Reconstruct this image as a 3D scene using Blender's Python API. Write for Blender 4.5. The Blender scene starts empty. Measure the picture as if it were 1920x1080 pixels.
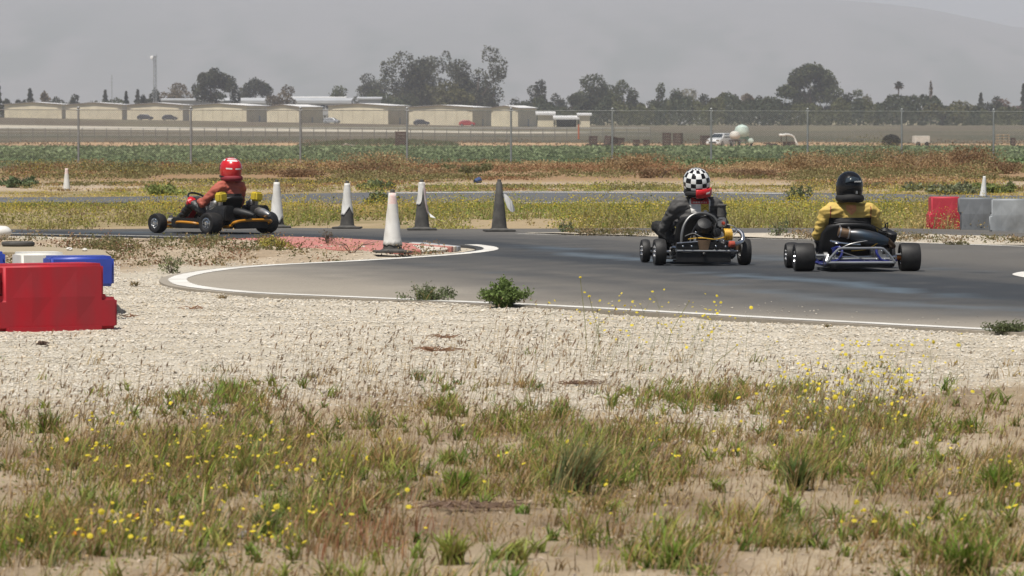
import bpy, bmesh, math, random
import numpy as np
from mathutils import Vector, Matrix, noise as mnoise
from mathutils.geometry import delaunay_2d_cdt
from mathutils.bvhtree import BVHTree

R = math.radians
SC = bpy.context.scene
COL = SC.collection
rng = np.random.default_rng(7)
random.seed(7)

# ------------------------------------------------------------------ camera
CAM_H = 1.52            # eye height above the soil; the asphalt top is at 0.02
TRACK_Z = 0.02
FPX = 9000.0            # focal length in photograph pixels (1920 wide)
HORIZ = 222.0           # row of the horizon in the photograph
PITCH = math.atan((540 - HORIZ) / FPX)
cam_data = bpy.data.cameras.new('camera')
cam_data.sensor_width = 36.0
cam_data.lens = 36.0 * FPX / 1920.0
cam_data.clip_start = 0.5
cam_data.clip_end = 40000
cam_data.dof.use_dof = True
cam_data.dof.focus_distance = 48.0
cam_data.dof.aperture_fstop = 14.0
cam = bpy.data.objects.new('camera', cam_data)
cam.location = (0, 0, CAM_H)
cam.rotation_euler = (math.pi / 2 - PITCH, 0, 0)
COL.objects.link(cam)
SC.camera = cam

# ------------------------------------------------------------------ sky, sun, exposure
TO_SUN = Vector((-0.22, -0.34, 0.91)).normalized()
world = bpy.data.worlds.new('World')
SC.world = world
world.use_nodes = True
wn = world.node_tree
bg = wn.nodes['Background']
sky = wn.nodes.new('ShaderNodeTexSky')
sky.sky_type = 'NISHITA'
sky.sun_disc = False
sky.sun_elevation = math.asin(TO_SUN.z)
sky.sun_rotation = math.atan2(TO_SUN.x, TO_SUN.y)
sky.air_density = 1.0
sky.dust_density = 2.0
sky.ozone_density = 1.0
wn.links.new(sky.outputs[0], bg.inputs[0])
bg.inputs[1].default_value = 0.062
sun_data = bpy.data.lights.new('sun', 'SUN')
sun_data.energy = 5.0
sun_data.angle = R(0.55)
sun_data.color = (1.0, 0.955, 0.88)
sun = bpy.data.objects.new('sun', sun_data)
sun.rotation_euler = TO_SUN.to_track_quat('Z', 'Y').to_euler()
sun.location = (-20, 10, 60)
COL.objects.link(sun)
SC.view_settings.view_transform = 'Standard'
SC.view_settings.look = 'None'
SC.view_settings.exposure = 0.0
SC.view_settings.gamma = 1.0
SC.cycles.use_denoising = True
SC.cycles.volume_bounces = 1
SC.cycles.max_bounces = 8
SC.cycles.transparent_max_bounces = 16

# ------------------------------------------------------------------ photograph pixel <-> place
_c, _s = math.cos(PITCH), math.sin(PITCH)
def ray(px, py):
    dx = (px - 960) / FPX; dz = (540 - py) / FPX
    return Vector((dx, _c + _s * dz, -_s + _c * dz))
def G(px, py, z=TRACK_Z):
    d = ray(px, py); t = (z - CAM_H) / d.z
    return Vector((d.x * t, d.y * t, z))
def P(px, py, Y):
    d = ray(px, py); t = Y / d.y
    return Vector((d.x * t, Y, CAM_H + d.z * t))
def to_px(x, y, z=0.0):
    zz = z - CAM_H
    depth = y * _c - zz * _s
    up = y * _s + zz * _c
    return 960 + FPX * x / depth, 540 - FPX * up / depth

# ------------------------------------------------------------------ noise for layouts
def _hash(ix, iy, seed):
    n = (ix.astype(np.int64) * 374761393 + iy.astype(np.int64) * 668265263 + seed * 974634777) & 0x7fffffff
    n = ((n ^ (n >> 13)) * 1274126177) & 0x7fffffff
    return ((n ^ (n >> 16)) & 0xffff) / 65535.0
def vnoise(x, y, seed=0):
    x = np.asarray(x, float); y = np.asarray(y, float)
    ix = np.floor(x); iy = np.floor(y); fx = x - ix; fy = y - iy
    fx = fx * fx * (3 - 2 * fx); fy = fy * fy * (3 - 2 * fy)
    a = _hash(ix, iy, seed); b = _hash(ix + 1, iy, seed); c = _hash(ix, iy + 1, seed); d = _hash(ix + 1, iy + 1, seed)
    return a + (b - a) * fx + (c - a) * fy + (a - b - c + d) * fx * fy
def fbm(x, y, seed=0, octv=4):
    t = 0; amp = 0.5; f = 1.0; tot = 0
    for o in range(octv):
        t = t + amp * vnoise(x * f, y * f, seed + o * 17); tot += amp
        amp *= 0.5; f *= 2.03
    return t / tot
def sstep(a, b, x):
    t = np.clip((x - a) / (b - a), 0, 1)
    return t * t * (3 - 2 * t)

# ------------------------------------------------------------------ materials
def mat(name, col, rough=0.6, metal=0.0, var=0.12, scale=6.0, bump=0.0, bscale=40.0, col2=None, coat=0.0, spec=0.5, stretch=None):
    m = bpy.data.materials.new(name); m.use_nodes = True
    nt = m.node_tree; N = nt.nodes; L = nt.links
    b = N['Principled BSDF']
    b.inputs['Roughness'].default_value = rough
    b.inputs['Metallic'].default_value = metal
    b.inputs['Coat Weight'].default_value = coat
    b.inputs['Specular IOR Level'].default_value = spec
    tc = N.new('ShaderNodeTexCoord')
    src = tc.outputs['Object']
    if stretch:
        mp = N.new('ShaderNodeMapping'); mp.inputs['Scale'].default_value = stretch
        L.new(src, mp.inputs['Vector']); src = mp.outputs['Vector']
    nz = N.new('ShaderNodeTexNoise'); nz.inputs['Scale'].default_value = scale; nz.inputs['Detail'].default_value = 6
    L.new(src, nz.inputs['Vector'])
    mx = N.new('ShaderNodeMix'); mx.data_type = 'RGBA'
    c2 = col2 if col2 else tuple(max(0, c * (1 - var)) for c in col)
    c1 = col if col2 else tuple(min(1, c * (1 + var)) for c in col)
    mx.inputs['A'].default_value = (*c1, 1); mx.inputs['B'].default_value = (*c2, 1)
    rp = N.new('ShaderNodeMapRange'); rp.inputs['From Min'].default_value = 0.35; rp.inputs['From Max'].default_value = 0.65
    L.new(nz.outputs['Fac'], rp.inputs['Value']); L.new(rp.outputs['Result'], mx.inputs['Factor'])
    L.new(mx.outputs['Result'], b.inputs['Base Color'])
    if bump:
        n2 = N.new('ShaderNodeTexNoise'); n2.inputs['Scale'].default_value = bscale; n2.inputs['Detail'].default_value = 5
        L.new(src, n2.inputs['Vector'])
        bp = N.new('ShaderNodeBump'); bp.inputs['Strength'].default_value = 0.6; bp.inputs['Distance'].default_value = bump
        L.new(n2.outputs['Fac'], bp.inputs['Height']); L.new(bp.outputs['Normal'], b.inputs['Normal'])
    return m

def leaf_mat(name, rough=0.65, trans=0.3):
    m = bpy.data.materials.new(name); m.use_nodes = True
    nt = m.node_tree; N = nt.nodes; L = nt.links
    b = N['Principled BSDF']; out = N['Material Output']
    b.inputs['Roughness'].default_value = rough
    b.inputs['Specular IOR Level'].default_value = 0.25
    at = N.new('ShaderNodeAttribute'); at.attribute_name = 'Col'
    L.new(at.outputs['Color'], b.inputs['Base Color'])
    if trans:
        tr = N.new('ShaderNodeBsdfTranslucent'); L.new(at.outputs['Color'], tr.inputs['Color'])
        mx = N.new('ShaderNodeMixShader'); mx.inputs[0].default_value = trans
        L.new(b.outputs[0], mx.inputs[1]); L.new(tr.outputs[0], mx.inputs[2]); L.new(mx.outputs[0], out.inputs['Surface'])
    return m

def attr_mat(name, rough=0.9, layers=((3.0, 0.25),), bump=0.0, bscale=30.0, spec=0.3):
    """surface whose colour is the layout attribute Col, broken up by fine procedural grain"""
    m = bpy.data.materials.new(name); m.use_nodes = True
    nt = m.node_tree; N = nt.nodes; L = nt.links
    b = N['Principled BSDF']; b.inputs['Roughness'].default_value = rough; b.inputs['Specular IOR Level'].default_value = spec
    at = N.new('ShaderNodeAttribute'); at.attribute_name = 'Col'
    tc = N.new('ShaderNodeTexCoord'); cur = at.outputs['Color']
    for sc_, amt in layers:
        nz = N.new('ShaderNodeTexNoise'); nz.inputs['Scale'].default_value = sc_; nz.inputs['Detail'].default_value = 8; nz.inputs['Roughness'].default_value = 0.65
        L.new(tc.outputs['Object'], nz.inputs['Vector'])
        rp = N.new('ShaderNodeMapRange'); rp.inputs['From Min'].default_value = 0.3; rp.inputs['From Max'].default_value = 0.7
        rp.inputs['To Min'].default_value = 1 - amt; rp.inputs['To Max'].default_value = 1 + amt
        L.new(nz.outputs['Fac'], rp.inputs['Value'])
        vm = N.new('ShaderNodeVectorMath'); vm.operation = 'SCALE'
        L.new(cur, vm.inputs[0]); L.new(rp.outputs['Result'], vm.inputs['Scale']); cur = vm.outputs[0]
    L.new(cur, b.inputs['Base Color'])
    if bump:
        n2 = N.new('ShaderNodeTexNoise'); n2.inputs['Scale'].default_value = bscale; n2.inputs['Detail'].default_value = 8
        L.new(tc.outputs['Object'], n2.inputs['Vector'])
        bp = N.new('ShaderNodeBump'); bp.inputs['Strength'].default_value = 0.8; bp.inputs['Distance'].default_value = bump
        L.new(n2.outputs['Fac'], bp.inputs['Height']); L.new(bp.outputs['Normal'], b.inputs['Normal'])
    return m

MT = {}
def M(key, *a, **k):
    if key not in MT: MT[key] = mat(key, *a, **k)
    return MT[key]
LEAF = leaf_mat('leaf'); TWIG = leaf_mat('dry_stem', 0.8, 0.15); STONE = attr_mat('stone', 0.85, ((60, 0.15),))

# ------------------------------------------------------------------ object helpers
def tag(o, label=None, cat=None, group=None, kind=None):
    if label: o['label'] = label
    if cat: o['category'] = cat
    if group: o['group'] = group
    if kind: o['kind'] = kind
    return o
def empty(name, loc=(0, 0, 0), rz=0.0):
    o = bpy.data.objects.new(name, None); COL.objects.link(o)
    o.location = loc; o.rotation_euler = (0, 0, rz); o.empty_display_size = 0.2
    return o
def link_mesh(name, me, mats, parent=None):
    o = bpy.data.objects.new(name, me); COL.objects.link(o)
    for m in (mats if isinstance(mats, (list, tuple)) else [mats]):
        if len(me.materials) < 16 and m.name not in [x.name for x in me.materials]: me.materials.append(m)
    if parent: o.parent = parent
    return o
def fast_mesh(name, V, T, mats, colors=None, parent=None, smooth=False):
    """big triangle soup from numpy arrays"""
    me = bpy.data.meshes.new(name)
    V = np.ascontiguousarray(V, dtype=np.float32); T = np.ascontiguousarray(T, dtype=np.int32)
    me.vertices.add(len(V)); me.vertices.foreach_set('co', V.ravel())
    me.loops.add(T.size); me.loops.foreach_set('vertex_index', T.ravel())
    me.polygons.add(len(T)); me.polygons.foreach_set('loop_start', np.arange(0, T.size, 3, dtype=np.int32))
    if colors is not None:
        ca = me.color_attributes.new('Col', 'FLOAT_COLOR', 'POINT')
        c4 = np.ones((len(V), 4), np.float32); c4[:, :3] = np.clip(colors, 0, 1); ca.data.foreach_set('color', c4.ravel())
    me.polygons.foreach_set('use_smooth', np.full(len(T), smooth, dtype=bool))
    me.update(calc_edges=True); me.validate()
    return link_mesh(name, me, mats, parent)

class MB:
    def __init__(s): s.V = []; s.F = []; s.I = []
    def add(s, V, F, mi=0):
        o = len(s.V); s.V += [tuple(v) for v in V]; s.F += [tuple(i + o for i in f) for f in F]; s.I += [mi] * len(F); return s
    def box(s, c, d, rot=None, mi=0):
        V = [Vector((x * d[0] / 2, y * d[1] / 2, z * d[2] / 2)) for x in (-1, 1) for y in (-1, 1) for z in (-1, 1)]
        if rot is not None: V = [rot @ v for v in V]
        V = [v + Vector(c) for v in V]
        return s.add(V, [(0, 1, 3, 2), (4, 6, 7, 5), (0, 4, 5, 1), (2, 3, 7, 6), (0, 2, 6, 4), (1, 5, 7, 3)], mi)
    def tube(s, pts, r, n=10, closed=False, mi=0, caps=True):
        pts = [Vector(p) for p in pts]; k = len(pts)
        rr = r if isinstance(r, (list, tuple)) else [r] * k
        prev = None; V = []
        for i, p in enumerate(pts):
            a = pts[i - 1] if (i > 0 or closed) else p; b = pts[(i + 1) % k] if (i < k - 1 or closed) else p
            t = (b - a).normalized()
            if prev is None:
                u = t.orthogonal().normalized()
            else:
                u = (prev - t * prev.dot(t)); u = u.normalized() if u.length > 1e-6 else t.orthogonal().normalized()
            prev = u; w = t.cross(u)
            for j in range(n):
                an = 2 * math.pi * j / n
                V.append(p + (u * math.cos(an) + w * math.sin(an)) * rr[i])
        F = []
        for i in range(k if closed else k - 1):
            i2 = (i + 1) % k
            for j in range(n):
                j2 = (j + 1) % n; F.append((i * n + j, i * n + j2, i2 * n + j2, i2 * n + j))
        if caps and not closed:
            F.append(tuple(range(n - 1, -1, -1))); F.append(tuple((k - 1) * n + j for j in range(n)))
        return s.add(V, F, mi)
    def lathe(s, prof, o=(0, 0, 0), axis=(0, 0, 1), n=24, mi=0, caps=True, up=None):
        ax = Vector(axis).normalized(); u = Vector(up) if up else ax.orthogonal().normalized(); w = ax.cross(u); o = Vector(o)
        V = []; k = len(prof)
        for r, h in prof:
            for j in range(n):
                a = 2 * math.pi * j / n; V.append(o + ax * h + (u * math.cos(a) + w * math.sin(a)) * r)
        F = []
        for i in range(k - 1):
            for j in range(n):
                j2 = (j + 1) % n; F.append((i * n + j, i * n + j2, (i + 1) * n + j2, (i + 1) * n + j))
        if caps:
            F.append(tuple(range(n - 1, -1, -1))); F.append(tuple((k - 1) * n + j for j in range(n)))
        return s.add(V, F, mi)
    def prism(s, poly, y0, y1, mi=0):
        """polygon in x-z pushed along y"""
        n = len(poly); V = [(x, y0, z) for x, z in poly] + [(x, y1, z) for x, z in poly]
        F = [tuple(range(n)), tuple(range(2 * n - 1, n - 1, -1))] + [(i, i + n, (i + 1) % n + n, (i + 1) % n) for i in range(n)]
        return s.add(V, F, mi)
    def sphere(s, c, r, n=16, m=10, mi=0, sc=(1, 1, 1)):
        V = [Vector(c) + Vector((0, 0, -r * sc[2]))]
        for i in range(1, m):
            th = math.pi * i / m
            for j in range(n):
                a = 2 * math.pi * j / n
                V.append(Vector(c) + Vector((r * sc[0] * math.sin(th) * math.cos(a), r * sc[1] * math.sin(th) * math.sin(a), -r * sc[2] * math.cos(th))))
        V.append(Vector(c) + Vector((0, 0, r * sc[2])))
        F = []
        for j in range(n):
            j2 = (j + 1) % n
            F.append((0, 1 + j2, 1 + j)); F.append((len(V) - 1, 1 + (m - 2) * n + j, 1 + (m - 2) * n + j2))
            for i in range(m - 2):
                F.append((1 + i * n + j, 1 + i * n + j2, 1 + (i + 1) * n + j2, 1 + (i + 1) * n + j))
        return s.add(V, F, mi)
    def build(s, name, mats, parent=None, smooth=True, ang=35, bevel=0.0, seg=2):
        me = bpy.data.meshes.new(name); me.from_pydata(s.V, [], s.F)
        mats = mats if isinstance(mats, (list, tuple)) else [mats]
        for m in mats: me.materials.append(m)
        if len(mats) > 1: me.polygons.foreach_set('material_index', s.I)
        bm = bmesh.new(); bm.from_mesh(me); bmesh.ops.recalc_face_normals(bm, faces=bm.faces)
        if bevel:
            es = [e for e in bm.edges if len(e.link_faces) == 2 and e.calc_face_angle(0) > R(30)]
            bmesh.ops.bevel(bm, geom=es, offset=bevel, segments=seg, affect='EDGES', clamp_overlap=True)
        bm.to_mesh(me); bm.free()
        if smooth:
            me.polygons.foreach_set('use_smooth', [True] * len(me.polygons)); me.set_sharp_from_angle(angle=R(ang))
        o = bpy.data.objects.new(name, me); COL.objects.link(o)
        if parent: o.parent = parent
        return o

def copy_tree(o, parent=None):
    c = o.copy(); COL.objects.link(c); c.parent = parent
    for ch in list(o.children): copy_tree(ch, c)
    return c

# ================================================================== THE SETTING
_DY = np.array([0, 20, 140, 160, 230, 300, 420, 530, 700, 1000, 1250, 1500, 2500, 6000, 9000, 14000], float)
_DZ = np.array([0, 0, 0, -.03, -.2, -.42, -1.0, -1.6, -1.62, -1.06, -.45, -.5, 0, 2, 4, 4], float)
def ground_z(x, y):
    x = np.asarray(x, float); y = np.asarray(y, float)
    z = np.interp(y, _DY, _DZ)
    t = np.clip(-x / np.maximum(y, 1), -0.02, 0.16)
    z = z + sstep(650, 1200, y) * (1 - sstep(3000, 6000, y)) * 2.2 * np.clip(t / 0.107, 0, 1.4)
    near = 1 - sstep(100, 140, y)
    z = z + near * ((fbm(x * 1.3, y * 1.3, 3, 3) - 0.62) * 0.045)
    px, py = to_px(x, np.maximum(y, 3.0))
    # low spoil mounds on the dirt tongue between the two legs of the track
    z = z + 0.05 * np.clip(fbm(x * 0.9, y * 0.35, 21, 3) - 0.45, 0, 1) * 4 * sstep(446, 456, py) * (1 - sstep(478, 492, py)) * (1 - sstep(640, 760, px))
    return z

def ground_col(x, y):
    px, py = to_px(x, np.maximum(y, 3.0))
    n1 = fbm(x * 0.7, y * 0.35, 5, 4); n2 = fbm(x * 3.1, y * 1.6, 9, 4); n3 = fbm(x * 0.16, y * 0.08, 33, 3)
    c = lambda r, g, b: np.array([r, g, b])[None, :]
    def mixc(a, b, t): return a * (1 - t[:, None]) + b * t[:, None]
    dirt = mixc(c(.31, .24, .155) + np.zeros((len(x), 3)), c(.41, .33, .23), sstep(.35, .65, n1))
    dirt = mixc(dirt, c(.17, .112, .066), 0.7 * sstep(.50, .64, n2))
    gravel = mixc(c(.44, .39, .305) + np.zeros((len(x), 3)), c(.50, .445, .355), sstep(.35, .65, n2))
    tan = mixc(c(.42, .34, .245) + np.zeros((len(x), 3)), c(.33, .25, .165), sstep(.4, .62, n2))
    weed = mixc(c(.36, .275, .165) + np.zeros((len(x), 3)), c(.25, .20, .10), sstep(.4, .62, n1))
    edge = 735 + (n1 - .5) * 190 + (n2 - .5) * 60 + 25 * np.sin(px * 0.006)
    g = 1 - sstep(edge - 40, edge + 40, py)
    col = mixc(dirt, gravel, g)
    left = (1 - sstep(600, 760, px)) * sstep(445, 450, py) * (1 - sstep(496, 520, py + (n1 - .5) * 40))
    col = mixc(col, tan, left)
    far = 1 - sstep(432, 440, py)
    col = mixc(col, weed, far)
    strip = (1 - sstep(355, 360, py)) * sstep(332, 346, py + (n1 - .5) * 22)
    col = mixc(col, c(.43, .34, .25), strip * 0.85)
    rust = 1 - sstep(334, 345, py)
    col = mixc(col, c(.29, .185, .10), rust)
    # beyond the fence
    crop = sstep(144, 147, y)
    col = mixc(col, c(.15, .165, .10), crop)
    n4 = fbm(x * 0.05, y * 0.02, 41, 4); n5 = fbm(x * 0.25, y * 0.06, 47, 3)
    dryf = sstep(296, 303, y + (n5 - .5) * 12)
    col = mixc(col, mixc(c(.50, .33, .185) + np.zeros((len(x), 3)), c(.40, .26, .145), sstep(.4, .6, n5)), dryf)
    brown = sstep(600, 640, y + (n4 - .5) * 160)
    col = mixc(col, mixc(c(.125, .105, .07) + np.zeros((len(x), 3)), c(.085, .08, .05), sstep(.4, .6, n4)), brown)
    road = sstep(885, 900, y) * (1 - sstep(955, 975, y)) * (1 - sstep(1000, 1150, px))
    col = mixc(col, c(.50, .45, .36), road)
    grn = sstep(960, 990, y)
    col = mixc(col, mixc(c(.125, .10, .07) + np.zeros((len(x), 3)), c(.15, .13, .08), sstep(.4, .6, n4)), grn)
    hl = sstep(1350, 1500, y)
    col = mixc(col, c(.28, .24, .15), hl)
    return col

def build_ground():
    ys = [-40, -20, -8, 0, 6]
    while ys[-1] < 14500: ys.append(max(ys[-1] * 1.0105, ys[-1] + 0.12))
    ys = np.array(ys); nc = 141
    t = np.linspace(-1, 1, nc); t = 0.35 * t + 0.65 * t ** 5
    X = t[None, :] * (30 + np.maximum(ys, 0) * 0.36)[:, None]; Y = np.repeat(ys[:, None], nc, 1)
    x = X.ravel(); y = Y.ravel(); z = ground_z(x, y)
    V = np.stack([x, y, z], 1)
    i = np.arange((len(ys) - 1) * nc).reshape(-1, nc)[:, :-1].ravel()
    T = np.concatenate([np.stack([i, i + 1, i + nc + 1], 1), np.stack([i, i + nc + 1, i + nc], 1)])
    m = attr_mat('soil', 0.95, ((4.0, 0.16), (45.0, 0.22), (240.0, 0.15)), 0.015, 55.0)
    o = fast_mesh('ground', V, T, m, ground_col(x, y), smooth=True)
    tag(o, 'bare dirt, pale gravel and fields reaching to the hills', 'ground', kind='structure')
build_ground()

# ---------------------------------------------------------------- asphalt
def smooth_line(pts, k=6, closed=False):
    pts = [Vector(p) for p in pts]; n = len(pts); out = []
    rngi = range(n) if closed else range(n - 1)
    for i in rngi:
        p0 = pts[i - 1] if (closed or i > 0) else pts[i]; p1 = pts[i]; p2 = pts[(i + 1) % n]; p3 = pts[(i + 2) % n] if (closed or i + 2 < n) else p2
        for j in range(k):
            t = j / k
            out.append(0.5 * ((2 * p1) + (p2 - p0) * t + (2 * p0 - 5 * p1 + 4 * p2 - p3) * t * t + (3 * p1 - p0 - 3 * p2 + p3) * t ** 3))
    if not closed: out.append(pts[-1])
    return out
def pxline(pts, z=TRACK_Z, k=6): return smooth_line([G(a, b, z) for a, b in pts], k)

NEAR = [(3600, 705), (2700, 666), (2300, 643), (1900, 623), (1500, 602), (1250, 588), (1000, 574), (850, 567.5), (700, 561), (560, 555), (450, 550), (370, 543), (318, 535.5), (299, 527), (306, 519.5), (340, 511.5), (400, 503.5), (480, 497), (600, 491), (700, 485.5), (790, 479.5), (850, 474.5), (884, 470), (893, 466.5), (884, 462.5), (850, 458.5), (800, 457), (740, 455), (600, 448), (500, 446), (395, 446), (250, 443), (100, 440.5), (-150, 437), (-700, 433), (-1500, 429)]
FAR = [(-1500, 421), (-700, 426), (-150, 429), (100, 430), (350, 428), (540, 427), (780, 429), (1000, 428.5), (1300, 427.5), (1600, 428), (1750, 429), (1860, 432), (1940, 438), (2200, 448), (2700, 462), (3600, 478)]
RACE = [G(3600, 590), G(2400, 572), G(1920, 556), G(1650, 530), G(1400, 508), G(1150, 487), G(1000, 474), G(860, 461), G(700, 450), G(400, 441), G(0, 437), G(-700, 430)]
RACE = np.array([(p.x, p.y) for p in smooth_line(RACE, 5)])
def dist_poly(x, y, L):
    best = np.full(len(x), 1e9); side = np.zeros(len(x))
    for a, b in zip(L[:-1], L[1:]):
        d = b - a; l2 = d @ d
        t = np.clip(((x - a[0]) * d[0] + (y - a[1]) * d[1]) / l2, 0, 1)
        ex = x - a[0] - t * d[0]; ey = y - a[1] - t * d[1]; q = ex * ex + ey * ey
        s = np.sign(d[0] * ey - d[1] * ex); up = q < best
        best = np.where(up, q, best); side = np.where(up, s, side)
    return np.sqrt(best) * np.where(side == 0, 1, side)

def in_poly(x, y, poly):
    ins = np.zeros(len(x), bool); n = len(poly)
    for i in range(n):
        x1, y1 = poly[i][0], poly[i][1]; x2, y2 = poly[i - 1][0], poly[i - 1][1]
        cnd = ((y1 > y) != (y2 > y)) & (x < (x2 - x1) * (y - y1) / ((y2 - y1) if y2 != y1 else 1e-9) + x1)
        ins ^= cnd
    return ins

def sheet(name, outline, z, step, material, colf, skirt=0.06, label=None, zf=None):
    """flat slab with a fine interior grid, so that its layout colours can vary; the rim drops to the soil"""
    ol = [(p[0], p[1]) for p in outline]
    xs = [p[0] for p in ol]; ys = [p[1] for p in ol]
    x0, x1 = max(min(xs), -14), min(max(xs), 16)
    gx, gy = np.meshgrid(np.arange(x0, x1, step), np.arange(min(ys), max(ys), step * 1.6))
    gx = gx.ravel() + rng.uniform(-.2, .2, gx.size) * step; gy = gy.ravel() + rng.uniform(-.2, .2, gy.size) * step
    k = in_poly(gx, gy, ol)
    verts = [Vector(p) for p in ol] + [Vector((a, b)) for a, b in zip(gx[k], gy[k])]
    n = len(ol)
    v, e, f, *_ = delaunay_2d_cdt(verts, [(i, (i + 1) % n) for i in range(n)], [], 1, 1e-5)
    v = np.array([(p.x, p.y) for p in v]); T = np.array([t for t in f if len(t) == 3])
    cen = v[T].mean(1); keep = in_poly(cen[:, 0], cen[:, 1], ol); T = T[keep]
    zz = np.full(len(v), z) if zf is None else z + zf(v[:, 0], v[:, 1])
    V = np.column_stack([v, zz])
    a = V[T[:, 1]] - V[T[:, 0]]; b = V[T[:, 2]] - V[T[:, 0]]
    fl = (a[:, 0] * b[:, 1] - a[:, 1] * b[:, 0]) < 0; T[fl] = T[fl][:, ::-1]
    cols = colf(v[:, 0], v[:, 1])
    # rim
    o = len(V); rim = np.array([(p[0], p[1], z) for p in ol]); low = rim.copy(); low[:, 2] -= skirt
    V = np.concatenate([V, rim, low]); cc = colf(rim[:, 0], rim[:, 1]); cols = np.concatenate([cols, cc, cc * 0.9])
    i = np.arange(n); j = (i + 1) % n
    T = np.concatenate([T, np.stack([o + i, o + j, o + n + j], 1), np.stack([o + i, o + n + j, o + n + i], 1)])
    ob = fast_mesh(name, V, T, material, cols)
    tag(ob, label, None, kind='structure')
    return ob

def asphalt_col(x, y):
    n1 = fbm(x * 0.5, y * 0.5, 61, 4)
    d = dist_poly(x, y, RACE)
    # streaks run along the direction of travel: noise stretched across the driving line
    along = y * 0.9 - x * 0.5
    st = fbm(d * 3.2, along * 0.10, 63, 4); st2 = fbm(d * 9, along * 0.16, 67, 3)
    rub = np.exp(-(d / 1.35) ** 2) * 0.85 + 0.30 * np.exp(-((d + 2.2) / 0.8) ** 2) + .22 * np.exp(-((d - 2.6) / 1.2) ** 2)
    rub = np.clip(rub * (0.55 + 1.6 * st) + (st2 - .5) * .6 + (st - .5) * .6, 0, 1)
    near = sstep(1.8, 6.0, d)[:, None]; base = (np.array([.122, .114, .102])[None] * (1 - near) + np.array([.345, .305, .247])[None] * near) * (0.86 + 0.28 * n1)[:, None] * (0.92 + 0.16 * st)[:, None]
    dark = np.array([.036, .040, .045])[None] * np.ones((len(x), 1))
    c = base * (1 - rub[:, None]) + dark * rub[:, None]
    blue = sstep(.60, .72, fbm(d * 2.4 + 7, along * 0.22, 71, 4)) * np.exp(-((d - .3) / 2.2) ** 2) * 0.55
    return c * (1 - blue[:, None]) + np.array([.13, .175, .215])[None] * blue[:, None]
ASPH = attr_mat('asphalt', 0.82, ((30.0, 0.10), (220.0, 0.22)), 0.004, 260.0, 0.35)
near_w = pxline(NEAR); far_w = pxline(FAR)
TRACK_POLY = [(p.x, p.y) for p in near_w + far_w]
sheet('race_track', near_w + far_w, TRACK_Z, 0.30, ASPH, asphalt_col, label='grey asphalt kart track bending round the dirt tongue')

# dirt wedge with gravel on the far side, between the track and the outer road
WEDGE = [(985, 437), (1150, 437.5), (1300, 438), (1500, 439), (1750, 441), (1920, 446), (2200, 456), (2700, 471), (2700, 489), (2200, 470), (1920, 461), (1750, 455.5), (1500, 449), (1300, 444.5), (1150, 442), (1060, 440)]
def wedge_col(x, y):
    n = fbm(x * 2, y * 1.2, 81, 4)
    return np.array([.50, .44, .35])[None] * (0.8 + 0.4 * n)[:, None]
SOIL2 = attr_mat('gravelly_soil', 0.95, ((12.0, 0.2), (90.0, 0.25)), 0.02, 60.0)
sheet('gravel_verge', pxline(WEDGE + WEDGE[:1], 0.024, 4)[:-1], 0.0245, 0.25, SOIL2, wedge_col, 0.02, 'pale gravel verge between track and outer road',
      zf=lambda x, y: 0.05 * np.clip(fbm(x * 2.2, y * 1.5, 83, 3) - .4, 0, 1))

# second leg of the circuit, farther off
SEC_N = [(-900, 386), (0, 381), (200, 380), (400, 379), (740, 381), (950, 382), (1230, 383), (1500, 382), (1920, 380), (2700, 384)]
SEC_F = [(2700, 371), (1920, 367), (1500, 361), (1230, 359), (950, 358.5), (740, 360), (400, 366), (200, 369), (0, 370), (-900, 373)]
def sec_col(x, y):
    n = fbm(x * 0.4, y * 0.4, 91, 4)
    return np.array([.115, .118, .122])[None] * (0.75 + 0.5 * n)[:, None]
sec_w = pxline(SEC_N) + pxline(SEC_F)
SEC_POLY = [(p.x, p.y) for p in sec_w]
sheet('race_track', sec_w, TRACK_Z, 0.8, ASPH, sec_col, label='farther leg of the kart track behind yellow weeds')

# painted lines
PAINT = mat('white_road_paint', (.74, .72, .67), 0.7, var=0.0, scale=1.6, col2=(.60, .575, .52), bump=0.002, bscale=120)
def ribbon(name, line, width, z, material, label, offs=0.0, wear=0.0):
    L = [Vector((p[0], p[1])) for p in line]; V = []; F = []
    for i, p in enumerate(L):
        a = L[max(i - 1, 0)]; b = L[min(i + 1, len(L) - 1)]; t = (b - a).normalized(); nrm = Vector((-t.y, t.x))
        w = width[i] if isinstance(width, list) else width
        j1 = random.uniform(-1, 1) * wear; j2 = random.uniform(-1, 1) * wear
        q1 = p + nrm * (offs + w / 2 + j1); q2 = p + nrm * (offs - w / 2 + j2)
        V += [(q1.x, q1.y, z), (q2.x, q2.y, z)]
        if i: F.append((2 * i - 2, 2 * i - 1, 2 * i + 1, 2 * i))
    mb = MB(); mb.add(V, F); o = mb.build(name, material, smooth=False)
    for p in o.data.polygons:
        if p.normal.z < 0: p.flip()
    tag(o, label, None, kind='structure'); return o
def dense(line, k=4):
    out = []
    for a, b in zip(line[:-1], line[1:]):
        for j in range(k): out.append(a.lerp(b, j / k))
    return out + [line[-1]]
ip = [i for i, p in enumerate(NEAR) if p == (850, 458.5)][0] * 6
ribbon('painted_line', dense(near_w[:ip]), 0.17, TRACK_Z + .004, PAINT, 'white edge line along the near side of the track', offs=-0.17, wear=0.008)
iq = [i for i, p in enumerate(NEAR) if p == (395, 446)][0] * 6
ribbon('painted_line', dense(near_w[iq:]), 0.11, TRACK_Z + .004, PAINT, 'thin white edge line beyond the dirt tongue', offs=-0.15, wear=0.012)
ribbon('painted_line', dense(pxline([(970, 439), (1060, 440.3), (1150, 442.3), (1300, 445), (1500, 449.8), (1750, 456.6), (1920, 462.3), (2200, 472), (2700, 491)])), 0.13, TRACK_Z + .004, PAINT, 'white edge line along the far side of the track', wear=0.012)
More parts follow.
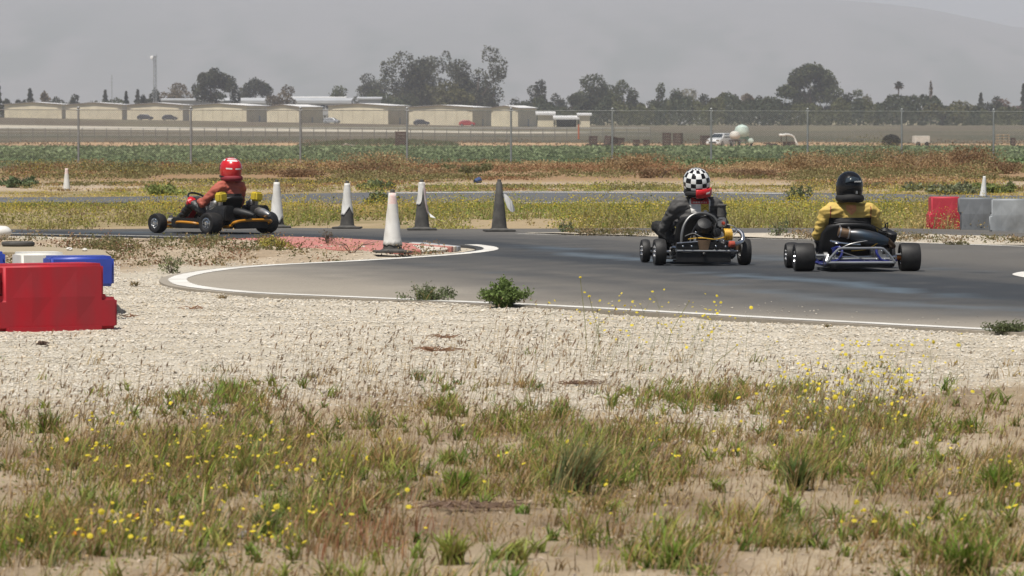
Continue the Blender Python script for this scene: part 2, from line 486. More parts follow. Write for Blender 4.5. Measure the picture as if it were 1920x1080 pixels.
ribbon('painted_line', dense(pxline([(735, 362), (950, 360.5), (1230, 361), (1500, 363)])), 0.55, TRACK_Z + .004, PAINT, 'bright white line on the farther leg of track', wear=0.02)
ribbon('painted_line', dense(pxline([(700, 379), (950, 380), (1230, 380.8), (1500, 380)])), 0.3, TRACK_Z + .004, PAINT, 'worn white line in front of the farther leg', wear=0.02)
blob = MB(); cb = G(1962, 518); blob.add([(cb.x + 0.28 * math.cos(a) * (1 + .05 * math.sin(5 * a)), cb.y + 1.35 * math.sin(a), TRACK_Z + .004) for a in [2 * math.pi * i / 40 for i in range(40)]], [tuple(range(40))])
tag(blob.build('painted_marking', PAINT, smooth=False), 'rounded white paint patch at the right edge of track', None, kind='structure')

# ---------------------------------------------------------------- hills
def build_hill(name, prof, d0, d1, label, seed, amp):
    pxs = np.array([p[0] for p in prof], float); pys = np.array([p[1] for p in prof], float)
    nx, ny = 260, 70
    u = np.linspace(-2300, 4200, nx); v = np.linspace(0, 1.35, ny)
    U, W = np.meshgrid(u, v); dist = d0 + (d1 - d0) * W
    x = (U - 960) / FPX * d1; y = dist
    top = CAM_H + (HORIZ - np.interp(U, pxs, pys)) / FPX * d1
    s = np.where(W <= 1, np.sin(np.clip(W, 0, 1) * math.pi / 2) ** 1.25, 1 - (W - 1) * 1.1)
    n = fbm(x / 420 + seed, y / 1800, seed, 4); g = np.abs(fbm(x / 230 + 3, y / 900, seed + 5, 4) - .5) * 2
    z = 2 + top * s + (n - .5) * amp * np.sin(np.clip(W, 0, 1) * math.pi) - (1 - g) ** 3 * amp * .5 * np.sin(np.clip(W, 0, 1) * math.pi)
    col = np.array([.112, .106, .10])[None] * (0.95 + .1 * n.ravel())[:, None]; low = (1 - sstep(.35, .8, W.ravel()))
    oak = sstep(.5, .66, fbm(x.ravel() / 90, y.ravel() / 900, seed + 9, 5)) * 0.5 * (1 - sstep(.05, .35, g.ravel()))
    oak = low * np.clip(oak + sstep(.60, .68, fbm(x.ravel() / 110 + 9, y.ravel() / 900, seed + 13, 4)) * .45 + .9 * (1 - sstep(.0, .10, np.abs(fbm(x.ravel() / 190 + y.ravel() / 1500, y.ravel() / 1900, seed + 31, 4) - .5) * 2)), 0, 1)
    col = col * (1 - oak[:, None]) + np.array([.045, .055, .04])[None] * oak[:, None]
    V = np.stack([x.ravel(), y.ravel(), z.ravel()], 1)
    i = np.arange((ny - 1) * nx).reshape(-1, nx)[:, :-1].ravel()
    T = np.concatenate([np.stack([i, i + 1, i + nx + 1], 1), np.stack([i, i + nx + 1, i + nx], 1)])
    tag(fast_mesh(name, V, T, attr_mat(name + '_grass', 0.95, ((0.02, .12),)), col, smooth=True), label, None, kind='structure')
build_hill('hills', [(-2300, 10), (-1200, -70), (-400, -60), (0, -45), (300, -25), (700, -3), (760, 1), (900, -6), (1100, -12), (1300, -8), (1500, 1), (1600, 7), (1700, 17), (1800, 38), (1860, 52), (1930, 58), (2100, 80), (2600, 110), (4200, 130)], 7600, 10200, 'pale dry grass hills fading into haze', 3, 5)
build_hill('hills', [(-2300, 150), (1000, 150), (1700, 90), (1800, 66), (1860, 51), (1890, 37), (1920, 29), (2000, 16), (2200, 2), (2700, 20), (4200, 60)], 11600, 13300, 'bluish far ridge showing behind the nearer hills', 11, 40)

# ---------------------------------------------------------------- haze: the dusty summer air of the valley
def build_haze():
    mb = MB(); mb.box((0, 7180, 198), (16000, 14900, 404))
    m = bpy.data.materials.new('haze'); m.use_nodes = True; N = m.node_tree.nodes; L = m.node_tree.links
    N.remove(N['Principled BSDF'])
    pv = N.new('ShaderNodeVolumePrincipled')
    pv.inputs['Color'].default_value = (.795, .84, .955, 1); pv.inputs['Density'].default_value = 1.25e-4; pv.inputs['Anisotropy'].default_value = 0.0
    L.new(pv.outputs[0], N['Material Output'].inputs['Volume'])
    tag(mb.build('haze', m, smooth=False), 'thin pale haze filling the valley air', None, kind='stuff')
build_haze()

# ================================================================== KERB ON THE DIRT TONGUE
RED_PAINT = mat('faded_red_paint', (.50, .17, .145), 0.8, var=0, scale=3, col2=(.42, .20, .165), bump=.002, bscale=60)
CONC = mat('worn_white_paint', (.62, .57, .49), 0.85, var=0, scale=5, col2=(.50, .45, .37), bump=.003, bscale=60)
GREYP = mat('grey_rubber_strip', (.33, .34, .36), 0.7, var=.2, scale=4)
kerb = empty('kerb', G(640, 456))
def kerb_piece(name, pts, z0, z1, m, label=None):
    """slab whose outline is given on the ground and whose top is at z0 (first half) .. z1"""
    w = [G(a, b, TRACK_Z) for a, b in pts]; n = len(w); zt = [z0 if i < n / 2 else z1 for i in range(n)]
    o = kerb.location
    V = [(p.x - o.x, p.y - o.y, -0.03) for p in w] + [(p.x - o.x, p.y - o.y, zt[i] - TRACK_Z) for i, p in enumerate(w)]
    F = [tuple(range(n - 1, -1, -1)), tuple(range(n, 2 * n))] + [(i, (i + 1) % n, n + (i + 1) % n, n + i) for i in range(n)]
    mb = MB(); mb.add(V, F); return mb.build(name, m, kerb, smooth=False, bevel=.004, seg=1)
tag(kerb, 'low faded red kerb at the tip of the dirt tongue', 'kerb')
kerb_piece('red_slab', [(385, 451), (430, 455), (560, 464), (660, 471), (735, 474), (790, 473.5), (768, 461), (740, 457), (640, 451), (540, 448)], .03, .05, RED_PAINT)
kerb_piece('end_slab', [(757, 474), (800, 472), (838, 468.5), (846, 467), (790, 462.5), (770, 461.3)], .028, .048, CONC)
kerb_piece('red_stripe', [(762, 462.3), (800, 465), (846, 468.6), (850, 467.6), (800, 463.6), (764, 461.2)], .052, .054, RED_PAINT)
kerb_piece('white_stripe', [(764, 461), (800, 463.4), (852, 467.4), (856, 466.6), (800, 461.8), (768, 459.6)], .049, .051, CONC)
kerb_piece('grey_strip', [(768, 459.4), (800, 461.6), (858, 466.4), (864, 465), (800, 458.6), (772, 457.6)], .044, .044, GREYP)

# ================================================================== CONES
RUB = mat('cone_black_rubber', (.055, .052, .048), 0.75, var=0, scale=9, col2=(.10, .095, .085), bump=.002, bscale=80)
WHT = mat('cone_white_sleeve', (.74, .73, .70), 0.55, var=0, scale=5, col2=(.62, .60, .55), bump=.003, bscale=25)
PINK = mat('cone_worn_shaded_pink', (.72, .50, .46), 0.6, var=0, scale=14, col2=(.76, .70, .66))  # worn pink; on the split sleeve it paints the shaded side
def cone_r(z): return 0.1025 + (0.036 - 0.1025) * (z - 0.025) / (0.63 - 0.025)
def make_cone(px, py, h, label, low, top=0.635, rz=0.0, tip=True, base=True, pink=(), tear=None, flap=None, sleeve=True, parts_lean=0.0, z=TRACK_Z):
    c = empty('traffic_cone', G(px, py, z), rz); tag(c, label, 'traffic cone', 'cones marking the corner')
    sc_ = h / 0.67
    if base:
        mb = MB(); mb.box((0, 0, .014), (.39, .39, .022)); mb.lathe([(.145, .025), (.118, .036), (.106, .045)], n=28, caps=False)
        mb.build('base', RUB, c, bevel=.006)
    mb = MB(); prof = [(cone_r(.022), .022), (cone_r(.2), .2), (cone_r(.4), .4), (.036, .63), (.030, .638)]
    prof += [(.026, .64), (.024, .665), (.014, .672), (.0, .672)] if tip else [(0, .638)]
    mb.lathe(prof, n=28, caps=False); mb.build('cone_body', RUB, c)
    if sleeve:
        n = 48; k = 14; V = []; F = []; I = []
        for i in range(k + 1):
            for j in range(n):
                a = 2 * math.pi * j / n
                lo = low(a) if callable(low) else low
                lo += .006 * math.sin(9 * a + px) + .004 * math.sin(17 * a)
                zz = lo + (top - lo) * i / k
                r = cone_r(zz) + .004 + .002 * math.sin(5 * a + zz * 30)
                if i == 0: r += .006
                V.append((r * math.cos(a), r * math.sin(a), zz))
        for i in range(k):
            for j in range(n):
                j2 = (j + 1) % n; F.append((i * n + j, i * n + j2, (i + 1) * n + j2, (i + 1) * n + j))
                zc = V[i * n + j][2]; a = 2 * math.pi * (j + .5) / n
                I.append(1 if any(z0 < zc < z1 and a0 < a < a1 for z0, z1, a0, a1 in pink) else 0)
        me = MB(); me.V = V; me.F = F; me.I = I
        s = me.build('sleeve', [WHT, PINK], c)
        sm = s.modifiers.new('thickness', 'SOLIDIFY'); sm.thickness = .003; sm.offset = -1
    if flap:
        mb = MB(); pts = flap; V = []; F = []
        for i, (x, zc, w) in enumerate(pts):
            V += [(x, -.02 + .03 * math.sin(i * 1.3), zc + w / 2), (x + .012, -.055 + .04 * math.sin(i * 1.3 + .6), zc - w / 2)]
            if i: F.append((2 * i - 2, 2 * i - 1, 2 * i + 1, 2 * i))
        mb.add(V, F); f = mb.build('torn_flap', [mat('grey_white_sheet', (.46, .46, .45), .6, var=.2, scale=8)], c, smooth=False)
        sm = f.modifiers.new('thickness', 'SOLIDIFY'); sm.thickness = .004
    c.scale = (sc_, sc_, sc_)
    return c
# angles: -pi/2 (=3pi/2) faces the camera
near_ang = lambda a, a0, w: math.exp(-(((a - a0 + math.pi) % (2 * math.pi) - math.pi) / w) ** 2)
FRONT = 1.5 * math.pi
make_cone(519, 427, .66, 'white sleeved cone right behind the red kart', lambda a: .15 - .07 * near_ang(a, FRONT + .25, .45), rz=.1)
make_cone(651, 428.5, .65, 'cone with half torn white sleeve between kart and nearest cone', lambda a: .19 + .11 * near_ang(a, FRONT + .5, .55) * 1.0, rz=-.1)
make_cone(736, 474, .70, 'nearest cone, long white sleeve with pink worn band near top', .085, rz=.15, pink=((.50, .585, 3.6, 5.6), (.58, .64, 3.9, 5.6)), z=.035)
make_cone(791, 431.5, .68, 'black cone with white sleeve split open at the front', lambda a: .34 + .24 * near_ang(a, FRONT + .25, .28) - .14 * near_ang(a, FRONT + 1.15, .4), pink=((.16, .66, 5.25, 6.25),), rz=.05, flap=[(.05, .36, .05), (.075, .27, .06), (.10, .20, .05), (.17, .165, .012)])  # pink on the sleeve's right is its shade painted into the colour
make_cone(936, 434, .69, 'bare black cone with grey white flap torn off to one side', .5, top=.52, sleeve=False, tip=True, rz=.12, flap=[(.035, .49, .03), (.06, .44, .10), (.09, .39, .17), (.125, .35, .18), (.16, .32, .14), (.19, .30, .06)])
make_cone(125, 358, .50, 'small far white cone left of the red kart', .03, rz=.2, base=False, tip=False, pink=((.45, .66, 0, 6.3),), z=0.0)
make_cone(1843, 371, .44, 'small far white cone leaning behind the grey barriers', .03, rz=.2, base=False, tip=False, z=0.0).rotation_euler = (0, R(4), 0)

# ================================================================== PLASTIC BARRIERS
PRED = mat('red_plastic', (.47, .014, .028), 0.58, var=0, scale=5.5, spec=.3, col2=(.34, .030, .040), bump=.0025, bscale=14, stretch=(1, 1, .35))
PRED2 = mat('faded_red_plastic', (.46, .035, .055), 0.6, var=.15, scale=3, bump=.003, bscale=20)
PBLUE = mat('blue_plastic', (.030, .058, .33), 0.4, var=.2, scale=3, bump=.002, bscale=14)
PWHT = mat('white_plastic', (.60, .585, .54), 0.55, var=.12, scale=3, bump=.003, bscale=14)
PGRY = mat('grey_plastic', (.17, .18, .19), 0.6, var=.18, scale=3, bump=.003, bscale=14)
PLGRY = mat('light_grey_plastic', (.26, .275, .285), 0.65, var=.35, scale=2.5, bump=.003, bscale=14)
def barrier(loc, rz, L, H, D, low_ext, m, label, up=False, name='plastic_barrier'):
    """hollow moulded block; low_ext = tongue at both lower ends (or upper ends when up)"""
    o = empty(name, loc, rz); tag(o, label, 'barrier', 'plastic barriers beside the track')
    h = H * .5; e = low_ext; x = L / 2
    if not up: poly = [(-x - e, 0), (x + e, 0), (x + e, h - .008), (x, h - .008), (x, H), (-x, H), (-x, h - .008), (-x - e, h - .008)]
    else: poly = [(-x, 0), (x, 0), (x, h + .008), (x + e, h + .008), (x + e, H), (-x - e, H), (-x - e, h + .008), (-x, h + .008)]
    mb = MB(); mb.prism(poly, -D / 2, D / 2); mb.build('body', m, o, bevel=.022, seg=3, ang=50)
    # moulded diamond relief on both long faces
    for sgn in (-1, 1):
        mb = MB()
        for cx in ((-.22 * L), (.22 * L)):
            y = sgn * D / 2
            V = [(cx, y, .1 * H), (cx + .2 * L, y, .5 * H), (cx, y, .9 * H), (cx - .2 * L, y, .5 * H), (cx, y + sgn * .009, .5 * H)]
            mb.add(V, [(0, 1, 4), (1, 2, 4), (2, 3, 4), (3, 0, 4)])
        mb.build('diamond_relief', m, o, smooth=False)
    mb = MB(); mb.prism([(-x * .96, -.03), (x * .96, -.03), (x * .94, .035), (-x * .94, .035)], -D * .53, D * .53); mb.build('foot', m, o, bevel=.01)
    return o
def bar_at(px, py, rz, L, H, D, e, m, label, up=False, back=0.0, z=0.0):
    p = G(px, py, z); p.y += back
    return barrier(p, rz, L, H, D, e, m, label, up)
# enclosure at the left, front row then back row
pb = G(101, 619, 0) + Vector((-.085, .16, 0)); ab = R(31); barrier(pb, ab, .80, .475, .34, .11, PRED, 'large red plastic barrier standing on the gravel')
barrier(pb - Vector((math.cos(ab), math.sin(ab), 0)) * .925, ab, .80, .475, .34, .11, PRED, 'red plastic barrier cut off by the left picture edge', up=True)
bl = G(160, 597); barrier((bl.x - .10, bl.y + .55, 0), R(16), .27, .475, .34, .11, PBLUE, 'blue plastic barrier hooked behind the large red one', up=True)
wl = P(62, 470, 37.45); barrier((wl.x + .03, 37.6, 0), R(20), .36, .475, .30, .05, PWHT, 'dirty white plastic barrier behind the red ones')
w2 = P(0, 466, 37.9); barrier((w2.x - .17, 37.75, 0), R(14), .42, .475, .30, .05, PBLUE, 'blue plastic barrier at the left edge behind white one')
PLY = mat('weathered_plywood', (.40, .335, .23), 0.8, var=0, scale=5, col2=(.33, .27, .175), bump=.002, bscale=30, stretch=(1, 6, 1))
mb = MB(); c1 = P(-40, 461, 38.0); 
bo = [G(-60, 459.5, .45), G(60, 461.2, .45), G(192, 468.5, .45), G(210, 480.5, .45), G(130, 482, .45), G(112, 474, .45), G(-60, 470, .45)]
V = [(p.x, p.y, .432) for p in bo] + [(p.x, p.y, .45) for p in bo]; n = len(bo)
mb.add(V, [tuple(range(n)), tuple(range(2 * n - 1, n - 1, -1))] + [(i, (i + 1) % n, n + (i + 1) % n, n + i) for i in range(n)])
pw = empty('plywood_board', (0, 0, 0)); tag(pw, 'tan plywood platform board behind the barriers at the left', 'board'); mb.build('panel', PLY, pw, bevel=.003, seg=1, smooth=False)
for (u_, v_, y_) in ((-30, 464, 39.6), (60, 466, 39.4), (165, 471, 38.6)):
    p = G(u_, v_, .43); mb = MB(); mb.box((p.x, p.y, .215), (.09, .09, .43)); mb.build('leg', PLY, pw, smooth=False)
for (a, b, sz, lb) in ((130, 470, .024, 'small white stone on the plywood, farther left'), (159, 471, .021, 'small white stone on the plywood, nearer its right corner')):
    p = G(a, b, .45); mb = MB(); mb.sphere((p.x, p.y, .45 + sz * .55), sz, 9, 6, sc=(1.2, 1, .62))
    for i, v in enumerate(mb.V): mb.V[i] = tuple(Vector(v) + Vector((random.uniform(-1, 1), random.uniform(-1, 1), random.uniform(-.4, .4))) * sz * .16)
    tag(mb.build('stone', WHT, smooth=False), lb, 'stone', 'stones on the plywood board')
p = P(14, 456, 39.3); mb = MB(); mb.tube([(p.x + .12 * math.cos(a), 40.15 + .11 * math.sin(a), .471) for a in [2 * math.pi * i / 28 for i in range(28)]], .021, 10, closed=True)
tag(mb.build('rubber_ring', RUB), 'black rubber ring lying flat on the plywood board', 'ring')
p = G(4, 445); mb = MB(); mb.sphere((p.x - .03, p.y, .085), .12, 18, 12, sc=(1.25, .9, .72))
for i, v in enumerate(mb.V): mb.V[i] = tuple(Vector(v) * 1.0 + Vector((1, 1, 1)) * .012 * mnoise.noise(Vector(v) * 16))
tag(mb.build('sandbag', WHT), 'lumpy white bag on the ground at the left edge', 'bag')
# row at the right
bar_at(1773, 428.5, R(2), .40, .43, .36, .03, PRED2, 'faded red barrier at the start of the grey row', back=.2, z=.02)
bar_at(1832, 431, R(-4), .42, .43, .36, .03, PGRY, 'mid grey barrier beside the faded red one', up=True, back=.2, z=.02)
bar_at(1894, 434, R(-7), .45, .43, .36, .03, PLGRY, 'pale scuffed grey barrier, second grey from the red', back=.2, z=.02)

# blue litter beyond the second leg
p = G(890, 346, 0); lit = empty('blue_bucket', p, .4); tag(lit, 'small crushed blue bucket lying in the dry verge', 'bucket')
mb = MB(); mb.lathe([(.07, 0), (.10, .17), (.106, .17), (.106, .185), (.094, .185), (.062, .02), (0, .02)], (0, 0, .10), (.85, .2, .25), n=16, caps=False); mb.build('pail', mat('dusty_blue_plastic', (.03, .06, .16), .6), lit); lit.scale = (.8, .8, .7)
mb = MB(); mb.tube([(.1, 0, .12), (.2, .02, .09), (.28, .03, .05), (.36, .02, .02)], .012, 6); mb.build('handle', WHT, lit)

# ================================================================== CHAIN LINK FENCE
GALV = mat('galvanised_steel', (.36, .37, .37), 0.55, 0.5, var=.15, scale=6)
WIRE = mat('galvanised_wire', (.42, .42, .40), 0.5, 0.4, var=.1)
F0 = P(147, 222, 141.0); F1 = P(1863, 222, 158.0); FD = (F1 - F0) / 9.0
def fence_pt(i):
    q = F0 + FD * i; return Vector((q.x, q.y, float(ground_z([q.x], [q.y])[0])))
fence = empty('chain_link_fence', fence_pt(-3)); tag(fence, 'tall chain link fence with grey posts along the crop field', 'fence')
fo = fence.location.copy(); FH = 1.79
pm = None
for i in range(-3, 13):
    q = fence_pt(i) - fo
    if pm is None:
        mb = MB(); mb.tube([(0, 0, -.3), (0, 0, FH + .03)], .032, 10); po = mb.build('post', GALV, fence); pm = po.data
        mb = MB(); mb.sphere((0, 0, FH + .045), .042, 10, 6); mb.tube([(-.05, 0, FH - .02), (.05, 0, FH - .02)], .03, 8); ca = mb.build('cap', GALV, po); cm = ca.data
    else:
        po = bpy.data.objects.new('post', pm); COL.objects.link(po); po.parent = fence
        ca = bpy.data.objects.new('cap', cm); COL.objects.link(ca); ca.parent = po
    po.location = q
L_ = FD.length; dirx = FD.normalized()
def wire_panel():
    V = []; F = []; s_ = .064; r = .0030; H0, H1 = .04, FH - .02; hh = H1 - H0
    def seg(a, b, off):
        d = (Vector(b) - Vector(a)).normalized(); u = Vector((0, 1, 0)); w = d.cross(u); o = len(V)
        for p_ in (a, b):
            for k in range(3):
                an = 2 * math.pi * k / 3; q_ = Vector(p_) + Vector((0, off, 0)) + (u * math.cos(an) + w * math.sin(an)) * r; V.append(tuple(q_))
        for k in range(3): F.append((o + k, o + (k + 1) % 3, o + 3 + (k + 1) % 3, o + 3 + k))
    x = -hh
    while x < L_:
        for sg, off in ((1, -.002), (-1, .002)):
            xa, za, xb, zb = x, H0, x + hh, H1
            if xa < 0: za += -xa; xa = 0
            if xb > L_: zb -= xb - L_; xb = L_
            if zb - za > .01:
                if sg > 0: seg((xa, 0, za), (xb, 0, zb), off)
                else: seg((L_ - xa, 0, za), (L_ - xb, 0, zb), off)
        x += s_
    mb = MB(); mb.V = V; mb.F = F; mb.I = [0] * len(F); return mb
pan = None
for i in range(-3, 12):
    q = fence_pt(i) - fo
    if pan is None: o = wire_panel().build('wire_mesh', WIRE, fence, smooth=False); pan = o.data
    else: o = bpy.data.objects.new('wire_mesh', pan); COL.objects.link(o); o.parent = fence
    o.location = q; o.rotation_euler = (0, 0, math.atan2(dirx.y, dirx.x)); o['kind'] = 'stuff'
q0 = fence_pt(-3) - fo; q1 = fence_pt(12) - fo
mb = MB(); mb.tube([fence_pt(i) - fo + Vector((0, 0, FH - .015)) for i in range(-3, 13)], .011, 6); mb.build('top_wire', WIRE, fence)

# ================================================================== AIRFIELD: hangars, sheds, masts
HW = mat('cream_sheet_metal', (.80, .71, .52), 0.6, var=.08, scale=.3)
HR = mat('white_sheet_roof', (.75, .74, .72), 0.55, var=.06, scale=.3)
HD = mat('cream_door_panels', (.76, .675, .495), 0.6, var=.08, scale=.4)
HT = mat('brown_trim', (.17, .13, .10), 0.7)
DARK = mat('dark_opening', (.03, .03, .03), 0.9)
GREYW = mat('grey_sheet_wall', (.42, .43, .44), 0.6, var=.08, scale=.2)
def hangar(pxl, pxr, y_eave, y_base, side_px, label, panels=5, D=1250.0, peak=4.0):
    s_ = FPX / D
    a = P(pxl, y_base, D); b = P(pxr, y_base, D); wpx = pxr - pxl
    Ln = 20.0; an = math.asin(min(.6, side_px / (Ln * s_)))
    w = (b.x - a.x) / math.cos(an); h = (y_base - y_eave) / s_
    zb = min(a.z, float(ground_z([(a.x + b.x) / 2], [D])[0]) ); hh = h + (a.z - zb)
    o = empty('hangar', ((a.x + b.x) / 2, D, zb), -an)
    tag(o, label, 'hangar', 'row of aircraft hangars'); pk = peak / s_ * 1.0
    mb = MB(); mb.prism([(-w / 2, -1), (w / 2, -1), (w / 2, hh), (0, hh + pk), (-w / 2, hh)], 0, Ln); mb.build('wall', HW, o, smooth=False)
    for sg in (-1, 1):
        mb = MB(); e = .35; n = Vector((sg * pk, 0, w / 2)).normalized()
        mb.add([(0, -e, hh + pk + .03), (sg * (w / 2 + e), -e, hh + .03 - pk * e / (w / 2)), (sg * (w / 2 + e), Ln + e, hh + .03 - pk * e / (w / 2)), (0, Ln + e, hh + pk + .03)] +
               [(0, -e, hh + pk + .2), (sg * (w / 2 + e), -e, hh + .2 - pk * e / (w / 2)), (sg * (w / 2 + e), Ln + e, hh + .2 - pk * e / (w / 2)), (0, Ln + e, hh + pk + .2)],
               [(0, 1, 2, 3), (4, 5, 6, 7), (0, 1, 5, 4), (1, 2, 6, 5), (2, 3, 7, 6), (3, 0, 4, 7)])
        mb.build('roof', HR, o, smooth=False)
    mb = MB(); e = .38
    for sg in (-1, 1): mb.tube([(0, -e - .03, hh + pk + .1), (sg * (w / 2 + .3), -e - .03, hh + .08)], .10, 4)
    mb.build('fascia', HT, o, smooth=False)
    pw = w * .86 / panels
    for k in range(panels):
        mb = MB(); x = -w * .43 + pw * (k + .5); mb.box((x, -.06, hh * .47 - .3), (pw * .975, .12, hh * .9 + .6)); mb.build('door_panel', HD, o, smooth=False)
    mb = MB(); mb.box((w / 2 + .04, Ln * .55, 1.05), (.08, 1.1, 2.1)); mb.build('side_door', GREYW, o, smooth=False)
    return o
hangar(8, 116, 196.5, 223, 7, 'leftmost cream hangar at the picture edge', D=1330)
hangar(123, 229, 197, 226, 8, 'second cream hangar from the left edge', D=1310)
hangar(238, 343, 197.5, 229, 10, 'cream hangar just below and left of the light mast', D=1290)
hangar(354, 463, 199, 232, 37, 'cream hangar below the umbrella shaped tree', D=1260)
hangar(500, 561, 201, 235, 39, 'narrow cream hangar in front of the long grey building', panels=3, D=1240)
hangar(615, 728, 199, 236, 37, 'wide cream hangar left of the eucalyptus grove', D=1230)
hangar(766, 886, 202, 238, 34, 'widest cream hangar in front of the eucalyptus grove', D=1220)
hangar(921, 971, 203, 239, 36, 'short cream hangar at the right end of the row', panels=3, D=1210)
def flat_building(name, pxl, pxr, yt, yb, D, depth, mw, mr, label, roof_t=.5, over=.5, open_front=False, zoff=0):
    s_ = FPX / D; a = P(pxl, yb, D); b = P(pxr, yb, D); w = b.x - a.x; h = (yb - yt) / s_
    o = empty(name, ((a.x + b.x) / 2, D, a.z)); tag(o, label, 'building')
    if open_front:
        mb = MB(); mb.box((0, depth - .1, h / 2 - .5), (w, .2, h + 1)); mb.build('back_wall', mw, o, smooth=False)
        for x in (-w / 2 + .15, w / 2 - .15): mb = MB(); mb.box((x, .2, h / 2 - .5), (.3, .3, h + 1)); mb.build('post', HW, o, smooth=False)
    else:
        mb = MB(); mb.box((0, depth / 2, h / 2 - 1), (w, depth, h + 2)); mb.build('wall', mw, o, smooth=False)
    mb = MB(); mb.add([(-w / 2 - over, -over, h), (w / 2 + over, -over, h), (w / 2 + over, depth + over, h + roof_t * .9), (-w / 2 - over, depth + over, h + roof_t * .9)] + [(-w / 2 - over, -over, h + roof_t), (w / 2 + over, -over, h + roof_t), (w / 2 + over, depth + over, h + roof_t * 2), (-w / 2 - over, depth + over, h + roof_t * 2)],
                      [(0, 1, 2, 3), (4, 5, 6, 7), (0, 1, 5, 4), (1, 2, 6, 5), (2, 3, 7, 6), (3, 0, 4, 7)])
    mb.build('roof', mr, o, smooth=False)
    return o
flat_building('terminal_building', 300, 404, 189, 232, 1480, 18, GREYW, GREYW, 'low dull grey building behind the left hangars', .4)
o = flat_building('terminal_building', 404, 656, 194, 232, 1470, 18, GREYW, GREYW, 'long grey building with pale roof band behind hangars', .9)
mb = MB()
for k in range(24): mb = MB(); mb.box((-18.5 + k * 1.62, -.05, 5.2), (1.2, .1, 1.0)); mb.build('window', DARK, o, smooth=False)
o2 = flat_building('storage_shed', 543, 646, 184.5, 230, 1500, 10, GREYW, HR, 'white roofed long shed behind the grey building', .3)
flat_building('storage_shed', 672, 713, 186.5, 232, 1440, 6, GREYW, GREYW, 'small grey blue shed at the foot of the eucalyptus grove', .4)
flat_building('storage_shed', 1008, 1038, 216, 240, 1200, 7, HW, HR, 'small shed with white roof beside the last hangar', .5)
flat_building('open_shelter', 1041, 1083, 224, 241, 1190, 8, DARK, HR, 'open fronted shelter with bright white roof', .5, open_front=True)
flat_building('storage_shed', 1086, 1106, 217, 241, 1190, 7, HW, HR, 'narrow grey shed right of the white shelter', .35)
flat_building('greenhouse', 1186, 1232, 212, 235, 1600, 12, GREYW, HR, 'pale greenhouse roof in the trees, farther left one', 1.2)
flat_building('greenhouse', 1273, 1345, 213, 235, 1600, 12, GREYW, HR, 'pale wide greenhouse roof in the trees', 1.2)
flat_building('farm_house', 1697, 1728, 214, 234, 1560, 9, HW, HR, 'small white roofed house among trees below the palm', .6)
flat_building('farm_house', 1758, 1778, 224, 236, 1540, 7, HW, HW, 'tiny tan house at the foot of the right trees', .3)
flat_building('farm_house', 1422, 1444, 208, 234, 1580, 8, GREYW, HR, 'tiny pale house half hidden left of the round tree', .5)
# light mast and pole
p = P(291, 235, 1400); s_ = FPX / 1400
mast = empty('light_mast', (p.x, 1400, p.z)); tag(mast, 'tall lattice mast with a beacon lamp above the hangars', 'mast')
h = (235 - 106) / s_
for sx, sy in ((-1, -1), (1, -1), (0, 1)):
    mb = MB(); mb.tube([(sx * .55, sy * .45, -.5), (sx * .38, sy * .3, h)], .09, 6); mb.build('leg', GALV, mast)
for k in range(14):
    z0 = h * k / 14; z1 = h * (k + 1) / 14; w0 = .55 - .17 * k / 14; mb = MB(); sg = 1 if k % 2 else -1
    mb.tube([(-w0 * sg, -.4, z0), (w0 * sg, -.4, z1)], .05, 4); mb.tube([(-w0, -.4, z1), (w0, -.4, z1)], .05, 4); mb.tube([(w0 * sg * .5, .0, z0), (-w0 * .5 * sg, .2, z1)], .05, 4); mb.build('brace', GALV, mast, smooth=False)
mb = MB(); mb.box((0, 0, h + .06), (1.5, 1.1, .12)); mb.build('platform', GALV, mast, smooth=False)
mb = MB(); mb.lathe([(.2, 0), (.55, .15), (.55, .5), (.1, .6)], (-.75, -.2, h - .35), (-.5, -.8, .1), 14); mb.build('beacon_lamp', HR, mast)
mb = MB(); mb.tube([(.4, 0, h), (.4, 0, h + .7)], .07, 5); mb.build('lightning_rod', GALV, mast)
p = P(210, 235, 1500); mb = MB(); pole = empty('radio_mast', (p.x, 1500, p.z)); tag(pole, 'thin grey radio mast above the second hangar', 'mast')
mb.tube([(0, 0, -.5), (0, 0, 15.8)], [.13, .09], 6); mb.build('pole', GALV, pole)
for k in range(3): mb = MB(); mb.tube([(-.5, 0, 12.4 + k * 1.1), (.5, 0, 12.4 + k * 1.1)], .05, 4); mb.build('crossarm', GALV, pole)
# far fence on the left
ff = empty('field_fence', (0, 700, 0)); tag(ff, 'long low fence of thin posts crossing the brown field', 'fence')
FFM = mat('weathered_fence_post', (.22, .20, .18), 0.8); fpm = None; tops = []
for i in range(64):
    x = -90 + i * 1.75; z = float(ground_z([x], [700 + .12 * x])[0]); y = .12 * x; hp = 1.75 + random.uniform(-.05, .05)
    if fpm is None: mb = MB(); mb.tube([(0, 0, -.4), (0, 0, 1.75)], .055, 6); o = mb.build('post', FFM, ff); fpm = o.data
    else: o = bpy.data.objects.new('post', fpm); COL.objects.link(o); o.parent = ff
    o.location = (x, y, z); o.scale = (1, 1, hp / 1.75); tops.append((x, y, z))
for hgt in (1.72, 1.2, .7):
    mb = MB(); mb.tube([(a, b, c + hgt) for a, b, c in tops], .05 if hgt > 1.5 else .02, 5); mb.build('top_rail' if hgt > 1.5 else 'wire', WIRE, ff)

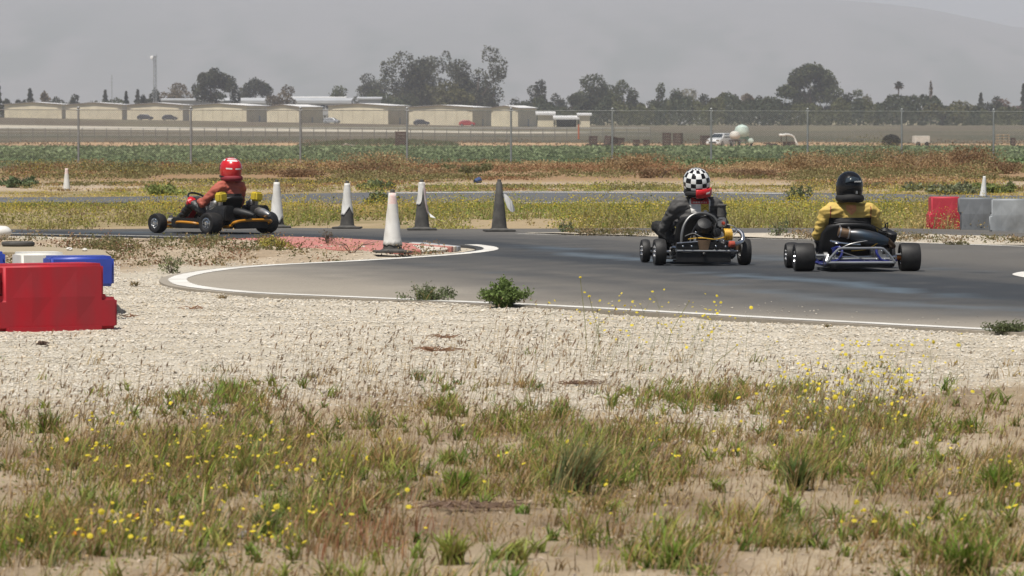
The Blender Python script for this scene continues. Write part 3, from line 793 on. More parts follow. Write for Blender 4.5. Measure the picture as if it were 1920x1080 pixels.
# ================================================================== FIELD MACHINERY AND JUNK (about 530 m off)
FDIST = 530.0; FS = FPX / FDIST
def fp(px, py=275, D=FDIST):
    q = P(px, py, D); q.z = float(ground_z([q.x], [D])[0]); return q
CARW = mat('white_car_paint', (.72, .73, .73), 0.3, var=.03, coat=.5); GLASS = mat('dark_glass', (.03, .04, .05), 0.12, var=.1)
TYRE = mat('tyre_rubber', (.014, .013, .0125), 0.6, var=.35, scale=14, bump=.0015, bscale=90)
CHROME = mat('polished_metal', (.62, .62, .62), 0.22, 1.0, var=.15, scale=12)
ALU = mat('dull_aluminium', (.45, .45, .45), 0.4, 0.9, var=.2, scale=14, bump=.001, bscale=60)
RUST = mat('rusty_dark_steel', (.075, .048, .040), 0.9, var=.4, scale=2, bump=.01, bscale=9)
GRNM = mat('green_steel', (.09, .19, .12), 0.5, var=.2)
TANKM = mat('pale_green_tank', (.58, .70, .63), 0.5, var=.08, scale=1.5); TANKW = mat('cream_tank', (.70, .68, .62), 0.5, var=.08, scale=1.5)
q = fp(1351); car = empty('parked_car', q, R(-28)); tag(car, 'white hatchback parked beside the round tanks', 'car')
mb = MB(); prof = [(-.95, .25), (.95, .25), (.98, .55), (.93, .95), (.80, 1.0)]
W = .88
def carloft(secs):
    V = []; F = []
    for (y, hw, zb, zt, tw) in secs: V += [(-hw, y, zb), (-hw * 1.02, y, (zb + zt) / 2), (-tw, y, zt), (tw, y, zt), (hw * 1.02, y, (zb + zt) / 2), (hw, y, zb)]
    for i in range(len(secs) - 1):
        for j in range(6): F.append((i * 6 + j, i * 6 + (j + 1) % 6, (i + 1) * 6 + (j + 1) % 6, (i + 1) * 6 + j))
    F += [tuple(range(5, -1, -1)), tuple((len(secs) - 1) * 6 + j for j in range(6))]; m_ = MB(); m_.add(V, F); return m_
carloft([(-2.05, .74, .3, .62, .62), (-1.95, .84, .22, .78, .74), (-1.2, .88, .2, .98, .80), (1.7, .88, .2, 1.0, .80), (2.0, .80, .25, .95, .74)]).build('body', CARW, car, bevel=.04, ang=40)
carloft([(-1.15, .78, .95, .99, .76), (-.45, .76, .95, 1.47, .60), (1.2, .76, .95, 1.5, .62), (1.85, .76, .95, 1.02, .72)]).build('cabin', CARW, car, bevel=.03, ang=40)
mb = MB(); mb.add([(-.70, -1.10, 1.02), (.70, -1.10, 1.02), (.57, -.52, 1.42), (-.57, -.52, 1.42)], [(0, 1, 2, 3)]); o = mb.build('windscreen', GLASS, car, smooth=False); o.location.y = -.035
for sg in (-1, 1):
    mb = MB(); mb.add([(sg * .785, -.75, 1.03), (sg * .775, 1.5, 1.03), (sg * .65, 1.1, 1.42), (sg * .65, -.38, 1.42)], [(0, 1, 2, 3)]); mb.build('side_window', GLASS, car, smooth=False).location.x = sg * .02
    mb = MB(); mb.box((sg * .60, -2.0, .70), (.34, .14, .14)); mb.build('headlight', CHROME, car, bevel=.03)
    for y in (-1.3, 1.25):
        mb = MB(); mb.lathe([(.12, -.1), (.29, -.1), (.32, -.06), (.32, .06), (.29, .1), (.12, .1)], (sg * .80, y, .32), (1, 0, 0), 20); w_ = mb.build('wheel', TYRE, car)
        mb = MB(); mb.lathe([(.03, .0), (.2, .02), (.2, -.01)], (sg * .90, y, .32), (sg, 0, 0), 16); mb.build('rim', ALU, w_)
mb = MB(); mb.box((0, -2.06, .48), (.9, .06, .16)); mb.build('grille', DARK, car, smooth=False)
def car_copy(px, py, D, rz, mt, label):
    c = copy_tree(car); p_ = P(px, py, D); p_.z = float(ground_z([p_.x], [D])[0]); c.location = p_; c.rotation_euler = (0, 0, rz); c['label'] = label; c['group'] = 'cars by the hangars'
    for ch in c.children:
        if ch.name.startswith(('body', 'cabin')): ch.material_slots[0].link = 'OBJECT'; ch.material_slots[0].material = mt
CARD = mat('dark_car_paint', (.05, .05, .055), .35, coat=.4); CARR = mat('red_car_paint', (.40, .03, .03), .35, coat=.4); CARS = mat('silver_car_paint', (.45, .46, .47), .35, .4)
car_copy(272, 226, 1262, 1.4, CARD, 'dark car, left one of two below the third hangar'); car_copy(318, 227, 1258, 1.7, CARD, 'dark car, right one of two below the third hangar')
car_copy(876, 236, 1195, 1.5, CARR, 'red car before the widest cream hangar'); car_copy(622, 235, 1210, 1.2, CARS, 'silver car at the left end of the wide hangar'); car_copy(790, 237, 1195, 1.6, CARD, 'dark car before the widest cream hangar')
q = fp(1391); tk = empty('tank_stand', q, R(10)); tag(tk, 'big pale green round tank raised on a green frame', 'water tank')
mb = MB(); mb.lathe([(.0, 1.0), (.62, 1.05), (.80, 1.3), (.82, 1.75), (.70, 2.15), (.35, 2.38), (.12, 2.42), (.12, 2.48), (0, 2.48)], n=28, caps=False); mb.build('tank', TANKM, tk)
for sx in (-1, 1):
    for sy in (-1, 1): mb = MB(); mb.tube([(sx * .6, sy * .6, 0), (sx * .55, sy * .55, 1.15)], .06, 6); mb.build('leg', GRNM, tk)
mb = MB(); mb.box((0, 0, .95), (1.35, 1.35, .10)); mb.box((0, -.6, .45), (1.25, .08, .08)); mb.build('frame', GRNM, tk, smooth=False)
mb = MB(); mb.lathe([(.13, 0), (.28, .05), (.28, .5), (.13, .55)], (.72, -.95, .62), (0, -1, .1), 16); mb.build('drum', TANKM, tk)
for x in (-.5, .85): mb = MB(); mb.lathe([(.1, -.09), (.38, -.09), (.38, .09), (.1, .09)], (x, -.85, .38), (1, 0, 0), 20); mb.build('wheel', TYRE, tk)
q = fp(1378, D=526); tw = empty('small_tank', q); tag(tw, 'smaller cream round tank on a rusty cart by the car', 'water tank')
mb = MB(); mb.lathe([(0, .75), (.40, .8), (.58, 1.05), (.6, 1.3), (.45, 1.6), (.15, 1.72), (0, 1.72)], n=26, caps=False); mb.build('tank', TANKW, tw)
mb = MB(); mb.box((0, 0, .66), (1.3, 1.0, .16)); mb.build('cart', RUST, tw, smooth=False)
for x in (-.5, .5): mb = MB(); mb.lathe([(.1, -.08), (.33, -.08), (.33, .08), (.1, .08)], (x, -.55, .33), (1, 0, 0), 18); mb.build('wheel', TYRE, tw)
def crate_bin(px, w, h, label, D=FDIST, rz=.2):
    q = fp(px, D=D); o = empty('field_bin', q, rz); tag(o, label, 'bin', 'dark field bins at the crop edge'); n = max(2, int(h / .28))
    for k in range(n):
        mb = MB(); mb.box((0, 0, h * (k + .5) / n), (w, w, h / n * .86)); mb.build('slat_course', RUST, o, smooth=False)
    for sx in (-1, 1):
        for sy in (-1, 1): mb = MB(); mb.box((sx * w * .46, sy * w * .505, h / 2), (w * .1, w * .06, h)); mb.build('corner_post', RUST, o, smooth=False)
    return o
crate_bin(1250, .85, 1.55, 'tall dark bin, left one of the close pair', rz=.1)
crate_bin(1271, .90, 1.5, 'tall dark bin, right one of the close pair', rz=-.25)
crate_bin(1322, .85, 1.25, 'dark bin half behind a post beside the white car', rz=.3)
crate_bin(1112, .85, 1.2, 'dark bin at the left end of the junk', rz=.1)
crate_bin(1145, 1.2, 1.15, 'rusty bin leaning in the middle of the junk', rz=.5).rotation_euler = (R(6), R(9), .5)
crate_bin(1162, .7, 1.0, 'small rusty bin at the right of the junk', rz=.8)
crate_bin(1193, .55, .8, 'low rusty bin standing alone past the junk', rz=.4)
crate_bin(1212, .6, .8, 'low black bin standing alone past the junk', rz=.2)
crate_bin(752, 1.25, 1.65, 'dark square bin left of centre behind the fence', D=545, rz=.1)
def scrap(px, w, label, D=525, n=9, m=RUST, hmax=.35):
    q = fp(px, D=D); o = empty('scrap_heap', q); tag(o, label, 'scrap', 'scrap lying at the crop edge')
    for k in range(n):
        mb = MB(); L0 = random.uniform(.5, 1.6); rot = Matrix.Rotation(random.uniform(-.7, .7), 3, 'Z') @ Matrix.Rotation(random.uniform(-.25, .25), 3, 'Y')
        mb.box((random.uniform(-w / 2, w / 2), random.uniform(-.4, .4), random.uniform(.06, hmax)), (L0, .15, .12), rot); mb.build('scrap_piece', m, o, smooth=False)
scrap(1128, 2.6, 'flat heap of dark scrap below the left bins', n=12)
scrap(1446, .5, 'small brown heap right of the tanks', n=5)
WOODG = mat('grey_boards', (.36, .31, .25), 0.9, var=.2, scale=3)
scrap(648, 2.2, 'pile of grey boards before the green weeds', D=515, n=8, m=WOODG, hmax=.18)
q = fp(1085, D=700); mb = MB(); mk = empty('marker_post', q); tag(mk, 'orange marker post in the brown field', 'post')
mb.tube([(0, 0, 0), (0, 0, 2.3)], .11, 8); mb.build('post', mat('orange_plastic', (.62, .13, .04), .6), mk); mb = MB(); mb.lathe([(.2, 0), (.2, .08), (.11, .1)], n=12); mb.build('foot', RUB, mk)
# white bent sheet
q = fp(1480); ws = empty('bent_white_sheet', q, .15); tag(ws, 'bent white plastic sheet arching over dark scrap', 'sheet')
mb = MB(); pts = [(-1.15, 1.30), (-.95, 1.33), (-.7, 1.30), (-.4, 1.38), (0, 1.33), (.35, 1.22), (.62, 1.02), (.75, .65), (.88, .3), (1.0, .02)]
V = []; F = []
for i, (x, z) in enumerate(pts):
    w0 = .25 + .2 * math.sin(i * .9); V += [(x, -w0, z), (x, w0, z + .12)]
    if i: F.append((2 * i - 2, 2 * i - 1, 2 * i + 1, 2 * i))
mb.add(V, F); o = mb.build('sheet', TANKW, ws); sm = o.modifiers.new('thickness', 'SOLIDIFY'); sm.thickness = .16
for x in (-.9, -.3): mb = MB(); mb.tube([(x, .1, 0), (x, .1, 1.28)], .04, 6); mb.build('prop', RUST, ws)
mb = MB(); mb.box((0, .3, .3), (1.3, .5, .5)); mb.build('scrap_block', RUST, ws, smooth=False)
# box trailer
q = fp(1727); tr = empty('box_trailer', q, R(12)); tag(tr, 'small cream box trailer beside the dark brush pile', 'trailer')
mb = MB(); mb.box((0, 0, .78), (1.7, 1.2, .85)); mb.build('box', TANKW, tr, bevel=.05)
for x in (-.5, .5): mb = MB(); mb.lathe([(.08, -.08), (.27, -.08), (.27, .08), (.08, .08)], (x, -.55, .27), (0, 1, 0), 16); mb.build('wheel', TYRE, tr)
mb = MB(); mb.tube([(-.85, 0, .42), (-1.6, 0, .36)], .05, 6); mb.build('drawbar', RUST, tr)
q = fp(1880); pl = empty('pallet_stack', q, .1); tag(pl, 'open stack of tan pallets near the right edge', 'pallets'); PAL = mat('pale_timber', (.46, .36, .24), .85, var=.15, scale=3)
for k in range(5):
    mb = MB(); mb.box((0, 0, .16 + k * .29), (1.35, 1.1, .05)); 
    for x in (-.6, 0, .6): mb.box((x, 0, .08 + k * .29), (.1, 1.1, .11))
    mb.build('pallet', PAL, pl, smooth=False)
q = fp(1899); crate_bin(1899, .45, 1.0, 'dark drum like bin right of the pallets')

# ================================================================== KARTS
BLK = mat('black_paint', (.010, .010, .011), 0.35, var=.2, scale=10); BLKM = mat('matt_black_metal', (.014, .014, .015), 0.55, 0.2, var=.3, scale=18, bump=.001, bscale=80)
SEATM = mat('black_vinyl', (.009, .009, .0095), 0.5, var=.3, scale=9, bump=.003, bscale=20)
BLUEF = mat('blue_enamel', (.016, .022, .15), 0.3, var=.15, coat=.4); GREYT = mat('grey_painted_tube', (.34, .35, .36), 0.35, 0.6, var=.1)
ORNG = mat('orange_yellow_enamel', (.52, .22, .015), 0.35, var=.12); REDE = mat('red_enamel', (.50, .018, .018), 0.3, var=.12, coat=.4)
YEL = mat('yellow_foam', (.55, .42, .03), 0.7, var=.12, bump=.003, bscale=40); YELE = mat('yellow_paint', (.60, .36, .04), .5, var=.25, scale=20)
BURNT = mat('heat_blued_steel', (.060, .095, .13), 0.38, 0.85, var=0, scale=5, col2=(.13, .10, .08)); BROWN = mat('heat_browned_steel', (.22, .145, .09), 0.42, 0.8, var=.35, scale=12)
REDC = mat('red_rubber_cap', (.42, .07, .04), .5); GRAPHITE = mat('graphite_cloth', (.085, .083, .080), .85, var=.2, scale=10, bump=.006, bscale=11)  # graphite cloth: even dark grey of its own, for the air filter
def wheel(parent, x, y, r, w, side, rimm=CHROME, z0=0.0):
    """slick kart tyre on a split rim; side = -1 left, +1 right"""
    k = min(.03, w * .28); rr = r * .50
    mb = MB(); prof = [(rr, -w * .42), (rr + .012, -w * .46), (r - k * 1.1, -w / 2), (r - k * .35, -w * .47), (r - .002, -w / 2 + k), (r, 0), (r - .002, w / 2 - k), (r - k * .35, w * .47), (r - k * 1.1, w / 2), (rr + .012, w * .46), (rr, w * .42)]
    mb.lathe(prof, (0, 0, 0), (1, 0, 0), 40, caps=False); root = empty('wheel', (x, y, r + z0)); root.parent = parent
    mb.build('tyre', TYRE, root, ang=50)
    mb = MB(); s = side
    mb.lathe([(rr + .003, s * w * .44), (rr - .006, s * w * .45), (rr - .014, s * w * .30), (rr * .55, s * w * .22), (rr * .5, s * w * .40), (.022, s * w * .42), (.018, s * w * .50), (0, s * w * .5)], (0, 0, 0), (1, 0, 0), 28, caps=False)
    mb.lathe([(rr + .003, -s * w * .44), (rr - .01, -s * w * .42), (rr - .012, -s * w * .1), (.03, -s * w * .08)], (0, 0, 0), (1, 0, 0), 28, caps=False)
    mb.build('rim', rimm, root)
    mb = MB()
    for i in range(6):
        a = i * math.pi / 3; mb.lathe([(.007, 0), (.007, .012), (.0, .013)], (s * w * .40, rr * .76 * math.cos(a), rr * .76 * math.sin(a)), (s, 0, 0), 6, caps=False)
    mb.build('wheel_nuts', ALU, root)
    return root
def steering(parent, c, rad, m=BLK):
    root = empty('steering_wheel', c); root.parent = parent; mb = MB(); tilt = Vector((0, -.55, .83))
    u = Vector((1, 0, 0)); v = tilt.cross(u).normalized()
    mb.tube([u * rad * math.cos(a) + v * rad * math.sin(a) for a in [2 * math.pi * i / 28 for i in range(28)]], .014, 8, closed=True); mb.build('grip', m, root)
    mb = MB()
    for a in (R(0), R(180), R(270)): mb.tube([(0, 0, 0), u * rad * math.cos(a) + v * rad * math.sin(a)], .008, 6)
    mb.build('spokes', ALU, root)
    mb = MB(); mb.tube([(0, 0, 0), -tilt * .42 + Vector((0, .10, 0))], .010, 8); mb.build('column', ALU, root)
def seat(parent, c, w, h, m=SEATM, y_back=.10, tilt=.16, name='seat'):
    """curved bucket: thick shell lofted from lap to top of the back"""
    V = []; F = []; n = 13; prof = [(.46, .075, .8), (.36, .055, .95), (.22, .05, 1), (.10, .075, 1), (.02, .16, 1), (-.02, .28, 1.0), (-.02 - tilt * .3, .40, .96), (-.03 - tilt * .5, h - .03, .86), (-.03 - tilt * .52, h, .78)]
    for (y, z, ws) in prof:
        for j in range(n):
            t = -1 + 2 * j / (n - 1); side = abs(t) ** 3
            V.append((c[0] + t * w / 2 * ws, c[1] + y_back + y + side * .10 * (1 if z > .12 else 0), c[2] + z + (side * .11 if z < .12 else side * -.03)))
    for i in range(len(prof) - 1):
        for j in range(n - 1): F.append((i * n + j, i * n + j + 1, (i + 1) * n + j + 1, (i + 1) * n + j))
    mb = MB(); mb.add(V, F); o = mb.build(name, m, parent, ang=70); s = o.modifiers.new('thickness', 'SOLIDIFY'); s.thickness = .022; s.offset = 0
    return o
def engine(parent, c, m=BLKM, cyl=ALU, lean=-.3, nfin=9, s=1.0):
    e = empty('engine', c); e.parent = parent
    mb = MB(); mb.lathe([(.03, -.07), (.085, -.065), (.095, -.03), (.095, .03), (.085, .065), (.03, .07)], (0, 0, 0), (1, 0, 0), 24); mb.box((0, .02, -.05), (.12, .2, .08)); mb.build('crankcase', m, e, bevel=.004, seg=1)
    ax = Vector((0, math.sin(lean), math.cos(lean)))
    mb = MB()
    for k in range(nfin):
        h = .085 + k * .0165 * s; r = (.078 if k < nfin - 3 else .07) * s
        mb.lathe([(r, 0), (r, .0065), (.04, .0065)], ax * h, ax, 20)
    mb.lathe([(.048, .05), (.048, .085 + nfin * .0165 * s), (.02, .105 + nfin * .0165 * s)], (0, 0, 0), ax, 16); mb.build('cylinder_fins', cyl, e)
    tip = ax * (.105 + nfin * .0165 * s); mb = MB(); mb.tube([tip, tip + ax * .04], .009, 8); mb.tube([tip + ax * .035, tip + ax * .05 + Vector((.03, .03, 0)), (.06, .16, .12)], .006, 6); mb.build('spark_lead', BLK, e)
    mb = MB(); mb.lathe([(.04, -.03), (.055, -.02), (.055, .02), (.04, .03)], (-.12, 0, 0), (1, 0, 0), 18); mb.build('clutch', ALU, e)
    return e
def floor_and_frame(k, m, wb, wr, wf, z=.065, r=.0155):
    for s in (-1, 1):
        mb = MB(); mb.tube([(s * .30, -.20, z + .03), (s * .31, .0, z), (s * .33, .3, z), (s * .30, .62, z), (s * .22, wb - .02, z), (s * .19, wb + .28, z)], r, 10); mb.build('frame_rail', m, k)
    for (y, x) in ((-.19, .30), (.30, .33), (.62, .30), (wb + .27, .19)):
        mb = MB(); mb.tube([(-x, y, z + (.03 if y < 0 else 0)), (x, y, z + (.03 if y < 0 else 0))], r * .92, 10); mb.build('cross_tube', m, k)
    mb = MB(); mb.box((0, .72, z - .018), (.46, .92, .004)); mb.build('floor_pan', BLKM, k, smooth=False)
    mb = MB(); mb.tube([(-wr / 2 + .02, 0, .14), (wr / 2 - .02, 0, .14)], .0155, 14); mb.build('rear_axle', CHROME, k)
    mb = MB(); mb.tube([(-wf / 2 + .1, wb, .12), (-.22, wb, z + .01), (.22, wb, z + .01), (wf / 2 - .1, wb, .12)], .013, 8); mb.build('front_axle', m, k)
    mb = MB(); mb.tube([(-wf / 2 + .12, wb - .09, .11), (0, wb - .12, .11), (wf / 2 - .12, wb - .09, .11)], .007, 6); mb.build('tie_rod', CHROME, k)
    for s in (-1, 1):
        mb = MB(); mb.lathe([(.028, -.02), (.05, -.018), (.05, .018), (.028, .02)], (s * .31, 0, .14), (1, 0, 0), 20); mb.box((s * .31, 0, .105), (.034, .06, .07)); mb.build('axle_bearing', ALU, k)
        mb = MB(); mb.tube([(s * .07, wb + .12, z), (s * .07, wb + .16, z + .16), (s * .15, wb + .16, z + .17)], .008, 6); mb.build('pedal', ALU, k)
    return k

# ---- kart with the blue frame, nearest the right
K2 = empty('race_kart', G(1606, 508.5), R(5.3)); tag(K2, 'low blue framed kart with grey rear bumper and wide slicks', 'kart', 'racing karts on track')
wr, wf, wb = 1.25, 1.10, 1.04
floor_and_frame(K2, BLUEF, wb, wr, wf)
for s in (-1, 1):
    wheel(K2, s * (wr / 2 - .1), 0, .140, .20, s); wheel(K2, s * (wf / 2 - .066), wb, .130, .135, s)
z0, z1 = .092, .232; yb = -.27
mb = MB(); mb.tube(smooth_line([(-.30, yb + .04, z0 + .03), (-.335, yb, z0), (-.3, yb, z0 + .05), (-.235, yb, z1 - .02), (-.19, yb, z1), (0, yb, z1), (.19, yb, z1), (.235, yb, z1 - .02), (.3, yb, z0 + .05), (.335, yb, z0), (.30, yb + .04, z0 + .03)], 5), .0125, 10); mb.build('bumper_hoop', GREYT, K2)
for nm, y, zz, w_, r_ in (('bumper_bar', yb, z0, .33, .0125), ('bumper_brace', yb + .10, .125, .30, .0125)):
    mb = MB(); mb.tube([(-w_, y, zz), (w_, y, zz)], r_, 10); mb.build(nm, GREYT, K2)
for s in (-1, 1):
    mb = MB(); mb.tube(smooth_line([(s * .30, -.2, .095), (s * .27, -.2, .10), (s * .21, -.19, .12), (s * .17, -.17, .19), (s * .19, -.12, .24), (s * .25, -.04, .22)], 5), .0125, 8); mb.build('blue_loop', BLUEF, K2)
    mb = MB(); mb.tube([(s * .30, -.18, .095), (s * .30, yb + .03, .10)], .011, 8); mb.build('bumper_stay', GREYT, K2)
    mb = MB(); mb.tube([(s * .40, 0, .14), (s * .47, 0, .14)], .032, 14); mb.build('wheel_hub', ALU if s < 0 else mat('bronze_hub', (.45, .16, .04), .35, .8), K2)
    mb = MB(); mb.tube(smooth_line([(s * .33, .24, .07), (s * .48, .3, .11), (s * .50, .62, .13), (s * .40, .74, .08)], 4), .0125, 8); mb.build('side_bar', BLUEF, K2)
mb = MB(); mb.tube([(-.33, -.02, .155), (-.46, -.02, .155)], .016, 8); mb.tube([(.38, -.03, .165), (.50, -.03, .165)], .010, 8); mb.build('axle_sleeve', GREYT, K2)
mb = MB(); mb.box((0, .06, .055), (.60, .55, .03)); mb.build('rear_tray', BLKM, K2, bevel=.004)
mb = MB(); mb.lathe([(.07, -.004), (.095, -.004), (.095, .004), (.07, .004)], (.19, 0, .14), (1, 0, 0), 30); mb.build('sprocket', ALU, K2)
mb = MB(); mb.lathe([(.03, -.003), (.085, -.003), (.085, .003), (.03, .003)], (-.22, 0, .14), (1, 0, 0), 30); mb.build('brake_disc', ALU, K2)
mb = MB(); mb.box((-.22, -.05, .20), (.055, .08, .06)); mb.build('brake_caliper', BLUEF, K2, bevel=.006)
seat(K2, (-.05, 0, .0), .58, .475)
mb = MB(); mb.tube(smooth_line([(-.22, .015, .475), (-.14, .0, .482), (.02, .0, .482), (.10, .015, .475)], 4), .010, 8); mb.build('seat_rim', BLK, K2)
e2 = engine(K2, (.30, .16, .18), BLKM, BLKM, -.25)
engine_cover = MB(); engine_cover.lathe([(.05, 0), (.055, .01), (.055, .08), (.045, .09)], (.33, -.02, .30), (.15, -.3, .9), 20); engine_cover.build('air_filter', BLKM, K2)
# expansion chamber across the back
mb = MB(); ax = Vector((.44, -.02, -.085)).normalized()
mb.lathe([(.040, -.03), (.046, -.025), (.046, .06), (.050, .062), (.050, .085), (.046, .088)], (-.17, -.10, .385), ax, 26); mb.build('exhaust_tip', BROWN, K2)
mb = MB(); mb.lathe([(.046, .085), (.060, .13), (.070, .19), (.072, .27), (.066, .34), (.050, .42), (.032, .47)], (-.17, -.10, .385), ax, 28); mb.build('exhaust_chamber', BURNT, K2)
mb = MB(); mb.tube(smooth_line([Vector((-.17, -.10, .385)) + ax * .465, (.30, -.09, .30), (.36, -.02, .25), (.36, .09, .24), (.32, .14, .25)], 5), .026, 12); mb.build('exhaust_pipe', BROWN, K2)
for t_ in (-.012, .075): 
    mb = MB(); mb.lathe([(.050, -.006), (.053, -.006), (.053, .006), (.050, .006)], Vector((-.17, -.10, .385)) + ax * t_, ax, 26, caps=False); mb.tube([Vector((-.17, -.10, .385)) + ax * t_ + Vector((0, 0, .05)), Vector((-.17, -.10, .385)) + ax * t_ + Vector((0, 0, .068))], .007, 6); mb.build('clamp', ALU, K2)
mb = MB(); mb.box((.20, -.13, .165), (.06, .05, .10)); mb.box((.25, -.12, .14), (.05, .04, .06)); mb.build('motor_mount', ALU, K2, bevel=.005)
mb = MB(); mb.tube(smooth_line([(-.26, -.04, .30), (-.23, -.08, .29), (-.12, -.1, .275), (.02, -.1, .265)], 4), .014, 8); mb.build('exhaust_bracket', CHROME, K2)
mb = MB(); mb.box((-.28, -.14, .12), (.06, .05, .05)); mb.tube([(-.33, -.16, .10), (-.30, -.12, .17)], .012, 8); mb.build('brake_cylinder', ALU, K2, bevel=.005)
mb = MB(); mb.lathe([(.07, -.10), (.10, -.08), (.10, .08), (.07, .10)], (0, .78, .17), (0, 1, 0), 20); mb.build('fuel_tank', PWHT, K2)
steering(K2, (-.02, .72, .42), .15)
mb = MB(); mb.box((0, 1.3, .20), (.34, .03, .26), Matrix.Rotation(-.5, 3, 'X')); mb.build('front_panel', BLUEF, K2, bevel=.01)

def rigging(k, pts, fuel, bolts):
    for i, L in enumerate(pts):
        mb = MB(); mb.tube(smooth_line(L, 5), .0045, 6); mb.build('cable', BLK if i % 2 else ALU, k)
    mb = MB(); mb.tube(smooth_line(fuel, 6), .005, 6); mb.build('fuel_line', YELE, k)
    for (x, y, z) in bolts:
        mb = MB(); mb.lathe([(.010, 0), (.010, .012), (.006, .014), (.006, .020), (0, .020)], (x, y, z), (0, -1, .15), 6, caps=False); mb.build('bolt', CHROME, k)
rigging(K2, [[(-.20, -.16, .22), (-.10, -.19, .27), (.05, -.18, .30), (.22, -.12, .32)], [(.10, -.12, .47), (.20, -.13, .42), (.29, -.08, .36), (.31, .05, .30)], [(-.28, -.18, .16), (-.22, -.22, .20), (-.10, -.2, .17), (.05, -.18, .12)]], [(-.05, .0, .20), (.08, -.12, .22), (.18, -.16, .28), (.26, -.1, .33)], [(-.28, -.17, .14), (-.25, -.17, .10), (.22, -.17, .20), (.25, -.17, .12), (.17, -.17, .12), (.05, -.17, .10), (-.1, -.17, .10)])
mb = MB(); mb.tube([(.19 + .0, .095 * math.cos(a), .14 + .095 * math.sin(a)) for a in [R(90) + R(180) * i / 12 for i in range(13)]] + [(.19, .16, .06), (.19, .20, .12), (.19, .18, .22), (.19, .0, .237)], .007, 5); mb.build('chain', ALU, K2)
# ---- black vintage kart in the middle
K1 = empty('race_kart', G(1316, 497.3), R(8)); tag(K1, 'black vintage kart with arched seat and yellow engine', 'kart', 'racing karts on track')
wr, wf, wb = 1.00, .93, 1.02
floor_and_frame(K1, BLK, wb, wr, wf, z=.075)
for s in (-1, 1):
    wheel(K1, s * (wr / 2 - .06), 0, .138, .115, s); wheel(K1, s * (wf / 2 - .05), wb, .122, .085, s)
mb = MB(); mb.box((-.02, -.21, .085), (.56, .015, .10)); mb.box((-.02, -.1, .05), (.56, .25, .02)); mb.build('rear_pan', BLKM, K1, bevel=.004)
mb = MB(); mb.tube([(-.30, -.23, .155), (.33, -.23, .150)], .010, 8); mb.build('bumper_bar', GREYT, K1)
mb = MB(); mb.prism([(-.30, .195), (-.30, .235), (-.06, .25), (.16, .235), (.30, .19), (.30, .17), (-.30, .17)], -.22, -.15); mb.build('rear_beam', BLK, K1, bevel=.008)
mb = MB(); mb.tube([(-.30, -.225, .232), (-.08, -.225, .248)], .008, 8); mb.build('beam_trim', CHROME, K1)
mb = MB(); mb.prism([(-.06, .14), (.02, .14), (.05, .262), (-.09, .262)], -.235, -.16); mb.build('hitch_plate', BROWN, K1, bevel=.006)
mb = MB(); mb.sphere((-.02, -.235, .12), .022, 12, 8); mb.build('tow_knob', BLK, K1)
mb = MB(); mb.lathe([(.03, -.06), (.052, -.055), (.055, 0), (.052, .05), (.03, .06)], (-.27, -.1, .155), (.35, -1, 0), 20); mb.build('brake_drum', CHROME, K1)
mb = MB(); mb.lathe([(.03, -.004), (.10, -.004), (.10, .004), (.03, .004)], (.26, 0, .14), (1, 0, 0), 30); mb.build('sprocket', ALU, K1)
seat(K1, (-.03, 0, .05), .42, .46, y_back=.12)
mb = MB(); arch = smooth_line([(-.225, -.06, .23), (-.215, -.05, .33), (-.185, -.03, .42), (-.125, -.01, .495), (-.04, .0, .53), (.05, .01, .525), (.125, .01, .49), (.165, .0, .43)], 6); mb.tube(arch, .015, 10); mb.build('seat_hoop', mat('dark_grey_tube', (.15, .15, .15), .4, .5), K1)
mb = MB(); mb.tube(smooth_line([(-.12, -.10, .24), (-.115, -.11, .34), (-.06, -.11, .42), (.02, -.11, .435), (.09, -.11, .40), (.10, -.1, .30)], 6), .013, 8); mb.build('engine_cage', BLK, K1)
engine(K1, (.02, -.05, .25), BLKM, BLKM, -.15, 7)
mb = MB(); mb.lathe([(.02, 0), (.075, .01), (.085, .04), (.07, .09), (.03, .105)], (-.01, -.13, .375), (0, -.75, .65), 20); mb.build('engine_cowl', BLKM, K1)
mb = MB(); mb.lathe([(.025, -.02), (.045, -.012), (.045, .03), (.02, .04)], (.12, -.15, .335), (.3, -1, .2), 16); mb.build('pull_start', BLKM, K1)
mb = MB()
for j in range(5): mb.lathe([(.062, 0), (.062, .011), (.05, .011)], (.215 + j * .016, -.09, .315), (1, 0, .1), 18)
mb.lathe([(.05, 0), (.05, .08)], (.215, -.09, .315), (1, 0, .1), 16); mb.build('yellow_cylinder', YELE, K1)
mb = MB(); mb.box((.15, -.12, .30), (.10, .07, .09)); mb.box((.16, -.15, .27), (.04, .05, .04)); mb.build('carburettor', ALU, K1, bevel=.012)
mb = MB(); mb.tube(smooth_line([(.29, -.10, .36), (.36, -.11, .355), (.395, -.14, .31), (.385, -.17, .25), (.33, -.2, .225), (.27, -.22, .215)], 6), .022, 12); mb.build('exhaust_pipe', CHROME, K1)
mb = MB(); mb.lathe([(.018, 0), (.032, .008), (.034, .055), (.026, .065)], (.30, -.235, .222), (-1, -.1, -.05), 18); mb.build('exhaust_cap', REDC, K1)
mb = MB(); mb.lathe([(.030, 0), (.043, .01), (.044, .115), (.052, .118), (.052, .13), (.03, .135)], (.205, .02, .49), (.02, -.05, 1), 22); mb.build('air_filter', GRAPHITE, K1)
mb = MB(); mb.box((.205, 0, .44), (.085, .07, .10)); mb.build('carburettor_body', ALU, K1, bevel=.012)
mb = MB(); mb.lathe([(.018, 0), (.018, .02), (.0, .024)], (.215, -.036, .43), (0, -1, 0), 12, caps=False); mb.build('red_button', REDC, K1)
mb = MB(); mb.tube(smooth_line([(.205, .0, .40), (.21, -.03, .36), (.19, -.08, .345)], 4), .018, 8); mb.build('intake', BLKM, K1)
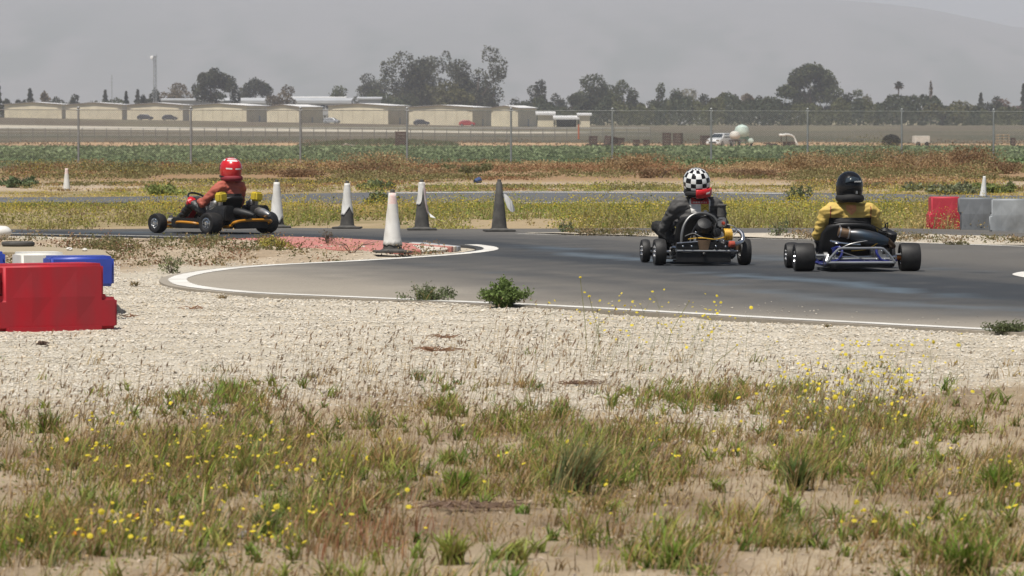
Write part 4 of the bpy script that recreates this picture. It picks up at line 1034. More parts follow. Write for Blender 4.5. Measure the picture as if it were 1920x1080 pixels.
for s in (-1, 1):
    mb = MB(); mb.tube(smooth_line([(s * .31, .26, .08), (s * .42, .3, .12), (s * .42, .62, .13), (s * .33, .72, .08)], 4), .012, 8); mb.build('side_bar', BLK, K1)
    mb = MB(); mb.box((s * (wf / 2 - .12), wb, .115), (.04, .05, .09)); mb.build('kingpin', BLKM, K1, bevel=.004)
mb = MB(); mb.tube([(.36, -.06, .15), (.36, -.06, .22)], .04, 12); mb.build('clutch_drum', BROWN, K1)
steering(K1, (-.03, .74, .44), .15)
mb = MB(); mb.box((0, 1.22, .19), (.32, .03, .22), Matrix.Rotation(-.5, 3, 'X')); mb.build('front_panel', BLK, K1, bevel=.01)

rigging(K1, [[(-.19, -.08, .30), (-.12, -.15, .33), (-.05, -.19, .30), (.03, -.2, .27)], [(.20, -.06, .47), (.13, -.14, .45), (.10, -.19, .38), (.14, -.2, .30)], [(.24, -.1, .42), (.31, -.12, .40), (.34, -.14, .36), (.30, -.16, .31)]], [(-.16, -.1, .27), (-.05, -.2, .285), (.10, -.21, .27), (.20, -.17, .29)], [(-.24, -.24, .20), (-.15, -.24, .20), (.10, -.24, .20), (.2, -.24, .195), (.12, -.19, .26), (.19, -.19, .25), (-.10, -.2, .34), (-.27, -.18, .12)])
mb = MB(); mb.tube([(.26, .10 * math.cos(a), .14 + .10 * math.sin(a)) for a in [R(90) + R(180) * i / 12 for i in range(13)]] + [(.26, .1, .05), (.26, .14, .14), (.26, .1, .27), (.26, .0, .242)], .007, 5); mb.build('chain', ALU, K1)
# ---- red and orange kart at the left
K3 = empty('race_kart', G(448, 438.2), R(47)); tag(K3, 'orange framed kart with twin yellow air filters heading left', 'kart', 'racing karts on track')
wr, wf, wb = 1.20, 1.08, 1.04
floor_and_frame(K3, ORNG, wb, wr, wf, z=.085, r=.019)
for s in (-1, 1):
    wheel(K3, s * (wr / 2 - .1), 0, .142, .20, s); wheel(K3, s * (wf / 2 - .065), wb, .130, .135, s)
mb = MB(); mb.tube(smooth_line([(-.30, -.18, .12), (-.32, -.27, .16), (-.15, -.31, .18), (.15, -.31, .18), (.32, -.27, .16), (.30, -.18, .12)], 5), .019, 10); mb.build('bumper_hoop', ORNG, K3)
mb = MB(); mb.box((0, -.06, .13), (.60, .36, .12)); mb.build('rear_tray', BLKM, K3, bevel=.01)
for s in (-1, 1):
    mb = MB(); mb.prism([(-.09, .17), (.09, .17), (.10, .30), (.06, .37), (-.06, .37), (-.10, .30)], -.16, .20); q_ = mb.build('engine_shroud', BLKM, K3, bevel=.012); q_.location = (s * .31, 0, 0)
    mb = MB(); mb.prism([(-.05, .07), (.05, .07), (.05, .19), (-.05, .21)], .24, .80); q_ = mb.build('side_pod', BLK, K3, bevel=.02); q_.location = (s * .42, 0, 0)
seat(K3, (-.02, .02, .03), .44, .46)
engine(K3, (.32, .14, .20), BLKM, ALU, -.2, 8, 1.05); engine(K3, (-.32, .14, .20), BLKM, ALU, -.2, 8, 1.05)
for s in (-1, 1):
    mb = MB(); mb.box((s * .32, -.0, .48), (.14, .12, .125), Matrix.Rotation(.08 * s, 3, 'Y')); mb.build('yellow_filter', YEL, K3, bevel=.022, seg=3)
    mb = MB(); mb.tube([(s * .32, .03, .30), (s * .32, .01, .42)], .03, 12); mb.build('carburettor', ALU, K3)
    mb = MB(); mb.lathe([(.03, 0), (.055, .06), (.06, .16), (.045, .28), (.02, .34)], (s * .22, -.10, .30), (-s * .15, -.6, -.1), 18); mb.build('exhaust_chamber', BLKM if s < 0 else ALU, K3)
    mb = MB(); mb.tube(smooth_line([(s * .33, .26, .09), (s * .50, .3, .14), (s * .50, .64, .15), (s * .34, .76, .09)], 4), .017, 8); mb.build('side_bar', ORNG, K3)
mb = MB(); mb.prism([(-.17, .09), (.17, .09), (.14, .30), (.09, .40), (-.09, .40), (-.14, .30)], -.015, .015); o = mb.build('nose_panel', REDE, K3, bevel=.01); o.location = (0, 1.10, .0); o.rotation_euler = (R(28), 0, 0)
mb = MB(); mb.tube(smooth_line([(-.19, wb + .28, .085), (-.25, wb + .36, .12), (0, wb + .40, .13), (.25, wb + .36, .12), (.19, wb + .28, .085)], 5), .019, 8); mb.build('nose_bar', ORNG, K3)
mb = MB(); mb.box((-.22, 1.02, .17), (.14, .1, .05)); mb.build('white_pad', PWHT, K3, bevel=.015)
steering(K3, (0, .76, .44), .15)

# ================================================================== DRIVERS
def capsule(mb, a, b, ra, rb, n=14):
    a = Vector(a); b = Vector(b); d = (b - a); L0 = max(d.length, 1e-4); ax = d / L0
    prof = [(0.001, -ra)] + [(ra * math.cos(t), ra * math.sin(t)) for t in (R(-60), R(-30), 0)] + [(rb * math.cos(t), L0 + rb * math.sin(t)) for t in (0, R(30), R(60))] + [(0.001, L0 + rb)]
    mb.lathe(prof, a, ax, n)
def blend_body(name, prims, mats, parent, voxel=.014, smooth_it=5, noise_amp=0.0):
    """prims: (kind, a, b, ra, rb, material) capsules, or ('e', centre, (sx,sy,sz), None, None, material) ellipsoids -> one continuous skin"""
    mb = MB()
    for p in prims:
        if p[0] == 'c': capsule(mb, p[1], p[2], p[3], p[4])
        else: mb.sphere(p[1], 1.0, 20, 14, sc=p[2])
    o = mb.build(name, mats, None, smooth=True, ang=180)
    md = o.modifiers.new('skin', 'REMESH'); md.mode = 'VOXEL'; md.voxel_size = voxel
    ms = o.modifiers.new('soft', 'SMOOTH'); ms.iterations = smooth_it; ms.factor = .6
    dg = bpy.context.evaluated_depsgraph_get(); dg.update()
    me = bpy.data.meshes.new_from_object(o.evaluated_get(dg))
    old = o.data; o.modifiers.clear(); o.data = me; bpy.data.meshes.remove(old)
    me.materials.clear()
    for m in mats: me.materials.append(m)
    nv = len(me.vertices); co = np.zeros(nv * 3, np.float32); me.vertices.foreach_get('co', co); co = co.reshape(-1, 3).astype(float)
    if noise_amp:
        no = np.zeros(nv * 3, np.float32); me.vertices.foreach_get('normal', no); no = no.reshape(-1, 3)
        for i in range(nv):
            v = co[i]; q = (1 - 2 * abs(mnoise.noise(Vector((v[0] * 7 + v[2] * 5, v[1] * 7, v[2] * 17))))) * .8 + .5 * (1 - 2 * abs(mnoise.noise(Vector((v[0] * 16 - v[2] * 9 + 4, v[1] * 16, v[2] * 30))))) - .6
            co[i] += no[i] * q * noise_amp
        me.vertices.foreach_set('co', co.astype(np.float32).ravel())
    npoly = len(me.polygons); ce = np.zeros(npoly * 3, np.float32); me.polygons.foreach_get('center', ce); ce = ce.reshape(-1, 3).astype(float)
    best = np.full(npoly, 1e9); idx = np.zeros(npoly, np.int32)
    for p in prims:
        if p[0] == 'c':
            a = np.array(p[1], float); b = np.array(p[2], float); d = b - a; t = np.clip(((ce - a) @ d) / max(d @ d, 1e-9), 0, 1)
            q = np.linalg.norm(ce - a - t[:, None] * d, axis=1) - (p[3] + (p[4] - p[3]) * t)
        else:
            e = np.array(p[2], float); rel = (ce - np.array(p[1], float)) / e; l = np.linalg.norm(rel, axis=1); q = (l - 1) * e.min()
        up = q < best; best = np.where(up, q, best); idx = np.where(up, p[5], idx)
    me.polygons.foreach_set('material_index', idx); me.polygons.foreach_set('use_smooth', np.ones(npoly, bool)); me.update()
    o.parent = parent; return o
def helmet_mesh(c, w, l, h, colf, mats, name, parent, rot=None):
    n, m = 64, 40; V = []; F = []; I = []
    for i in range(m + 1):
        t = i / m
        for j in range(n):
            a = 2 * math.pi * j / n
            th = t * R(138); rr = math.sin(th) ** .92 if th < R(90) else 1 - .10 * ((th - R(90)) / R(48)) ** 2
            z = math.cos(th) if th < R(90) else -(th - R(90)) / R(48) * .72
            chin = max(0, math.sin(a)) * max(0, -z) * .12
            V.append((w * rr * math.cos(a), l * rr * math.sin(a) * (1 + chin) + .01, h * z))
    for i in range(m):
        for j in range(n):
            j2 = (j + 1) % n; F.append((i * n + j, i * n + j2, (i + 1) * n + j2, (i + 1) * n + j)); I.append(colf((i + .5) / m, (j + .5) / n))
    mb = MB(); mb.V = V; mb.F = F; mb.I = I; o = mb.build(name, mats, parent, ang=60)
    o.location = c
    if rot: o.rotation_euler = rot
    s = o.modifiers.new('thickness', 'SOLIDIFY'); s.thickness = .012; s.offset = -1
    # visor and lower trim
    mb = MB(); V = []; F = []
    for k in range(15):
        a = R(30) + R(120) * k / 14
        for zz in (-.28, .0, .26): V.append((w * 1.015 * math.cos(a), l * 1.03 * math.sin(a) + .012, h * zz))
        if k: 
            for q in (0, 1): F.append((3 * k - 3 + q, 3 * k + q, 3 * k + 1 + q, 3 * k - 2 + q))
    mb.add(V, F); mb.build('visor', GLASS, o)
    mb = MB(); mb.tube([(w * .90 * math.cos(a), l * .90 * math.sin(a) * (1.10 if math.sin(a) > 0 else 1) + .01, -h * .72) for a in [2 * math.pi * i / 36 for i in range(36)]], .012, 8, closed=True); mb.build('edge_trim', BLK, o)
    return o
def glove(parent, palm, side, m):
    """hand closed on the wheel rim: palm, four bent fingers of different lengths, thumb from the side"""
    p = Vector(palm); pr = [('c', p + Vector((side * .02, -.055, -.03)), p, .03, .034, 0)]
    for i, (dx, ln) in enumerate(((-.030, .9), (-.010, 1.0), (.011, .95), (.031, .78))):
        b = p + Vector((dx, .030, .012)); k1 = b + Vector((0, .034 * ln, .004)); k2 = k1 + Vector((0, .012, -.028 * ln)); k3 = k2 + Vector((0, -.022 * ln, -.010))
        pr += [('c', b, k1, .0105, .0098, 0), ('c', k1, k2, .0098, .009, 0), ('c', k2, k3, .009, .008, 0)]
    t0 = p + Vector((-side * .030, -.012, .0)); t1 = t0 + Vector((-side * .028, .026, -.012)); t2 = t1 + Vector((side * .002, .024, -.018))
    pr += [('c', t0, t1, .0125, .011, 0), ('c', t1, t2, .011, .009, 0)]
    return blend_body('glove', pr, [m], parent, .006, 2)
def driver(kart, label, mats, lean=(0, 0), head=(0, .10, .84), sh_z=.60, sh_w=.185, belly=.0, elbows=None, knee_out=.20, sx=0.0, bulk=1.0, noise_amp=.006):
    """seated, back to the rear axle, knees up, both hands on the wheel. mats: jacket, trousers, shoes, cuff, glove"""
    o = empty('person', (0, 0, 0)); o.parent = None
    o.location = kart.location.copy(); o.rotation_euler = kart.rotation_euler.copy()
    tag(o, label, 'person', 'kart drivers')
    X = lambda x, y, z: (sx + x, y, z)
    lx, ly = lean; J, T, S, C = 0, 1, 2, 3
    hip = (0, .30, .20); chest = (lx * .6, .17 + ly * .6, .43)
    pr = [('e', X(0, .29, .20), (.19 * bulk, .15, .12), None, None, T), ('e', X(lx * .3, .225 + ly * .3, .32), (.165 * bulk, .125, .15), None, None, J),
          ('e', X(lx * .7, .165 + ly * .7, .47), (.195 * bulk, .125, .17), None, None, J),
          ('c', X(lx - sh_w * .8, .15 + ly, sh_z - .02), X(lx + sh_w * .8, .15 + ly, sh_z - .02), .082 * bulk, .082 * bulk, J),
          ('c', X(lx * .9, .15 + ly, sh_z + .0), X(head[0] * .9, head[1] + .02, head[2] - .12), .068, .058, J)]
    hands = []
    for i, s in enumerate((-1, 1)):
        shd = (lx + s * sh_w, .155 + ly, sh_z - .035); elb = elbows[i] if elbows else (lx + s * (sh_w + .12), .33, .40)
        hnd = (-sx * 0 + s * .135 - sx * .5, .635, .455)
        wri = tuple(Vector(hnd) + (Vector(elb) - Vector(hnd)).normalized() * .075)
        pr += [('c', X(*shd), X(*elb), .066 * bulk, .052 * bulk, J), ('c', X(*elb), X(*tuple(Vector(elb).lerp(Vector(wri), .55))), .055 * bulk, .045, J), ('c', X(*tuple(Vector(elb).lerp(Vector(wri), .55))), X(*wri), .045, .036, C)]
        hands.append(X(*hnd))
        kn = (s * knee_out, .70, .385); an = (s * .15, 1.00, .155)
        pr += [('c', X(s * .10, .33, .20), X(*kn), .088, .066, T), ('c', X(*kn), X(*an), .062, .044, T), ('c', X(an[0], an[1] + .0, an[2] - .02), X(an[0], an[1] + .135, an[2] + .045), .042, .034, S)]
    b = blend_body('body', pr, mats[:4], o, .013, 6, noise_amp)
    for s, h_ in zip((-1, 1), hands): glove(o, h_, s, mats[4])
    return o, b, Vector(X(*head))
def patch_on(body, parent, name, w, h, centre, colf, mats, nx=40, nz=40, off=.004, shape=None):
    """piece of cloth laid on the back of a driver, following its surface"""
    bm = bmesh.new(); bm.from_mesh(body.data); bv = BVHTree.FromBMesh(bm); V = []; F = []; I = []; ids = {}
    for i in range(nz + 1):
        for j in range(nx + 1):
            u = j / nx - .5; v = i / nz - .5
            hit = bv.ray_cast(Vector((centre[0] + u * w, -1.0, centre[1] + v * h)), Vector((0, 1, 0)))
            if hit[0] is None: continue
            ids[(i, j)] = len(V); V.append(tuple(hit[0] + Vector((0, -off, 0))))
    for i in range(nz):
        for j in range(nx):
            k = [(i, j), (i, j + 1), (i + 1, j + 1), (i + 1, j)]; u = (j + .5) / nx - .5; v = (i + .5) / nz - .5
            if all(q in ids for q in k) and (shape is None or shape(u, v)):
                F.append(tuple(ids[q] for q in k)); I.append(colf(u, v))
    bm.free(); mb = MB(); mb.V = V; mb.F = F; mb.I = I; o = mb.build(name, mats, parent, ang=80); return o

WHP = mat('white_gloss', (.75, .75, .73), .25, coat=.6, var=.04); BLP = mat('black_gloss', (.008, .008, .009), .22, coat=0, var=.1, spec=.35); RDP = mat('red_gloss', (.55, .012, .016), .25, coat=.6, var=.08)
CLR = mat('red_cloth', (.50, .03, .03), .75, var=.15); CLW = mat('white_cloth', (.68, .66, .62), .8, var=.08); CLY = mat('yellow_cloth', (.60, .42, .05), .75, var=.1); CLB = mat('black_cloth', (.013, .0125, .0125), .8, var=.25, bump=.005, bscale=14)
GLV = mat('dark_glove', (.03, .03, .03), .7); SHOE = mat('dark_shoe', (.025, .025, .028), .6)
# driver with the chequered helmet
JACK = mat('charcoal_jacket', (.075, .072, .069), .72, var=.22, scale=7, bump=.010, bscale=9)
o, b, hd = driver(K1, 'driver in charcoal jacket and black and white chequered helmet', [JACK, CLB, SHOE, JACK, GLV], lean=(-.015, .04), head=(-.025, .15, .80), sh_z=.635, sh_w=.215, bulk=1.03, elbows=[(-.34, .34, .37), (.30, .33, .36)], knee_out=.34, noise_amp=.016)
def chk(t, u):
    row = int(t * 138 / 21.5); 
    if t * 138 > 116: return 1
    ncol = 14; return (row + int(u * ncol + .3)) % 2
hm = helmet_mesh(hd + Vector((0, 0, .05)), .137, .162, .142, chk, [WHP, BLP], 'helmet', o, (R(12), R(-4), R(6)))
# red shield at the back of the neck
mb = MB(); V = []; F = []; 
for k in range(17):
    a = R(-112) + R(78) * k / 16
    for q, (rr, zz) in enumerate(((1.08, -.32), (1.16, -.42), (1.17, -.70), (1.12, -.92), (1.02, -1.0))): V.append((.137 * rr * math.cos(a), .150 * rr * math.sin(a), .142 * zz))
    if k:
        for q in range(4): F.append((5 * k - 5 + q, 5 * k + q, 5 * k + 1 + q, 5 * k - 4 + q))
mb.add(V, F); rs = mb.build('red_neck_shield', RDP, hm, ang=60); s = rs.modifiers.new('thickness', 'SOLIDIFY'); s.thickness = .014; s.offset = -1
mb = MB()
for i, (a, z) in enumerate(((-70, -.62), (-66, -.61), (-62, -.63), (-58, -.61))): mb.box((.137 * 1.19 * math.cos(R(a)), .150 * 1.19 * math.sin(R(a)), .142 * z), (.006, .004, .020), Matrix.Rotation(R(a + 90), 3, 'Z') @ Matrix.Rotation(.3, 3, 'Y'))
mb.build('white_lettering', WHP, hm, smooth=False)
mb = MB(); mb.tube([(.098 * math.cos(a), .11 * math.sin(a), 0) for a in [2 * math.pi * i / 36 for i in range(36)]], .030, 10, closed=True); o_ = mb.build('neck_collar', CLB, o); o_.location = hd + Vector((0.0, -.01, -.072))
def emb(u, v):
    if abs(u) > .43 or v > .5 - .06 - .25 * u * u or (v < -.44): return 1
    if v > .02:
        if (u * 1.1) ** 2 + ((v - .44) * 1.4) ** 2 < .10: return 3
        if .07 < v < .17 and (int((u + .5) * 26) % 2 == 0) and abs(u) < .34: return 1
        return 0
    if u > .03: return 3 if (abs(abs(u - .22) - abs(v + .2)) < .012) else 2
    return 1
patch_on(b, o, 'back_patch', .215, .165, (.0, .62), emb, [CLR, CLW, CLY, CLB], shape=lambda u, v: v < .5 - .7 * u * u and abs(u) < .5 - max(0, -v) * .12)
patch_on(b, o, 'white_tab', .05, .08, (.055, .52), lambda u, v: 0, [CLW], 8, 10)
# driver with the black helmet and yellow jacket
JY = mat('yellow_jacket', (.53, .375, .095), .7, var=.16, scale=6, bump=.012, bscale=10); CUFF = mat('dark_maroon_sleeve', (.055, .022, .025), .75, var=.2)
o, b, hd = driver(K2, 'driver in yellow jacket and black helmet on the blue framed kart', [JY, CLB, SHOE, CUFF, GLV], lean=(-.0, -.02), head=(0, .12, .80), sh_z=.605, sh_w=.235, sx=-.05, bulk=1.04, elbows=[(-.30, .22, .35), (.30, .22, .35)], noise_amp=.017)
def blh(t, u): return 0
hm = helmet_mesh(hd + Vector((0.0, 0, .03)), .132, .160, .150, blh, [BLP], 'helmet', o, (R(4), 0, R(4)))
mb = MB(); V = []; F = []
for k in range(13):
    a = R(-125) + R(70) * k / 12
    for (rr, zz) in ((.845, .60), (.93, .47), (.985, .36), (1.01, .28)): V.append((.130 * rr * 1.02 * math.cos(a), .160 * rr * 1.02 * math.sin(a) + .01, .150 * zz + .018 * math.sin(math.pi * k / 12)))
    if k:
        for q in range(3): F.append((4 * k - 4 + q, 4 * k + q, 4 * k + 1 + q, 4 * k - 3 + q))
mb.add(V, F); s = mb.build('rear_vent', GLASS, hm, ang=60).modifiers.new('thickness', 'SOLIDIFY'); s.thickness = .012
mb = MB(); mb.tube(smooth_line([(.130 * 1.03 * math.cos(R(a)), .160 * 1.03 * math.sin(R(a)) + .01, z) for a, z in ((-140, -.045), (-115, -.015), (-90, -.005), (-65, -.018), (-45, -.035))], 5), .006, 6); mb.build('shell_ridge', BLP, hm)
mb = MB()
for i in range(8): mb.box((.130 * 1.05 * math.cos(R(-84 + i * 4.4)), .160 * 1.05 * math.sin(R(-84 + i * 4.4)) + .01, .060 + (.002 if i % 3 else 0)), (.006, .004, .010 if i % 2 else .013), Matrix.Rotation(R(6 + i * 4.4), 3, 'Z'))
mb.build('white_lettering', WHP, hm, smooth=False)
mb = MB(); mb.box((.130 * 1.02 * math.cos(R(-74)), .160 * 1.02 * math.sin(R(-74)) + .008, -.045), (.022, .006, .030), Matrix.Rotation(R(16), 3, 'Z')); mb.build('grey_sticker', GREYT, hm, bevel=.002)
mb = MB(); mb.tube([(.102 * math.cos(a), .118 * math.sin(a), .004 * math.sin(3 * a)) for a in [2 * math.pi * i / 36 for i in range(36)]], .040, 12, closed=True); o_ = mb.build('neck_collar', CLB, o); o_.location = hd + Vector((0, -.01, -.085))
OREMB = mat('orange_emblem', (.62, .27, .12), .75, var=.2); DKR = mat('dark_red_piping', (.25, .05, .03), .75)
patch_on(b, o, 'black_back_panel', .42, .22, (-.05, .415), lambda u, v: 0, [CLB], 40, 24, off=.006)
patch_on(b, o, 'orange_emblem', .10, .10, (-.045, .60), lambda u, v: 0, [OREMB], 24, 24, shape=lambda u, v: (v > -.05 and abs(u) < .46) or (abs(u) < .46 + (v + .05) * 1.0))
for cx, tl in ((-.25, .3), (.15, -.3)):
    patch_on(b, o, 'shoulder_seam', .03, .20, (cx, .535), lambda u, v: 0, [DKR], 20, 24, off=.003, shape=lambda u, v, t=tl: abs(u - t * (v ** 2 * 2 - .2)) < .16)
# driver with the red helmet
JR = mat('salmon_red_jacket', (.40, .10, .065), .75, var=.12, scale=6, bump=.008, bscale=10); TRB = mat('black_leather', (.02, .02, .02), .5, var=.3)
o, b, hd = driver(K3, 'driver in salmon red jacket and red helmet on the orange framed kart', [JR, TRB, SHOE, CLB, GLV], lean=(0, .02), head=(0, .14, .80), sh_z=.625, sh_w=.215, knee_out=.18, elbows=[(-.34, .33, .39), (.34, .33, .39)], noise_amp=.013)
def rdh(t, u):
    th = t * 138; s = math.sin(u * 2 * math.pi)
    if 34 < th < 46 and (.55 < u < .78 or .30 < u < .48 or .84 < u < .97): return 1
    if 20 < th < 27 and (.5 < u < .85): return 1
    if 84 < th < 89 and (.56 < u < .66 or .70 < u < .80): return 1
    return 0
hm = helmet_mesh(hd + Vector((0, 0, .045)), .138, .165, .146, rdh, [RDP, WHP], 'helmet', o, (R(5), 0, R(-8)))
mb = MB(); mb.tube([(.10 * math.cos(a), .115 * math.sin(a), 0) for a in [2 * math.pi * i / 36 for i in range(36)]], .040, 12, closed=True); o_ = mb.build('neck_collar', mat('dark_red_collar', (.22, .02, .03), .8, bump=.006, bscale=20), o); o_.location = hd + Vector((0, -.005, -.08))
patch_on(b, o, 'black_back_panel', .30, .20, (0, .42), lambda u, v: 0, [CLB], 24, 20, off=.005)
mb = MB(); mb.lathe([(.03, -.05), (.07, -.03), (.072, .03), (.03, .06)], (-.18, .70, .405), (-.2, -.7, .6), 18); mb.build('knee_pad', RDP, o)

# ================================================================== TREES BEHIND THE AIRFIELD
BARK = mat('grey_brown_bark', (.13, .10, .08), .9, var=.25, scale=1.5)
def rand_tris(c, size, col, flat=0.0, r=rng):
    """one randomly turned leaf-clump triangle pair (a kinked quad) at every centre"""
    n = len(c); a = r.normal(size=(n, 3)); a[:, 2] *= (1 - flat); a /= np.linalg.norm(a, axis=1)[:, None] + 1e-9
    b = r.normal(size=(n, 3)); b -= (a * b).sum(1)[:, None] * a; b /= np.linalg.norm(b, axis=1)[:, None] + 1e-9
    s = (size * r.uniform(.6, 1.3, n))[:, None]; w = s * r.uniform(.35, .7, n)[:, None]
    k = np.cross(a, b) * s * .25
    V = np.stack([c - a * s, c - b * w + k, c + a * s, c + b * w + k], 1).reshape(-1, 3)
    i = np.arange(n) * 4; T = np.concatenate([np.stack([i, i + 1, i + 2], 1), np.stack([i, i + 2, i + 3], 1)])
    return V, T, np.repeat(col, 4, 0)
def blob_points(blobs, n, r=rng, shell=.45):
    """blobs rows: x y z rx ry rz ; points mostly near the skin of the lobes"""
    vol = blobs[:, 3] * blobs[:, 5]; pick = r.choice(len(blobs), n, p=vol / vol.sum())
    d = r.normal(size=(n, 3)); d /= np.linalg.norm(d, axis=1)[:, None]; rad = (shell + (1 - shell) * r.random(n) ** .6 + .22 * (r.random(n) < .18) * r.random(n))[:, None]
    return blobs[pick, :3] + d * rad * blobs[pick, 3:6], pick
FOL = {'dark': (.050, .055, .030), 'green': (.070, .080, .036), 'olive': (.125, .118, .048), 'pale': (.18, .17, .12), 'brown': (.14, .11, .07), 'red': (.15, .10, .075), 'euc': (.068, .070, .042)}
def tree(px, top, wpx, kind, fol, label, D=1400.0, base=236.0, name=None, cat='tree', group='trees behind the airfield', dens=1.0):
    s_ = FPX / D; p = P(px, base, D); w = wpx / s_ * {'palm': 1.0, 'euc': 1.12, 'umbrella': 1.15, 'broad': 1.22}.get(kind, 1.38); H = (base - top) / s_
    gz = float(ground_z([p.x], [D])[0]); H += p.z - gz
    o = empty(name or {'conifer': 'conifer_tree', 'palm': 'palm_tree', 'euc': 'eucalyptus_tree', 'bare': 'conifer_tree'}.get(kind, 'broadleaf_tree'), (p.x, D, gz))
    tag(o, label, cat, group); r = rng
    tr = MB(); lean = r.uniform(-.05, .05) * H; bl = []
    if kind == 'palm':
        tr.tube([(lean * 0, 0, -.3), (.15 * w, 0, H * .45), (.25 * w, 0, H * .86)], [.28, .22, .19], 8); tr.build('trunk', BARK, o)
        top_ = np.array([.25 * w, 0, H * .86]); Vs = []; Ts = []; Cs = []; off = 0
        for k in range(46):
            az = r.uniform(0, 2 * math.pi); el = r.uniform(-.9, 1.2); L0 = w * r.uniform(.45, .75) * (1.05 if el > 0 else .9); u = np.array([math.cos(az) * math.cos(el), math.sin(az) * math.cos(el), math.sin(el)])
            sd = np.cross(u, [0, 0, 1.0]); sd /= np.linalg.norm(sd) + 1e-6; wd = L0 * .22
            q = np.array([top_, top_ + u * L0 * .6 + sd * wd, top_ + u * L0 + np.array([0, 0, -.3 * L0]), top_ + u * L0 * .6 - sd * wd])
            Vs.append(q); Ts.append(np.array([[0, 1, 2], [0, 2, 3]]) + off); Cs.append(np.repeat(np.array([[.05, .052, .03] if el > -.1 else [.12, .085, .05]]) * r.uniform(.7, 1.3), 4, 0)); off += 4
        fast_mesh('crown', np.concatenate(Vs), np.concatenate(Ts), LEAF, np.concatenate(Cs), o); return o
    if kind == 'conifer' or kind == 'bare':
        tr.tube([(0, 0, -.3), (lean * .3, 0, H * .5), (lean * .4, 0, H * .98)], [w * .06 + .1, w * .04 + .05, .03], 7)
        n = int((900 if kind == 'conifer' else 220) * dens); t = r.random(n) ** .8; z = H * (.10 + .9 * t); rad = w * .5 * (1 - t) ** .75 * (.7 + .3 * np.sin(t * 34)) * r.uniform(.35, 1.05, n); az = r.uniform(0, 2 * math.pi, n)
        c = np.stack([rad * np.cos(az) + lean * .4 * t, rad * np.sin(az), z - rad * .25], 1); size = np.full(n, .42 if kind == 'conifer' else .3) * (w / 3) ** .4
    else:
        nl = {'broad': 9, 'umbrella': 14, 'euc': 28, 'low': 8, 'oval': 7}[kind]
        for k in range(nl):
            if kind == 'broad': x = r.uniform(-.36, .36); z = .25 + .62 * r.random() * (1 - abs(x) * 1.1); rx = r.uniform(.16, .27); rz = r.uniform(.12, .2)
            elif kind == 'oval': x = r.uniform(-.26, .26); z = r.uniform(.2, .86); rx = r.uniform(.24, .38) * (1.15 - z * .5); rz = r.uniform(.13, .2)
            elif kind == 'umbrella': a_ = -1 + 2 * (k + .5) / nl; x = a_ * .40; z = .86 - .30 * abs(a_) ** 1.6 + r.uniform(-.05, .05) - (.12 if k % 3 == 1 else 0); rx = r.uniform(.12, .17); rz = r.uniform(.10, .17)
            elif kind == 'euc': x = r.uniform(-.42, .42); z = .12 + .78 * r.random() * (1 - .35 * abs(x)); rx = r.uniform(.14, .24); rz = r.uniform(.09, .16)
            else: x = r.uniform(-.4, .4); z = r.uniform(.3, .72); rx = r.uniform(.16, .26); rz = r.uniform(.18, .28)
            bl.append((x * w + lean * z, r.uniform(-.3, .3) * w, z * H, rx * w, rx * w * .9, rz * H))
        k = int(np.argmax([b[2] + b[5] for b in bl])); b = list(bl[k]); b[2] = H - b[5]; bl[k] = tuple(b)
        if kind == 'umbrella': bl += [(r.uniform(-.3, .3) * w, 0, H * .45, .16 * w, .16 * w, .10 * H) for _ in range(2)]
        n = int(min(9000, max(1000, w * H * (17.0 if kind in ('euc', 'umbrella') else 16.0))) * dens); c, pick = blob_points(np.array(bl), n); size = np.full(n, .33 + .008 * w)
        keep = c[:, 2] > H * .06; c = c[keep]; size = size[keep]; n = len(c); pick = pick[keep]
        tr.tube([(0, 0, -.3), (lean * .3, 0, H * .3), (lean * .6, 0, H * .6)], [w * .025 + .16, w * .02 + .1, .08], 7)
        for b in bl[:7]: tr.tube([(lean * .25, 0, H * .25), ((lean * .25 + b[0]) / 2, b[1] / 2, (H * .3 + b[2]) / 2), (b[0], b[1], b[2])], [.16, .11, .05], 5)
    tr.build('trunk', BARK, o)
    base_c = np.array(FOL[fol]); col = base_c[None] * r.uniform(.72, 1.35, n)[:, None] * np.array([1, 1, 1])[None]
    if bl: col *= (r.uniform(.8, 1.25, len(bl)))[pick][:, None]
    V, T, C = rand_tris(c, size, col); fast_mesh('crown', V, T, LEAF, C, o)
    return o
